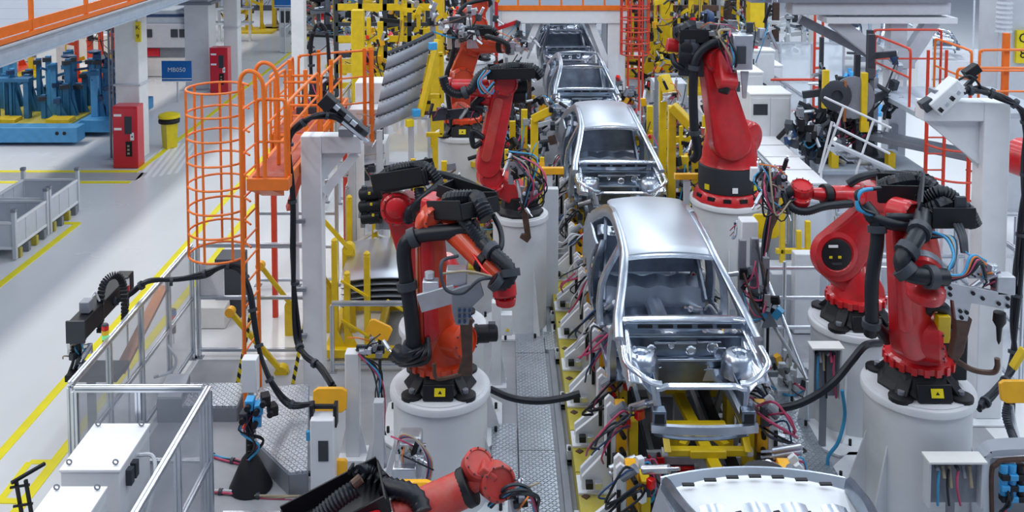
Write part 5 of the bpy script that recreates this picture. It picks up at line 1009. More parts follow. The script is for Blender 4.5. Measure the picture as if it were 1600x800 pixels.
def white_post(label, px, y0, Y, w_=.17, m='white', top=True):
    p = P(px, y0, Y); t = thing('support_post', label, 'post', (p.x, p.y, 0)); MB().b2((p.x - w_ / 2, Y - w_ / 2, .02), (p.x + w_ / 2, Y + w_ / 2, p.z)).build('post', m, t, bev=.01); MB().box((p.x, Y, .012), (w_ * 2, w_ * 2, .02)).build('base_plate', m, t)
    for s in (-1, 1): MB().prism([(p.x + s * w_ / 2, Y, .02), (p.x + s * w_, Y, .02), (p.x + s * w_ / 2, Y, .4)], (0, .015, 0)).build('gusset', m, t)
    return t, p
t, p = white_post('white square post with sensor cluster left of the foremost pedestal', 551, 548, 11.5); gripper(t, p + V((.22, 0, .02)), .35, .3, 81, 'dark_grey'); cables(t, [p + V((.1, -.1, 0)), p + V((.3, -.15, -.2)), p + V((.35, -.1, -.6)), p + V((.4, -.1, -1.0))], 6, .012, .06, 82)
t, p = white_post('grey channel post between the white post and the foremost pedestal', 592, 625, 11.2, .12, 'light_grey'); t, p = white_post('white post with small box right of the foremost robot', 776, 470, 13.2, .14)
MB().box(p + V((.14, -.05, -.3)), (.16, .14, .3)).build('junction_box', 'white', t, bev=.01); MB().prism([p + V((.12, -.13, -.38)), p + V((.18, -.13, -.38)), p + V((.15, -.13, -.33))], (0, -.004, 0)).build('warning_triangle', 'safety_yellow', t)
c = P(645, 705, 9.7); t = thing('welding_unit', 'grey welding unit with looped hoses before the foremost pedestal', 'machine', (c.x, c.y, 0)); MB().b2((c.x - .14, c.y - .1, c.z - .25), (c.x + .10, c.y + .12, c.z + .2)).build('body', 'brushed', t, bev=.03)
MB().b2((c.x - .2, c.y - .18, c.z - .26), (c.x + .05, c.y - .02, c.z - .08)).build('transformer', 'alu', t, bev=.02); MB().b2((c.x - .06, c.y - .04, 0), (c.x + .04, c.y + .06, c.z - .25)).build('stand', 'mid_grey', t)
gripper(t, c + V((0, -.12, .1)), .3, .3, 83, 'alu')
for k in range(6): MB().tube([c + V((-.16, -.12, .05)), c + V((-.10, -.16, .22 + .01 * k)), c + V((.06, -.18, .22)), c + V((.16 + .01 * k, -.18, 0)), c + V((.12 + .01 * k, -.16, -.3))], .013, n=6).build('hose', ('light_grey', 'pink', 'rubber', 'hose_blue', 'lamp_red', 'tan')[k], t)
cable_thing('black cable looping round the low end of the control post', [G(432, 700, .1), G(440, 728, .1), G(470, 740, .1), G(500, 738, .1)], .03)
cable_thing('pink and grey cables lying on the floor at the fence gate', [G(318, 708, .03), G(345, 716, .03), G(372, 722, .03), G(392, 730, .03)], .014, ('pink', 'hose_blue', 'rubber'), 4, sp=.02)
cable_thing('brown and grey cables along the floor near the bottom edge', [G(320, 766, .03), G(370, 771, .03), G(420, 776, .03), G(470, 776, .03)], .014, ('tan', 'pink', 'light_grey'), 4, sp=.02)
cable_thing('black cable drooping between the foremost pedestal and the line', [P(766, 608, 11), P(800, 622, 10.9), P(840, 627, 10.9), P(880, 622, 10.9), P(906, 615, 10.9)], .04)
cable_thing('pale hose loop behind the clear fence', [P(240, 590, 12.5), P(268, 580, 12.6), P(275, 560, 12.6), P(262, 540, 12.6)], .02, 'light_grey')
# yellow braces
for i, (a, b_, Y, lb) in enumerate((((360, 487), (440, 580), 13.3, 'yellow brace with hinged foot right of the orange ladder'), ((407, 415), (455, 476), 14.5, 'yellow brace left of the gantry cables'), ((500, 338), (545, 388), 14.6, 'upper yellow brace right of the gantry post'), ((500, 428), (516, 450), 14.6, 'short yellow brace right of the gantry post'))):
    t = thing('yellow_brace', lb, 'brace', P(*b_, Y), 'yellow braces'); p, q = P(*a, Y), P(*b_, Y + .2); MB().bar(p, q, .10, .07).build('tube', 'yellow', t, bev=.01)
    MB().cyl(q + V((0, -.06, 0)), q + V((0, .08, 0)), .09, n=16).build('hinge', 'yellow', t); MB().b2((q.x - .1, q.y - .03, 0), (q.x + .1, q.y + .05, q.z)).build('foot', 'yellow', t)
    MB().cyl(p + V((0, -.05, 0)), p + V((0, .05, 0)), .07, n=12).build('top_hinge', 'amber', t)
tag(MB().b2((-4.67, 15.3, .01), (-4.25, 15.75, .98)).build('charcoal_cabinet', 'dark_grey', bev=.01), 'charcoal cabinet behind the orange ladder and fence', 'cabinet')
tag(MB().bar((-4.35, 14.05, .9), (-4.35, 14.05, 1.4), .4, .03).build('wall_notice', 'paper'), 'pale notice sheet on the fence behind the ladder', 'notice')
tag(MB().b2((-4.95, 14.9, 0.01), (-4.4, 15.2, .35)).build('floor_crate', 'cream', bev=.01), 'low cream box on the floor behind the notice sheet', 'box')
for i, (x, y) in enumerate(((-2.95, 13.2), (-3.7, 13.0))): tag(MB().bar((x, y, .01), (x + .22, y, 1.1), .05, .02).build('hazard_strip', 'hazard'), ('black and yellow striped bar by the orange ladder', 'black and yellow striped bar behind the fence')[i], 'barrier')
# ---------------- centre left and back ----------------
# yellow rack with stacked car hoods
RX = -.48
t = thing('hood_rack', 'yellow rack with upright posts holding a stack of grey hoods', 'rack', (-2.0, 14.6, 0)); r0 = -2.05
for x, y, h in ((-2.0, 14.0, 1.75), (-1.82, 14.0, 1.25), (-1.52, 14.0, 1.55), (-2.0, 15.4, 1.95), (-1.6, 15.5, 2.2), (-1.3, 15.5, 2.3), (-.9, 15.5, 2.2), (-.75, 14.0, 1.2)):
    x += RX; MB().b2((x - .045, y - .045, .1), (x + .045, y + .045, h)).build('post', 'yellow', t, bev=.008); MB().lathe((x, y, h), [(.05, 0), (.05, .04), (.02, .07)], 8).build('post_cap', 'yellow', t)
MB().b2((-2.63, 13.85, .05), (-1.1, 14.0, .18)).build('base_beam', 'yellow', t, bev=.01); MB().b2((-2.63, 15.45, .05), (-1.1, 15.6, .18)).build('base_beam', 'yellow', t, bev=.01); 
for x in (-2.58, -1.88, -1.2): MB().b2((x - .06, 13.9, .06), (x + .06, 15.5, .16)).build('cross_beam', 'yellow', t, bev=.01)
for x in (-2.48, -2.3, -2.0): MB().prism([(x, 13.95, .1), (x + .2, 13.95, .1), (x, 13.95, .5)], (0, .02, 0)).build('gusset', 'yellow', t)
for x, z in ((-2.38, .6), (-2.38, 1.2), (-1.7, .9)): MB().bar((x, 13.93, z), (x + .4, 13.93, z - .25), .04, .03).build('stay', 'yellow', t)
for k in range(5):
    z = .74 + .095 * k
    def hd(u, v, z=z): return (-2.42 + 1.45 * v, 14.12 + 1.15 * u, z + .10 * math.sin(math.pi * (v * .8 + .1)) + .14 * u - .05 * max(0, .12 - u) / .12)
    o = MB().grid(hd, 10, 14, (0, 0, -.014)).build('hood', 'roof_steel', None, ang=50); tag(o, 'curved grey hood on the yellow rack, ' + ('lowest of five', 'second from the bottom', 'middle of five', 'second from the top', 'topmost and shiniest')[k], 'car part', 'stacked hoods')
    MB().grid(lambda u, v, z=z: (-2.40 + 1.41 * v, 14.16 + .05 * u, z - .06 + .10 * math.sin(math.pi * (v * .8 + .1)) + .03 * u), 2, 12, (0, 0, -.03)).build('inner_frame', 'dark_grey', o)
# leaning ribbed roof rack panels
t = thing('panel_stack', 'tall leaning stack of ribbed grey panels behind the left robots', 'panel stack', (-1.7, 17.4, 2.2)); q = [P(606, 84, 17.2), P(676, 52, 17.6), P(650, 178, 17.2), P(583, 206, 16.8)]
def pn(u, v, off=0):
    a = q[0].lerp(q[3], u); b_ = q[1].lerp(q[2], u); p = a.lerp(b_, v); return p + V((0, -.12 * math.sin(math.pi * v) - off, 0))
for k in range(5):
    MB().grid(lambda u, v, k=k: pn(.2 * k + .005 + .185 * u, v) + V((0, -.02 * math.sin(u * 3.14), 0)), 6, 12, (0, .02, 0)).build('panel', 'panel_grey', t, ang=30)
    if k: MB().tube([pn(.2 * k, v / 8, .02) for v in range(9)], .018, n=5, smooth=0).build('seam_strip', 'dark_grey', t)
    b = MB()
    for j in range(9): p = pn(.2 * k + .02, .08 + .1 * j, .03); b.cyl(p, p + V((0, -.015, 0)), .015, n=6)
    tag(b.build('rivets', 'alu', t), kind='stuff')
MB().tube([pn(0, v / 8, .0) for v in range(9)], .05, n=6, smooth=0).build('top_edge', 'dark_grey', t); MB().bar(q[3] + V((.1, .1, 0)), (q[3].x + .1, q[3].y + .1, .05), .1).build('support', 'light_grey', t); MB().bar(q[2] + V((-.1, .1, 0)), (q[2].x - .1, q[2].y + .1, .05), .1).build('support', 'light_grey', t)
t = thing('beam_tooling', 'yellow slanted beam and frame at the right edge of the leaning panel stack', 'frame', (-1.2, 17.3, 0))
MB().bar(P(684, 62, 17.4), P(656, 182, 17.0), .11, .09).build('slanted_beam', 'yellow', t, bev=.01)
for a, b_ in (((672, 85), (692, 85)), ((690, 85), (690, 210)), ((666, 210), (692, 210)), ((670, 150), (690, 150)), ((672, 85), (668, 150))): MB().bar(P(*a, 17.6), P(*b_, 17.6), .08).build('member', 'yellow', t, bev=.008)
MB().bar(P(680, 210, 17.6), (P(680, 210, 17.6).x, 17.6, .02), .1).build('leg', 'yellow', t)
for a, m_ in (((676, 72), 'sky_blue'), ((650, 176), 'sky_blue'), ((640, 192), 'safety_yellow')): MB().box(P(*a, 16.9), (.13, .12, .13), rz=.5).build('pad', m_, t, bev=.01)
jig('tooling_cluster', 'yellow and black tooling below the leaning panel stack', 'tooling', (-1.35, 16.4, 1.2), 1.1, .6, 1.3, 201, 'yellow', 5, 8, 14, 10, base=False)
jig('tooling_cluster', 'dark clamps and cables at the panel stack foot, above the black box robot', 'tooling', (-1.9, 15.0, 1.6), 1.0, .5, .9, 202, 'mid_grey', 4, 8, 14, 10, base=False)
# pale machine blocks
def blocks(name, label, loc, bl, m='white', cat='machine'):
    t = thing(name, label, cat, loc)
    for i, (a, b_) in enumerate(bl): MB().b2(a, b_).build('block', m if isinstance(m, str) else m[i % len(m)], t, bev=.015)
    return t
t = blocks('press_machine', 'white block-shaped machine between the orange platform and the panel stack', (-2.9, 18, 0), [((-2.85, 17.7, 2.2), (-2.3, 18.3, 2.9)), ((-2.85, 17.5, 1.5), (-2.2, 18.0, 1.9)), ((-2.85, 17.9, .02), (-2.2, 18.6, 2.2)), ((-2.8, 18.2, 2.9), (-2.1, 18.8, 3.3)), ((-2.5, 17.5, 1.0), (-1.9, 18.2, 1.3))], ('white', 'light_grey', 'white'))
gripper(t, V((-2.4, 17.4, 2.6)), .5, .5, 204, 'alu'); gripper(t, V((-2.6, 17.4, 1.8)), .6, .5, 205, 'alu')
t = blocks('press_machine', 'low white machine bench behind the foremost left robots', (-.9, 16.2, 0), [((-1.6, 15.9, .02), (-.6, 16.7, 1.5)), ((-1.9, 15.8, 1.5), (-.5, 16.8, 1.62))], ('light_grey', 'white'))
t = thing('tooling_bench', 'wooden-edged white tooling frame behind the hood rack', 'tooling', (-1, 15.3, 0)); 
for a, b_ in (((560, 378), (600, 352)), ((600, 352), (640, 368)), ((560, 378), (640, 384)), ((578, 365), (620, 378)), ((590, 350), (585, 384))): MB().bar(P(*a, 15.8), P(*b_, 15.3), .06, .05).build('member', 'white', t, bev=.006)
MB().tube([P(588, 386, 15.4), P(600, 394, 15.3), P(625, 388, 15.3)], .03, n=6).build('curved_edge', 'wood', t); MB().bar(P(600, 372, 15.4), (P(600, 372, 15.4).x, 15.4, .1), .07).build('leg', 'light_grey', t)
# tool head with silver plates on robots (upper middle)
jig('spot_tool', 'silver and black tool head with white plates at the top of the rear robots', 'tooling', P(708, 75, 18.6), 1.0, .5, 1.0, 206, 'alu', 4, 10, 16, 12, base=False, accent=('pure_white', 'dark_grey', 'black', 'alu'))
# yellow fixture towers far left centre
R = rnd(15)
def tower(label, px, ytop, Y, w_, seed, m='yellow', gus=False, cat='tooling'):
    x = (px - PX0) / FPX * Y; zt = P(px, ytop, Y).z; t = thing('tool_tower', label, cat, (x, Y, 0)); MB().b2((x - w_ / 2, Y - w_ / 2, .02), (x + w_ / 2, Y + w_ / 2, zt)).build('column', m, t, bev=.015)
    MB().box((x, Y, .02), (w_ * 2, w_ * 2, .04)).build('base_plate', m, t)
    if gus: MB().prism([(x - w_ / 2, Y, .4), (x - w_ * 2.2, Y, .4), (x - w_ * 2.2, Y, .6), (x - w_ / 2, Y, 2.0)], (0, .06, 0)).build('gusset', m, t, bev=.01)
    return t
tower('yellow column left of the far yellow fixture wall', 558, 15, 24, .30, 1); tower('yellow column above the leaning panel stack', 682, -60, 26, .34, 2)
tower('gusseted yellow column right of the red cage', 1041, -40, 34, .36, 3, gus=True); tower('second gusseted yellow column, upper right of centre', 1091, -60, 36, .38, 4, gus=True); tower('yellow column behind the tall red robot', 1183, 0, 30, .45, 5)
tower('slim yellow column between the white portal and the left robots', 668, 60, 28, .2, 6)
for i, (px, y1, Y, w_, h, m_, lb) in enumerate(((600, 100, 26, 2.4, 4.2, 'yellow', 'dense yellow and black fixture wall, top centre left'), (640, 60, 31, 2.6, 4.0, 'yellow', 'farther yellow fixture wall behind the panel stack'), (735, 70, 30, 2.0, 3.6, 'red', 'far red and grey tooling left of the white portal'), (1010, 78, 36, 2.4, 4.0, 'yellow', 'yellow fixtures right of the red cage'), (1065, 90, 33, 2.2, 4.2, 'yellow', 'yellow and dark tooling between the gusseted columns'), (1130, 60, 36, 3.0, 4.2, 'yellow', 'yellow fixtures behind the tall red robot'), (985, 60, 42, 3, 4, 'red', 'far red tooling behind the red cage'), (1150, 150, 24, 1.6, 2.6, 'alu', 'grey tooling behind the tall red robot arm'), (760, 160, 24, 1.6, 2.2, 'light_grey', 'pale tooling behind the slim pedestal robot'), (590, 30, 38, 4, 4.5, 'yellow', 'farthest yellow fixtures at the top edge'))):
    x = (px - PX0) / FPX * Y; jig('tool_rack', lb, 'tooling', (x, Y, 0), w_, 1.4, h, 300 + i, m_, posts=5, arms=26, clamps=70, cab=34, hs=1.35, accent=('dark_grey', 'black', 'dark_grey', 'brushed', 'amber', 'brown', 'lamp_red'), zmin=.8)
# white portal
t = thing('steel_portal', 'white steel portal over the line with orange rail on top', 'portal', (2.1, 30.5, 0)); y = 30.3
for x in (.35, 3.65): MB().b2((x - .28, y - .25, .02), (x + .28, y + .25, 2.78)).build('post', 'white', t, bev=.02); MB().box((x, y, .02), (.8, .8, .04)).build('base_plate', 'light_grey', t)
MB().b2((.0, y - .3, 2.78), (4.0, y + .3, 3.2)).build('cross_beam', 'white', t, bev=.02)
for s in (-1, 1): MB().bar((2.0 + s * 1.4, y - .05, 1.4), (2.0 + s * .85, y - .05, 2.8), .22, .2).build('brace', 'white', t, bev=.01); MB().bar((2.0 + s * 1.2, y + .2, 1.6), (2.0 + s * .7, y + .2, 2.8), .14, .14).build('rear_brace', 'light_grey', t)
MB().b2((-.2, y - .3, 3.2), (4.0, y + 2.5, 3.26)).build('deck', 'deck', t); MB().b2((-.2, y - .34, 3.2), (4.0, y - .30, 3.36)).build('toe_board', 'orange', t)
for k in range(7): MB().box((-.15 + .68 * k, y - .3, 3.8), (.06, .06, 1.15)).build('rail_post', 'orange', t)
for z in (3.75, 4.3): MB().cyl((-.2, y - .3, z), (4.0, y - .3, z), .03, n=8).build('rail', 'orange', t)
for x in (.35, 3.65): MB().b2((x - .2, y + 2.2, .02), (x + .2, y + 2.5, 3.2)).build('rear_post', 'light_grey', t)
t = thing('caged_ladder', 'red caged ladder right of the white portal', 'ladder', (4.2, 29.6, 0)); cage(t, (4.15, 29.6, 0), .45, 1.9, 4.8, 'cage_red', 8, 8, 0, 360, .022)
for x in (4.0, 4.35): MB().cyl((x, 30.0, .02), (x, 30.0, 4.8), .035, n=8).build('stringer', 'cage_red', t)
for k in range(14): MB().cyl((4.0, 30.0, .4 + .32 * k), (4.35, 30.0, .4 + .32 * k), .02, n=6).build('rung', 'cage_red', t)
tag(MB().b2((3.85, 26, .02), (3.9, 26.05, 2.6)).build('red_pole', 'cage_red'), 'thin red pole right of the third car shell', 'pole')
blocks('floor_cabinet', 'grey floor cabinet right of the third car shell', (4.6, 25, 0), [((4.05, 25, .02), (4.9, 25.8, 1.9))], 'light_grey')
t = thing('pipe_arch', 'grey tube frame around yellow tooling right of the third car shell', 'frame', (4.6, 22, 0))
MB().tube([(3.6, 22, 1.4), (3.6, 22, 2.55), (3.75, 22, 2.7), (5.2, 22, 2.7), (5.3, 22, 2.55), (5.3, 22, .02)], .05, n=8, smooth=2).build('tube', 'mid_grey', t); MB().cyl((3.6, 22, .02), (3.6, 22, 1.4), .05, n=8).build('tube', 'mid_grey', t)
# darker machinery filling the far end
for i, (px, Y, w_, h, m_, lb) in enumerate(((655, 40, 4, 4.5, 'dark_grey', 'far dark machinery between the yellow walls'), (780, 44, 3.5, 4, 'mid_grey', 'far grey machinery left of the portal rail'), (1080, 44, 5, 5.5, 'dark_grey', 'far dark machinery behind the gusseted columns'), (1160, 40, 3, 4.5, 'brown', 'far brown machinery behind the yellow column'), (530, 46, 3, 3, 'mid_grey', 'far grey machinery at the top edge beside the yellow fixtures'))):
    jig('far_machine', lb, 'machine', ((px - PX0) / FPX * Y, Y, 0), w_, 1.5, h, 900 + i, m_, posts=9, arms=24, clamps=60, cab=16, hs=2.2, accent=('dark_grey', 'black', 'yellow', 'mid_grey', 'brown'), zmin=.8)
for i, (px, Y, w_, m_) in enumerate(((600, 27.2, 2.8, 'dark_grey'), (1010, 37.2, 3, 'dark_grey'), (1068, 34.2, 2.6, 'mid_grey'), (1135, 37.2, 3.2, 'dark_grey'))):
    x = (px - PX0) / FPX * Y; t = thing('tool_changer_rack', ('dark rack behind the dense yellow fixture wall', 'dark rack behind the fixtures right of the red cage', 'grey rack between the gusseted columns', 'dark rack behind the tall red robot fixtures')[i], 'rack', (x, Y, 0)); R = rnd(i)
    for k in range(5): MB().b2((x - w_ / 2 + w_ * k / 4 - .06, Y, .02), (x - w_ / 2 + w_ * k / 4 + .06, Y + .1, 4.4)).build('upright', m_, t)
    for k in range(9): MB().b2((x - w_ / 2, Y, .4 + k * .45), (x + w_ / 2, Y + .08, .4 + k * .45 + R.uniform(.08, .26))).build('shelf_beam', R.choice((m_, 'dark_grey', 'yellow', 'brown', 'black')), t)
# robots' yellow clamps beside car 2 and 3
for i, (x, y, w_, h, m_, sd, lb) in enumerate(((.15, 17.6, 1.5, 2.3, 'yellow', 401, 'yellow clamp tooling left of the second car shell'), (.2, 19.6, 1.4, 2.6, 'yellow', 402, 'yellow clamp tooling left of the third car shell'), (.0, 22.3, 1.3, 2.5, 'dark_grey', 403, 'dark tooling between the left robots and the third car shell'), (3.75, 18.2, 1.2, 2.6, 'yellow', 404, 'yellow arm tooling between the second car shell and the tall robot'), (3.85, 20.3, 1.5, 2.5, 'yellow', 405, 'yellow arm tooling behind the tall robot'), (4.1, 23.5, 1.5, 2.2, 'alu', 406, 'silver and orange tooling right of the third car shell'), (.35, 24.8, 1.0, 2.3, 'brown', 407, 'brown tooling left of the third car shell'), (.45, 27.5, .9, 2.2, 'mid_grey', 408, 'grey tooling left of the portal post'), (3.55, 27.5, .8, 1.6, 'mid_grey', 409, 'grey tooling before the right portal post'))):
    jig('clamp_tooling', lb, 'tooling', (x, y, 0), w_, 1.0, h, sd, m_, posts=5, arms=16, clamps=36, cab=26, hs=1.2, accent=('dark_grey', 'black', 'mid_grey', 'alu', 'lamp_red', 'amber'), zmin=.7)
for i, (a, b_, Y, m_, lb) in enumerate((((1036, 118), (1048, 150), 18.5, 'yellow', 'short yellow arm upper right of the second car shell'), ((1050, 165), (1088, 205), 17.2, 'yellow', 'long yellow clamp arm right of the second car shell'), ((835, 185), (870, 168), 17.5, 'yellow', 'yellow clamp arm left of the second car shell'))):
    t = thing('arm_tooling', lb, 'tooling', P(*a, Y)); pa = P(*a, Y); MB().b2((pa.x - .07, Y - .07, .01), (pa.x + .07, Y + .07, pa.z)).build('post', m_, t, bev=.01); MB().bar(P(*a, Y), P(*b_, Y - .2), .22, .16).build('arm', m_, t, bev=.02); gripper(t, P(*b_, Y - .3), .3, .4, 420 + i, 'alu')
t = thing('amber_barrier', 'horizontal amber bar beside the black drum of the tall robot', 'barrier', (3.0, 16.3, 0)); MB().b2((2.98, 16.2, 2.02), (3.45, 16.3, 2.12)).build('bar', 'amber', t, bev=.01); MB().b2((3.15, 16.22, .02), (3.25, 16.32, 2.0)).build('post', 'light_grey', t)
t = thing('amber_barrier', 'horizontal amber bar left of the second car shell nose', 'barrier', (.95, 16.6, 0)); MB().b2((.70, 16.5, 2.02), (1.1, 16.6, 2.14)).build('bar', 'amber', t, bev=.01); MB().b2((.8, 16.52, .02), (.9, 16.6, 2.0)).build('post', 'light_grey', t)
# fences behind the left robots
fence('aluminium fence behind the yellow hood rack', (-3.6, 21), (-1.6, 21), 2.0, 2, panel='clear_white'); fence('clear fence left of the panel stack toward the far end', (-3.9, 19.5), (-3.9, 27.5), 2.0, 5)
# concrete mass between pedestals
tag(MB().b2((.62, 17.0, .02), (.74, 21, 1.2)).build('side_panel', 'light_grey', bev=.01), 'pale side panel left of the second car shell', 'panel')
tag(MB().b2((.60, 12.6, 0.05), (.76, 13.9, 2.0)).build('side_panel', 'light_grey', bev=.01) if False else MB().b2((.70, 15.6, .05), (.95, 15.75, 2.05)).build('side_panel', 'light_grey', bev=.01), 'upright pale panel behind the slim pedestal', 'panel')
# ---------------- right side ----------------
t = thing('steel_gantry', 'heavy pale grey gantry column with branching arms, top right', 'gantry', (8.35, 20.5, 0)); Y = 20.4; gx2 = 8.45
MB().b2((gx2 - .19, Y - .19, .04), (gx2 + .19, Y + .19, 3.2)).build('column', 'light_grey', t, bev=.015); MB().b2((gx2 - .3, Y - .3, .01), (gx2 + .3, Y + .3, .04)).build('base_plate', 'light_grey', t)
MB().b2((gx2 - .34, Y - .22, 3.2), (gx2 + .34, Y + .22, 3.62)).build('knot', 'light_grey', t, bev=.015); MB().b2((gx2 - .17, Y - .17, 3.62), (gx2 + .17, Y + .17, 4.15)).build('column_head', 'light_grey', t)
for s, L in ((-1, 1.35), (1, .75)): MB().bar((gx2 + s * .22, Y - .03, 3.35), (gx2 + s * L, Y - .03, 4.2), .26, .3).build('branch_arm', 'light_grey', t, bev=.012)
MB().bar((gx2 - .2, Y + .22, 3.3), (gx2 - 2.0, Y + .22, 4.2), .14, .2).build('long_brace', 'mid_grey', t)
MB().b2((gx2 - 2.3, Y - .25, 4.35), (gx2 + 1.05, Y + .25, 4.62)).build('beam', 'light_grey', t, bev=.015); MB().b2((gx2 - 1.6, Y - .35, 4.18), (gx2 + 1.15, Y + .35, 4.3)).build('lower_flange', 'white', t); MB().b2((gx2 - 3.2, Y - .35, 4.62), (gx2 + 1.0, Y + .35, 4.70)).build('top_flange', 'mid_grey', t)
MB().b2((gx2 - .05, Y - .24, 2.75), (gx2 + .08, Y - .19, 2.95)).build('junction_plate', 'white', t); MB().b2((gx2 - .14, Y - .26, .2), (gx2 - .0, Y - .19, 2.0)).build('cable_duct', 'mid_grey', t, bev=.01)
gripper(t, V((gx2 - 2.9, Y - .4, 4.85)), .5, .35, 501, 'dark_grey')
# dark fixture on a table
t = blocks('fixture_table', 'grey block table under the dark hanging fixture', (7, 19, 0), [((6.25, 18.3, .02), (8.1, 19.6, 1.5)), ((6.2, 18.2, 1.5), (8.2, 19.7, 1.6)), ((6.4, 18.27, .3), (7.2, 18.3, 1.2)), ((7.3, 18.27, .3), (7.95, 18.3, 1.2))], ('light_grey', 'machine_grey', 'white', 'white'))
t = jig('dark_fixture', 'tall dark fixture with yellow columns and round disc, top right', 'fixture', (6.95, 19, 1.6), 1.5, .8, 2.6, 502, 'dark_grey', 8, 44, 130, 50, base=True, accent=('dark_grey', 'black', 'mid_grey', 'brushed', 'dark_blue'), hs=1.3)
for x, za, zb in ((6.3, 2.75, 3.5), (7.05, 2.3, 3.45)): MB().b2((x - .06, 18.4, za), (x + .06, 18.5, zb)).build('yellow_column', 'yellow', t, bev=.01)
MB().lathe((6.5, 18.45, 3.0), [(.30, 0), (.30, .05), (.2, .09), (.12, .09), (.1, .02)], 26, (0, -1, 0)).build('disc', 'dark_grey', t, ang=30); MB().lathe((6.85, 18.5, 2.95), [(.42, 0), (.42, .04), (.3, .06), (.1, .02)], 26, (0, -1, 0)).build('disc', 'mid_grey', t, ang=30)
MB().b2((6.64, 18.38, 2.5), (6.69, 18.42, 3.3)).build('copper_strip', 'copper', t); MB().b2((6.97, 18.36, 2.3), (7.13, 18.4, 2.5)).build('number_plate', 'yellow', t)
for x in (6.4, 7.5): MB().b2((x, 18.3, 1.6), (x + .14, 18.5, 1.9)).build('yellow_foot', 'yellow', t, bev=.01)
# cabinets row
def cab(label, x0, x1, y0, y1, h, name='machine_cabinet', m='white', feat=True):
    t = thing(name, label, 'cabinet', ((x0 + x1) / 2, (y0 + y1) / 2, 0)); MB().b2((x0, y0, .03), (x1, y1, h - .04)).build('body', m, t, bev=.012); MB().b2((x0 - .015, y0 - .015, h - .04), (x1 + .015, y1 + .015, h)).build('top_cover', 'pure_white', t, bev=.008)
    MB().b2((x0 + .04, y0 - .02, .15), ((x0 + x1) / 2 - .01, y0 - .001, h - .1)).build('door', m, t, bev=.006); MB().b2(((x0 + x1) / 2 + .01, y0 - .02, .15), (x1 - .04, y0 - .001, h - .1)).build('door', m, t, bev=.006)
    if feat: MB().b2((x0 + .06, y0 - .03, h - .45), (x0 + (x1 - x0) * .42, y0 - .02, h - .22)).build('vent', 'dark_grey', t)
    return t
cab('tall white cabinet right of the tall red robot', 5.2, 6.05, 19.8, 20.6, 2.75); cab('farther white cabinet with signal tower on top', 6.0, 6.9, 24.0, 25.0, 2.95)
cab('white cabinet behind the dark fixture, lower', 6.9, 7.7, 26, 27, 2.2); cab('broad white cabinet with dark window left of the dark fixture', 5.0, 5.9, 21.4, 22.3, 2.9)
for i in range(4): cab(('nearest', 'second', 'third', 'farthest')[i] + ' of the low white cabinets stepping back from the dark fixture', 5.1 - .0 * i, 5.72, 16.6 + .85 * i, 17.35 + .85 * i, 1.85, 'low_cabinet')
stack_light('amber signal tower on the farther white cabinet', (6.15, 24.4, 2.95), ('lamp_yellow', 'lamp_yellow'), .1, .06, .12); t = thing('emergency_button', 'red round button beside the amber signal tower', 'button', (6.5, 24.3, 2.95)); MB().lathe((6.5, 24.3, 2.96), [(.06, 0), (.06, .1), (.12, .12), (.12, .2), (.06, .26)], 16).build('button', 'cabinet_red', t)
fence('clear fence in front of the low white cabinets', (4.95, 15.9), (6.4, 15.9), 1.75, 2, panel='clear_white'); fence('clear fence stepping back left of the low white cabinets', (4.9, 16.0), (4.9, 20.8), 1.95, 4, panel='clear_white'); fence('clear fence beyond the tall white cabinet', (7.2, 22.5), (7.2, 32), 2.1, 6, panel='clear_white')
fence('far clear fence at the top right of the cabinets', (7.8, 30), (10.8, 30), 2.2, 3, panel='clear_white'); fence('fence behind the second right robot', (5.2, 14.6), (8.0, 14.6), 2.0, 3, panel=None, rails=(.1, .7, 1.3)); fence('fence running back at the right edge behind the foremost robot', (7.2, 12.9), (7.2, 16.9), 2.0, 3, panel='clear_white')
# stair rails
t = thing('stair_rail', 'white stair handrails before the dark fixture', 'stairs', (6.3, 17, 0)); Y = 16.9
def pl(t, pts, Yy, r=.022, m='white', nm='rail'): MB().tube([P(x, y, Yy) for x, y in pts], r, n=8, smooth=0).build(nm, m, t)
for a, b_ in (((1288, 152), (1392, 200)), ((1302, 196), (1390, 240)), ((1312, 228), (1390, 268)), ((1318, 166), (1283, 268)), ((1365, 188), (1338, 268)), ((1300, 190), (1280, 270))): pl(t, (a, b_), Y)
MB().bar(P(1302, 224, Y + .1), P(1396, 266, Y + .1), .3, .06).build('stringer', 'light_grey', t, bev=.01); pl(t, ((1283, 268), (1283, 330)), Y); pl(t, ((1338, 268), (1338, 330)), Y)
for k in range(5): p = P(1310 + 18 * k, 236 + 9 * k, Y + .3); MB().box(p, (.25, .5, .03)).build('tread', 'chequer', t)
for x, y in ((1288, 330), (1386, 268)): p = P(x, y, Y + .2); MB().b2((p.x - .03, p.y - .03, .0), (p.x + .03, p.y + .03, p.z)).build('leg', 'light_grey', t)
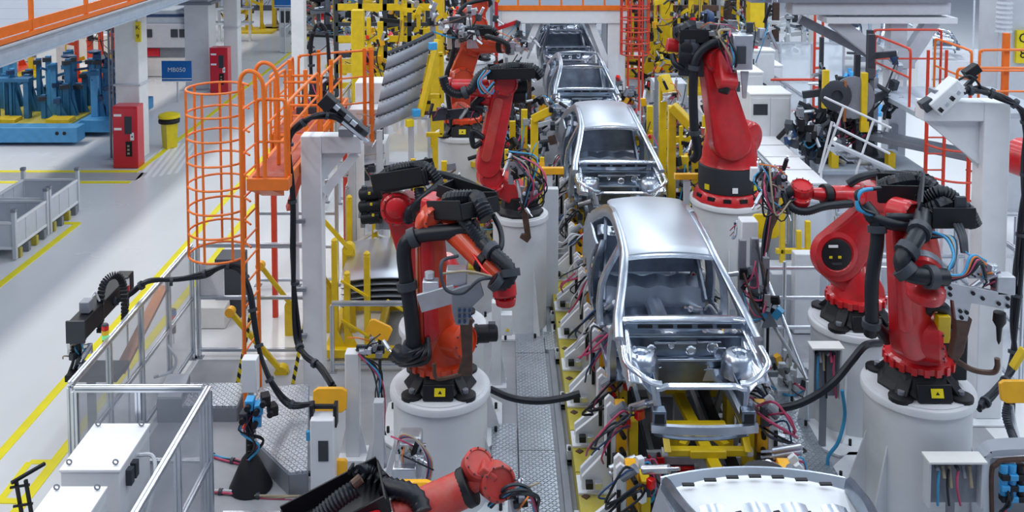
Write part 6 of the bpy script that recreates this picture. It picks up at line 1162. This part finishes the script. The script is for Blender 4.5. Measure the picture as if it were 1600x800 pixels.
# red platforms and ladder
t = thing('caged_ladder', 'red caged ladder with round hoops, right of the heavy gantry column', 'ladder', (8.3, 17.2, 0)); cage(t, (8.1, 16.9, 0), .48, 1.35, 3.0, 'cage_red', 3, 5, 150, 400, .02)
for x in (7.72, 8.05, 8.5): MB().cyl((x, 17.2, .02), (x, 17.2, 4.1 - .3 * (x > 8.3)), .03, n=8).build('stringer', 'cage_red', t)
for k in range(11): MB().cyl((7.72, 17.2, .4 + .3 * k), (8.05, 17.2, .4 + .3 * k), .016, n=6).build('rung', 'cage_red', t)
t = thing('platform', 'red guard rails of the platform at the right edge below the G8 plate', 'platform', (9, 18, 0))
for a, b_, z0, z1, n_ in (((7.7, 17.9), (7.7, 19.6), 2.9, 4.0, 1), ((7.7, 19.7), (9.1, 19.7), 2.9, 4.1, 1), ((8.75, 17.7), (8.75, 19.2), 2.9, 4.0, 1), ((8.8, 17.5), (10.0, 17.5), 2.9, 4.05, 2), ((8.3, 17.3), (9.6, 17.3), 2.9, 3.75, 1)): hoop(t, (a[0], a[1], 0), (b_[0], b_[1], 0), z0, z1, n_, 'cage_red' if a[0] < 8.2 else 'orange', .025)
MB().b2((7.65, 17.4, 2.8), (10.2, 19.8, 2.9)).build('deck', 'machine_grey', t, bev=.01); MB().b2((7.6, 17.38, 2.9), (8.3, 17.42, 3.0)).build('toe_board', 'cage_red', t)
for x, y in ((7.75, 19.7), (10.1, 19.7), (10.1, 17.5), (8.9, 17.5)): MB().b2((x - .06, y - .06, .0), (x + .06, y + .06, 2.8)).build('support_post', 'light_grey', t)
MB().b2((9.28, 17.55, 2.9), (9.38, 17.65, 4.35)).build('orange_post', 'orange', t)
tag(MB().bar((6.6, 19.9, 2.1), (9.6, 16.6, 2.05), .5, .12).build('sloping_duct', 'mid_grey', bev=.01), 'sloping grey duct behind the heavy gantry column', 'duct')
tube_frame('red_mast', 'red lattice mast behind the heavy gantry column', 'mast', (8.0, 24, 0), [((7.9, 24, 0), (7.9, 24, 4.4)), ((8.1, 24, 0), (8.1, 24, 4.4))] + [((7.9, 24, .5 + .5 * k), (8.1, 24, .5 + .5 * k)) for k in range(8)] + [((6.8, 24, 2.2), (8.0, 24, 2.2)), ((6.8, 24, 1.4), (8.0, 24, 1.4))], .035, 'cage_red')
t = build_col('grey building column with yellow G8 plate at the right edge', 11.05, 20.8, .85, 9, 'light_grey'); MB().b2((10.98, 20.28, 3.3), (11.27, 20.37, 4.0)).build('plate', 'safety_yellow', t)
text('G', (11.12, 20.275, 3.83), (1, 0, 0), (0, 0, 1), .30, 'black', t); text('8', (11.12, 20.275, 3.5), (1, 0, 0), (0, 0, 1), .30, 'black', t)
tag(MB().tube([(10.6, 20.1, 4.0), (10.6, 20.1, 7.5)], .17, n=14, smooth=0, corr=.10).build('corrugated_duct', 'light_grey', ang=20), 'grey corrugated duct hanging in front of the G8 column', 'duct')
# white gantry right foreground
t = thing('white_gantry', 'white right-hand gantry post with arm, black cable down its side', 'gantry', (6.55, 12.6, 0)); Y = 12.4; gx3 = 6.42
MB().b2((gx3 - .17, Y - .15, .03), (gx3 + .17, Y + .15, 4.25)).build('post', 'white', t, bev=.015); MB().b2((gx3 - .95, Y - .14, 4.0), (gx3 - .17, Y + .14, 4.25)).build('arm', 'white', t, bev=.012)
MB().prism([(gx3 - .17, Y - .02, 4.0), (gx3 - .75, Y - .02, 4.0), (gx3 - .17, Y - .02, 3.35)], (0, .04, 0)).build('gusset', 'white', t, bev=.006); MB().bar((gx3 - .85, Y, 4.02), (gx3 - .15, Y, 3.45), .10, .1).build('brace', 'white', t)
MB().b2((gx3 - .3, Y - .3, .01), (gx3 + .3, Y + .3, .03)).build('base_plate', 'white', t)
t = thing('scanner_unit', 'white scanner unit with black head tilted up on the right gantry arm', 'scanner', (5.7, 12.4, 4.25)); MB().bar(P(1455, 170, 12.3), P(1498, 130, 12.3), .26, .22).build('body', 'white', t, bev=.015)
MB().bar(P(1440, 168, 12.3), P(1456, 158, 12.3), .16, .14).build('lens_head', 'dark_grey', t, bev=.01); MB().bar(P(1466, 182, 12.35), P(1525, 118, 12.35), .06, .05).build('rail', 'dark_grey', t); MB().bar(P(1508, 118, 12.3), P(1528, 104, 12.3), .14, .12).build('black_head', 'black', t, bev=.01)
MB().tube([P(1497, 125, 12.2), P(1515, 118, 12.2), P(1530, 132, 12.2), P(1534, 145, 12.2), P(1542, 148, 12.2)], .015, n=6).build('cable', 'rubber', t); MB().b2((5.62, 12.3, 4.2), (5.8, 12.5, 4.4)).build('mount', 'mid_grey', t)
for k in range(4): MB().box(P(1470 + 9 * k, 172 - 9 * k, 12.1), (.05, .04, .05), ry=.7).build('module', ('black', 'alu')[k % 2], t)
cable_thing('thick black cables looping from the scanner down the right gantry post', [P(1503, 142, 12.2), P(1530, 141, 12.2), P(1560, 150, 12.15), P(1590, 165, 12.1), P(1603, 190, 12.1), P(1603, 260, 12.1), P(1598, 340, 12.1), P(1592, 420, 12.1), P(1586, 500, 12.1), P(1582, 570, 12.0), P(1568, 600, 11.8), P(1540, 628, 11.5), P(1527, 638, 11.4)], .03, n=4, sp=.035)
t = thing('digital_display', 'grey box with red digits 00 left of the right gantry post', 'display', (6.1, 12.9, 0)); p = P(1521, 346, 12.9); q_ = P(1552, 322, 12.9); MB().b2(p, q_ + V((0, .12, 0))).build('case', 'light_grey', t, bev=.01)
MB().b2(P(1533, 343, 12.88), P(1551, 329, 12.895)).build('screen', 'black', t); text('00', P(1542, 336, 12.86), (1, 0, 0), (0, 0, 1), .12, 'led_red', t); MB().b2((p.x + .1, 12.95, .0), (p.x + .15, 13.0, p.z)).build('stand', 'light_grey', t)
# hand rails and frames right of the line
t = tube_frame('tube_rail', 'silver tube handrail descending behind the second walkway', 'rail', P(1235, 520, 12.5), [(P(1200, 440, 13.5), P(1262, 594, 11.8)), (P(1203, 500, 13.3), P(1262, 594, 11.8)), (P(1235, 530, 12.9), G(1235, 625, 0)), (P(1200, 440, 13.5), P(1203, 500, 13.3)), (P(1262, 594, 11.8), G(1262, 660, 0))], .025, 'alu')
t = thing('yellow_rack', 'low yellow rack behind the second right robot', 'rack', (5, 14.8, 0))
for a, b_ in (((1222, 300), (1222, 432)), ((1262, 345), (1262, 430)), ((1212, 430), (1275, 430)), ((1212, 392), (1275, 392)), ((1248, 360), (1248, 400)), ((1215, 415), (1275, 415))): MB().bar(P(*a, 15.4), P(*b_, 15.4), .08).build('member', 'yellow', t, bev=.008)
for a in (1222, 1262): p = P(a, 430, 15.4); MB().bar(p, (p.x, p.y, .02), .08).build('leg', 'yellow', t)
t = tube_frame('tube_rail', 'grey tube frame between the second walkway and the second right pedestal', 'rail', (4.3, 14, 0), [((3.9, 13.9, z), (6.2, 13.9, z)) for z in (.5, .95, 1.4)] + [((x, 13.9, 0), (x, 13.9, 1.5)) for x in (3.9, 4.2, 5.6, 6.2)], .03, 'alu')
blocks('low_machine', 'low pale machine blocks behind the second right pedestal', (5, 15, 0), [((4.3, 14.9, .02), (5.2, 15.5, .9)), ((5.4, 14.8, .02), (6.6, 15.4, .6)), ((4.6, 14.7, .02), (5.0, 14.9, 1.3)), ((6.0, 14.9, .6), (6.5, 15.3, 1.1))], ('light_grey', 'white', 'white', 'light_grey'))
jig('floor_tooling', 'grey valves and cables on the floor behind the second walkway', 'tooling', (4.3, 13.2, 0), 1.0, .8, .7, 511, 'light_grey', 5, 8, 16, 12, hs=.9)
t = blocks('line_post', 'white stepped post beside the right windscreen pillar of the nearest car', (3.75, 14, 0), [((3.55, 13.9, .02), (3.8, 14.15, 2.1)), ((3.8, 13.95, .02), (3.95, 14.15, 1.7))], 'white'); 
t, p = white_post('slim white post carrying clamps right of the nearest car roof', 1160, 352, 14.6, .14); gripper(t, p + V((0, -.1, 0)), .3, .5, 521, 'dark_grey'); MB().bar(P(1218, 330, 14.3), P(1182, 405, 14.4), .05, .05).build('brown_arm', 'brown', t)
jig('tooling_cluster', 'dark tool cluster with blue parts right of the nearest car pillar', 'tooling', (3.55, 13.2, .9), .5, .4, 1.3, 522, 'mid_grey', 3, 7, 14, 12, base=False, accent=('dark_grey', 'black', 'alu', 'hose_blue'))
t = thing('cable_mast', 'slanted brown tool arm hanging with red and black cables above the second walkway', 'tooling', P(1215, 290, 14)); MB().bar(P(1222, 262, 13.6), P(1195, 395, 14.0), .06, .08).build('arm', 'brown', t, bev=.006); cables(t, [P(1228, 258, 13.5), P(1205, 300, 13.6), P(1197, 360, 13.8), P(1190, 420, 14.0)], 4, .014, .05, 530); MB().box(P(1180, 272, 13.6), (.14, .08, .2)).build('white_bracket', 'white', t, bev=.01)
# pedestal access boxes, cables
def access(label, c, w_, h, y):
    t = thing('access_box', label, 'box', (c[0], y, 0)); x = c[0]; z = c[1]
    MB().b2((x - w_ / 2 - .03, y - .14, z), (x + w_ / 2 + .03, y + .06, z + .025)).build('canopy', 'cream', t, bev=.004); MB().b2((x - w_ / 2, y, z - h), (x + w_ / 2, y + .04, z - .001)).build('back', 'mid_grey', t)
    for s in (-1, 1): MB().b2((x + s * w_ / 2 - .01, y - .1, z - h), (x + s * w_ / 2 + .01, y + .05, z - .001)).build('side', 'light_grey', t)
    R = rnd(int(w_ * 100))
    for k in range(6): MB().cyl((x - w_ * .35 + k * w_ * .13, y - .03, z - .08), (x - w_ * .35 + k * w_ * .13, y - .09, z - .08 - .1 * (k % 3)), .02, n=8).build('coupling', R.choice(('mid_grey', 'tan', 'dark_grey', 'pink')), t)
    for k in range(3): MB().tube([(x - w_ * .3 + .1 * k, y - .06, z - .1), (x - w_ * .35 + .1 * k, y - .1, z - h * .5), (x - w_ * .3 + .12 * k, y - .05, z - h)], .014, n=6).build('cable', ('hose_blue', 'rubber', 'pink')[k], t)
    MB().b2((x - .04, y, 0.05), (x + .04, y + .04, z - h)).build('leg', 'mid_grey', t)
    return t
access('sheet metal shelf box on the foot of the foremost right pedestal', (4.78, 1.0), .55, .5, 9.82); access('sheet metal box with blue cable between the two right pedestals', (4.02, 1.35), .34, .65, 11.6)
cable_thing('thick black cable swinging from the nearest car to the second right robot', [P(1188, 628, 11), P(1205, 638, 11), P(1240, 634, 11), P(1275, 618, 11), P(1305, 595, 11), P(1330, 565, 11.1), P(1352, 540, 11.2), P(1375, 536, 11.4)], .045)
cable_thing('blue cable dropping from the box between the right pedestals', [P(1316, 610, 11.3), P(1320, 650, 11.3), P(1310, 690, 11.2), P(1294, 715, 11.2), P(1296, 745, 11.2)], .022, 'hose_blue')
# rounded enclosure bottom right
t = thing('round_cornered_enclosure', 'grey round-cornered enclosure with blue valves, bottom right corner', 'enclosure', (6.0, 10.3, 0)); Y = 10.0
path = [P(1534, 830, Y), P(1532, 725, Y), P(1540, 706, Y), P(1560, 699, Y), P(1660, 696, Y)]; MB().tube(path, .10, n=4, smooth=5, ry=.05).build('frame', 'light_grey', t, ang=30); MB().tube([p + V((.12, 0, -.14)) for p in path], .03, n=6, smooth=5).build('seal', 'brown', t)
MB().b2(P(1545, 860, Y + .3), P(1660, 712, Y + .34)).build('back', 'mid_grey', t); MB().b2(P(1528, 900, Y), P(1538, 830, Y + .3)).build('leg', 'light_grey', t)
R = rnd(9)
for k in range(9): p = P(1568 + (k % 3) * 13, 738 + (k // 3) * 17, Y - .02); o = MB().cyl(p, p + V((0, 0, .09)), .045, n=12).build('valve', ('sky_blue', 'sky_blue', 'black')[k % 3], t); MB().box(p + V((0, -.02, -.03)), (.09, .09, .06)).build('valve_body', ('black', 'sky_blue')[k % 2], o, bev=.006)
cables(t, [P(1570, 750, Y), P(1580, 780, Y - .05), P(1565, 800, Y)], 5, .012, .06, 12)
t = thing('flexible_conduit', 'ribbed dark conduit above the bottom right enclosure', 'hose', P(1575, 640, 11)); MB().tube([P(1575, 632, 11), P(1572, 650, 11), P(1580, 675, 10.9), P(1590, 700, 10.6)], .05, n=10, corr=.03).build('conduit', 'dark_grey', t); MB().tube([P(1580, 632, 11), P(1584, 660, 11), P(1592, 690, 10.8)], .03, n=8).build('pipe', 'light_grey', t)
tag(MB().bar(P(1600, 545, 11.3), P(1582, 575, 11.3), .12, .05).build('yellow_strut', 'yellow', bev=.01), 'yellow strut at the right edge above the amber plate', 'brace')
# far bright zone right: white car, machines
c = dup(car1, (17.0, 36, .75), math.radians(70), label='far pale car body shell in the bright zone at the top right')
tag(MB().b2((15, 35, .02), (21, 37.6, .70)).build('low_stand', 'white', bev=.02), 'low white stand under the far pale car shell', 'stand')
sign_board('blue board at the top right above the far car shell', 14.9, 30, 4.5, .9, .5, None, True)
for i, (x, y, w_, h, m_, lb) in enumerate(((16.2, 44, 4, 3, 'machine_grey', 'far grey machinery behind the pale car shell'), (11.5, 30, 1.4, 2.4, 'sky_blue', 'far pale blue robot left of the far car shell'), (13, 40, 3, 3, 'white', 'far white racks at the top right'), (19.5, 30, 2.5, 3, 'light_grey', 'far grey machine at the right edge'), (9.5, 38, 3, 3, 'white', 'far white machinery right of the cabinets'), (6, 46, 5, 3.5, 'machine_grey', 'far machinery right of the white portal'), (13.5, 25, 1.8, 2.0, 'red', 'red tooling at the right edge behind the G8 column'))):
    jig('far_machine', lb, 'machine', (x, y, 0), w_, 1.5, h, 540 + i, m_, posts=5, arms=10, clamps=18, cab=8, hs=1.5, accent=('light_grey', 'mid_grey', 'white', 'dark_grey', 'machine_grey'))
build_col('far white column left of the far car shell', 14.6, 33, .5, 9); build_col('far white column at the top right', 12.0, 36, .6, 9)
t = thing('red_robot_edge', 'red robot wrist at the right edge beside the white gantry', 'robot', (7.6, 13.6, 0)); c = P(1603, 248, 14.0); joint(t, 'wrist', c, (.3, -1, 0), .28, .4, 'red'); MB().bar(c, c + V((.8, .2, -.3)), .3, .3).build('forearm', 'red', t, bev=.03); MB().cyl(c + V((.8, .2, -.3)), (c.x + .9, c.y + .3, .6), .2, .25, n=16).build('link_arm', 'red', t); MB().lathe((c.x + .9, c.y + .3, 0), [(.5, 0), (.5, .6), (.3, .62)], 24).build('pedestal', 'pedestal', t)
# ---------------- fixtures beside and under the cars ----------------
def riser(label, x, y, s, seed, h=1.15, group='line-side clamp stations', mount=.30):
    """white C-shaped bracket with orange slide, red valve blocks, hoses; s = +1 faces right"""
    R = rnd(seed); t = thing('clamp_station', label, 'clamp station', (x, y, 0), group); z = mount
    h *= .8; out = [(-.12, 0), (.26, 0), (.26, h), (.20, h + .05), (.15, h), (.15, h * .45), (.08, h * .38), (-.12, .14)]
    MB().prism([(x + s * a, y, z + b_) for a, b_ in out], (0, .05, 0)).build('bracket_plate', 'white', t, bev=.006); MB().prism([(x + s * a, y + .16, z + b_) for a, b_ in out], (0, .05, 0)).build('bracket_plate', 'white', t, bev=.006)
    MB().b2((x - .16, y - .06, z - .03), (x + .30 if s > 0 else x + .16, y + .27, z)).build('foot_plate', 'white', t, bev=.006)
    MB().box((x + s * .18, y - .01, z + h * .5), (.04, .012, h * .45)).build('slot', 'black', t)
    MB().box((x + s * .32, y + .1, z + h * .72), (.12, .2, h * .55)).build('slide_unit', 'amber', t, bev=.01)
    for k in range(3): p = V((x + s * .32, y - .01, z + h * (.5 + .2 * k))); MB().cyl(p, p + V((s * .02, -.1, 0)), .028, n=10).build('slide_pin', 'black', t)
    MB().box((x + s * .46, y + .12, z + h * .45), (.10, .22, h * .75)).build('yellow_carrier', 'yellow', t, bev=.01); MB().box((x + s * .30, y - .02, z + h * .25), (.16, .14, h * .4)).build('cylinder_block', 'dark_grey', t, bev=.01); MB().cyl((x + s * .2, y - .08, z + h * .95), (x + s * .34, y - .12, z + h * 1.1), .05, n=10).build('clamp_head', 'mid_grey', t)
    p = V((x + s * .42, y - .05, z + h + .02)); d = V((s * R.uniform(.3, .8), -.5, R.uniform(.2, .6))).normalized()
    o = MB().cyl(p, p + d * .30, .045, n=12).build('clamp_cylinder', 'alu', t); MB().cyl(p + d * .30, p + d * .42, .018, n=8).build('rod', 'bright_steel', o)
    for k in range(4): MB().box(p + V((R.uniform(-.15, .15), R.uniform(-.1, .1), R.uniform(-.25, .05))), (.07, .07, .10), rz=R.uniform(0, 1)).build('valve_block', R.choice(('lamp_red', 'dark_grey', 'mid_grey', 'white', 'lamp_red')), t, bev=.006)
    for k in range(6):
        a = p + V((R.uniform(-.12, .05) * s, -.06, R.uniform(-.2, .05))); q = V((x + s * R.uniform(-.1, .2), y - .12, z + h * R.uniform(.35, .8)))
        MB().tube([a, a + V((-s * R.uniform(.05, .2), -.16, R.uniform(-.05, .15))), (a + q) / 2 + V((-s * R.uniform(.1, .25), -.18, 0)), q], R.uniform(.010, .016), n=6, smooth=5).build('hose', R.choice(('pink', 'rubber', 'rubber', 'dark_blue', 'dark_grey', 'pink', 'light_grey', 'rubber')), t)
    for k in range(2): MB().box((x - s * .04 + .1 * k, y - .07, z + .10), (.08, .08, .07)).build('sensor_plug', ('black', 'alu')[k], t, bev=.004)
    return t
ys = [9.45, 10.35, 11.25, 12.15, 13.1, 14.05, 15.0]
lab = ['nearest the bottom edge', 'in front of the nearest car nose', 'beside the nearest car nose', 'beside the nearest car front door', 'beside the nearest car middle', 'beside the nearest car rear door', 'beside the nearest car tail']
for s, x, side in ((1, 1.02, 'left'), (-1, 3.24, 'right')):
    t = thing('plinth', 'dirty yellow plinth with bolt plates along the ' + side + ' side of the line', 'plinth', (x, 12, 0))
    for i in range(9): y = 9.0 + i * .86; MB().b2((x - .16, y + .01, .02), (x + .30 if s > 0 else x + .16, y + .85, .27)).build('segment', 'dirty_yellow', t, bev=.006); MB().box((x - .08, y + .4, .276), (.07, .07, .012), rz=.785).build('bolt_plate', 'brown', t)
    for i, y in enumerate(ys): riser('clamp station on the ' + side + ' of the line ' + lab[i], x + .0, y, s, 600 + i + (50 if s < 0 else 0), 1.0 + .18 * (i % 2))
for i in range(5):
    y = 10.0 + 1.25 * i; t = thing('floor_bracket', 'small grey floor bracket, %s from the camera along the left trench' % ('first', 'second', 'third', 'fourth', 'fifth')[i], 'bracket', (.86, y, 0), 'trench brackets'); MB().b2((.80, y, .05), (.86, y + .14, .20)).build('angle', 'light_grey', t, bev=.004); MB().b2((.80, y, .05), (.90, y + .2, .09)).build('foot', 'mid_grey', t); MB().cyl((.83, y + .02, .2), (.83, y + .02, .24), .02, n=8).build('bolt', 'dark_grey', t)
for i, (y, lb) in enumerate(((16.2, 'behind the nearest car tail, left'), (17.4, 'beside the second car nose, left'), (18.8, 'beside the second car door, left'), (20.4, 'beside the second car tail, left'))): riser('clamp station ' + lb, 1.02, y, 1, 700 + i, 1.1)
for i, (y, lb) in enumerate(((16.6, 'beside the second car nose, right'), (18.0, 'beside the second car door, right'))): riser('clamp station ' + lb, 3.24, y, -1, 720 + i, 1.1)
# carriers: one under each car
def carrier(label, y0):
    t = thing('car_carrier', label, 'carrier', (CX, y0 + 2, 0), 'car carriers')
    for s in (-1, 1):
        MB().b2((CX + s * .50 - .05, y0 - .5, .42), (CX + s * .50 + .05, y0 + 4.6, .54)).build('skid_rail', 'black', t, bev=.006); MB().b2((CX + s * .37 - .03, y0 - .5, .40), (CX + s * .37 + .03, y0 + 4.6, .46)).build('guide_rail', 'alu', t)
        for y in (y0 + .75, y0 + 1.6, y0 + 3.0, y0 + 4.1):
            MB().b2((CX + s * .60 - .06, y, .05), (CX + s * .60 + .06, y + .1, .42)).build('leg', 'light_grey', t); MB().bar((CX + s * .55, y + .05, .45), (CX + s * .72, y + .05, CZ0 + .02), .08, .06).build('car_rest', 'mid_grey', t)
    for y in (y0 + .8, y0 + 2.3, y0 + 3.6): MB().b2((CX - .55, y, .30), (CX + .55, y + .16, .40)).build('cross_beam', 'light_grey', t, bev=.008)
    return t
for i, lb in enumerate(('black rail carrier under the nearest car shell', 'black rail carrier under the second car shell', 'black rail carrier under the third car shell', 'black rail carrier under the fourth car shell', 'black rail carrier under the farthest car shell')): carrier(lb, 10 + 6.5 * i)
t = carrier('black rail carrier under the car at the bottom edge', 4.5); 
for s in (-1, 1): MB().b2((CX + s * .6 - .04, 7.9, .5), (CX + s * .6 + .04, 8.0, 1.62)).build('tail_rest', 'mid_grey', t)
def shuttle(label, y):
    t = thing('transfer_shuttle', label, 'shuttle', (CX, y, 0)); x = CX + .15; z = .72
    MB().bar((x + .08, y - .6, z), (x - .12, y + 1.9, z), .13, .09).build('spine', 'yellow', t, bev=.012)
    MB().b2((x - .38, y + .42, z + .04), (x + .32, y + .51, z + .12)).build('rear_crossbar', 'yellow', t, bev=.012); MB().b2((x - .45, y - .06, z + .02), (x + .45, y + .03, z + .10)).build('front_crossbar', 'yellow', t, bev=.012); MB().b2((x - .2, y - .12, z + .03), (x + .2, y - .065, z + .12)).build('centre_block', 'yellow', t, bev=.012)
    for s in (-1, 1):
        MB().prism([(x + s * .40, y - .1, z + .1), (x + s * .46, y - .1, z + .1), (x + s * .46, y + .2, z + .30), (x + s * .40, y + .26, z + .30)], (s * .03, 0, 0)).build('horn', 'yellow', t, bev=.008); MB().cyl((x + s * .3, y + .25, z - .02), (x + s * .3, y + .25, z + .16), .06, n=12).build('bushing', 'yellow', t); MB().cyl((x + s * .44, y - .03, z + .06), (x + s * .50, y - .03, z + .06), .05, n=12).build('roller', 'white', t)
        MB().bar((x + s * .25, y + .1, z + .05), (x + s * .1, y + .4, z + .05), .08, .06).build('stay', 'yellow', t)
    MB().box((x - .12, y + 1.3, z + .06), (.26, .10, .08)).build('far_crossbar', 'yellow', t, bev=.01); MB().box((x - .16, y + 1.9, z + .1), (.10, .1, .28)).build('end_stop', 'yellow', t, bev=.01)
    MB().b2((x - .06, y, .02), (x + .06, y + .12, z - .04)).b2((x - .12, y + 1.3, .02), (x - .0, y + 1.4, z - .04)).build('lift_column', 'light_grey', t)
    return t
shuttle('yellow transfer shuttle with crossbars below the nearest car nose', 10.3); shuttle('yellow transfer shuttle below the second car nose', 16.9)
t = jig('under_tooling', 'grey tooling and cables beneath the nearest car nose', 'tooling', (CX, 10.9, 0), 1.5, .8, .5, 801, 'light_grey', 6, 8, 16, 16, base=False, accent=('mid_grey', 'lamp_red', 'dark_grey', 'tan')); jig('under_tooling', 'dark tooling beneath the nearest car rear', 'tooling', (CX, 13.6, 0), 1.5, 1.5, .6, 802, 'dark_grey', 6, 8, 14, 8, base=False); jig('under_tooling', 'dark tooling beneath the second car', 'tooling', (CX, 18.6, 0), 1.5, 2.5, .7, 803, 'dark_grey', 6, 8, 14, 8, base=False)
tag(MB().b2((1.36, 9.1, .02), (1.5, 15.6, .35)).build('conveyor_beam', 'light_grey', bev=.006), 'pale side beam of the conveyor, left under the nearest car', 'beam'); tag(MB().b2((2.82, 9.1, .02), (2.96, 15.6, .35)).build('conveyor_beam', 'light_grey', bev=.006), 'pale side beam of the conveyor, right under the nearest car', 'beam')
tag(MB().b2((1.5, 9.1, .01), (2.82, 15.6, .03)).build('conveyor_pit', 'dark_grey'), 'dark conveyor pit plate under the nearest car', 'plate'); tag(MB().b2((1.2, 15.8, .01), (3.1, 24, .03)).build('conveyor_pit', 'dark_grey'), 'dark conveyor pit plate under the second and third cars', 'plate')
for i, (px, py, lb) in enumerate(((1215, 710, 'welding gun with silver cylinders right of the shuttle'), (985, 720, 'welding gun with silver cylinder and red valves left of the shuttle'))):
    c = P(px, py, 9.9); t = thing('welding_gun', lb, 'welding gun', (c.x, c.y, 0)); s = -1 if i == 0 else 1
    for k in range(2): a = c + V((s * .05, 0, .04 - .06 * k)); o = MB().cyl(a, a + V((-s * .28, -.08, .1 if i == 0 else -.08)), .035, n=12).build('cylinder', 'alu', t); MB().cyl(a, a + V((s * .12, .03, -.03)), .014, n=8).build('rod', 'bright_steel', o)
    for k in range(5): MB().box(c + V((s * .06 * (k - 2), -.04, -.10 - .05 * (k % 2))), (.06, .07, .08), rz=.3 * k).build('valve', ('lamp_red', 'dark_grey', 'lamp_red', 'amber', 'mid_grey')[k], t, bev=.006)
    cables(t, [c + V((.05, -.1, -.05)), c + V((.2, -.15, .02)), c + V((.25, -.15, -.25)), c + V((.05, -.1, -.4)), c + V((-.1, -.1, -.3))], 7, .012, .06, 810 + i, ('pink', 'rubber', 'hose_blue', 'pink')); MB().b2((c.x - .05, c.y, .02), (c.x + .05, c.y + .1, c.z - .15)).build('stand', 'yellow', t, bev=.006)
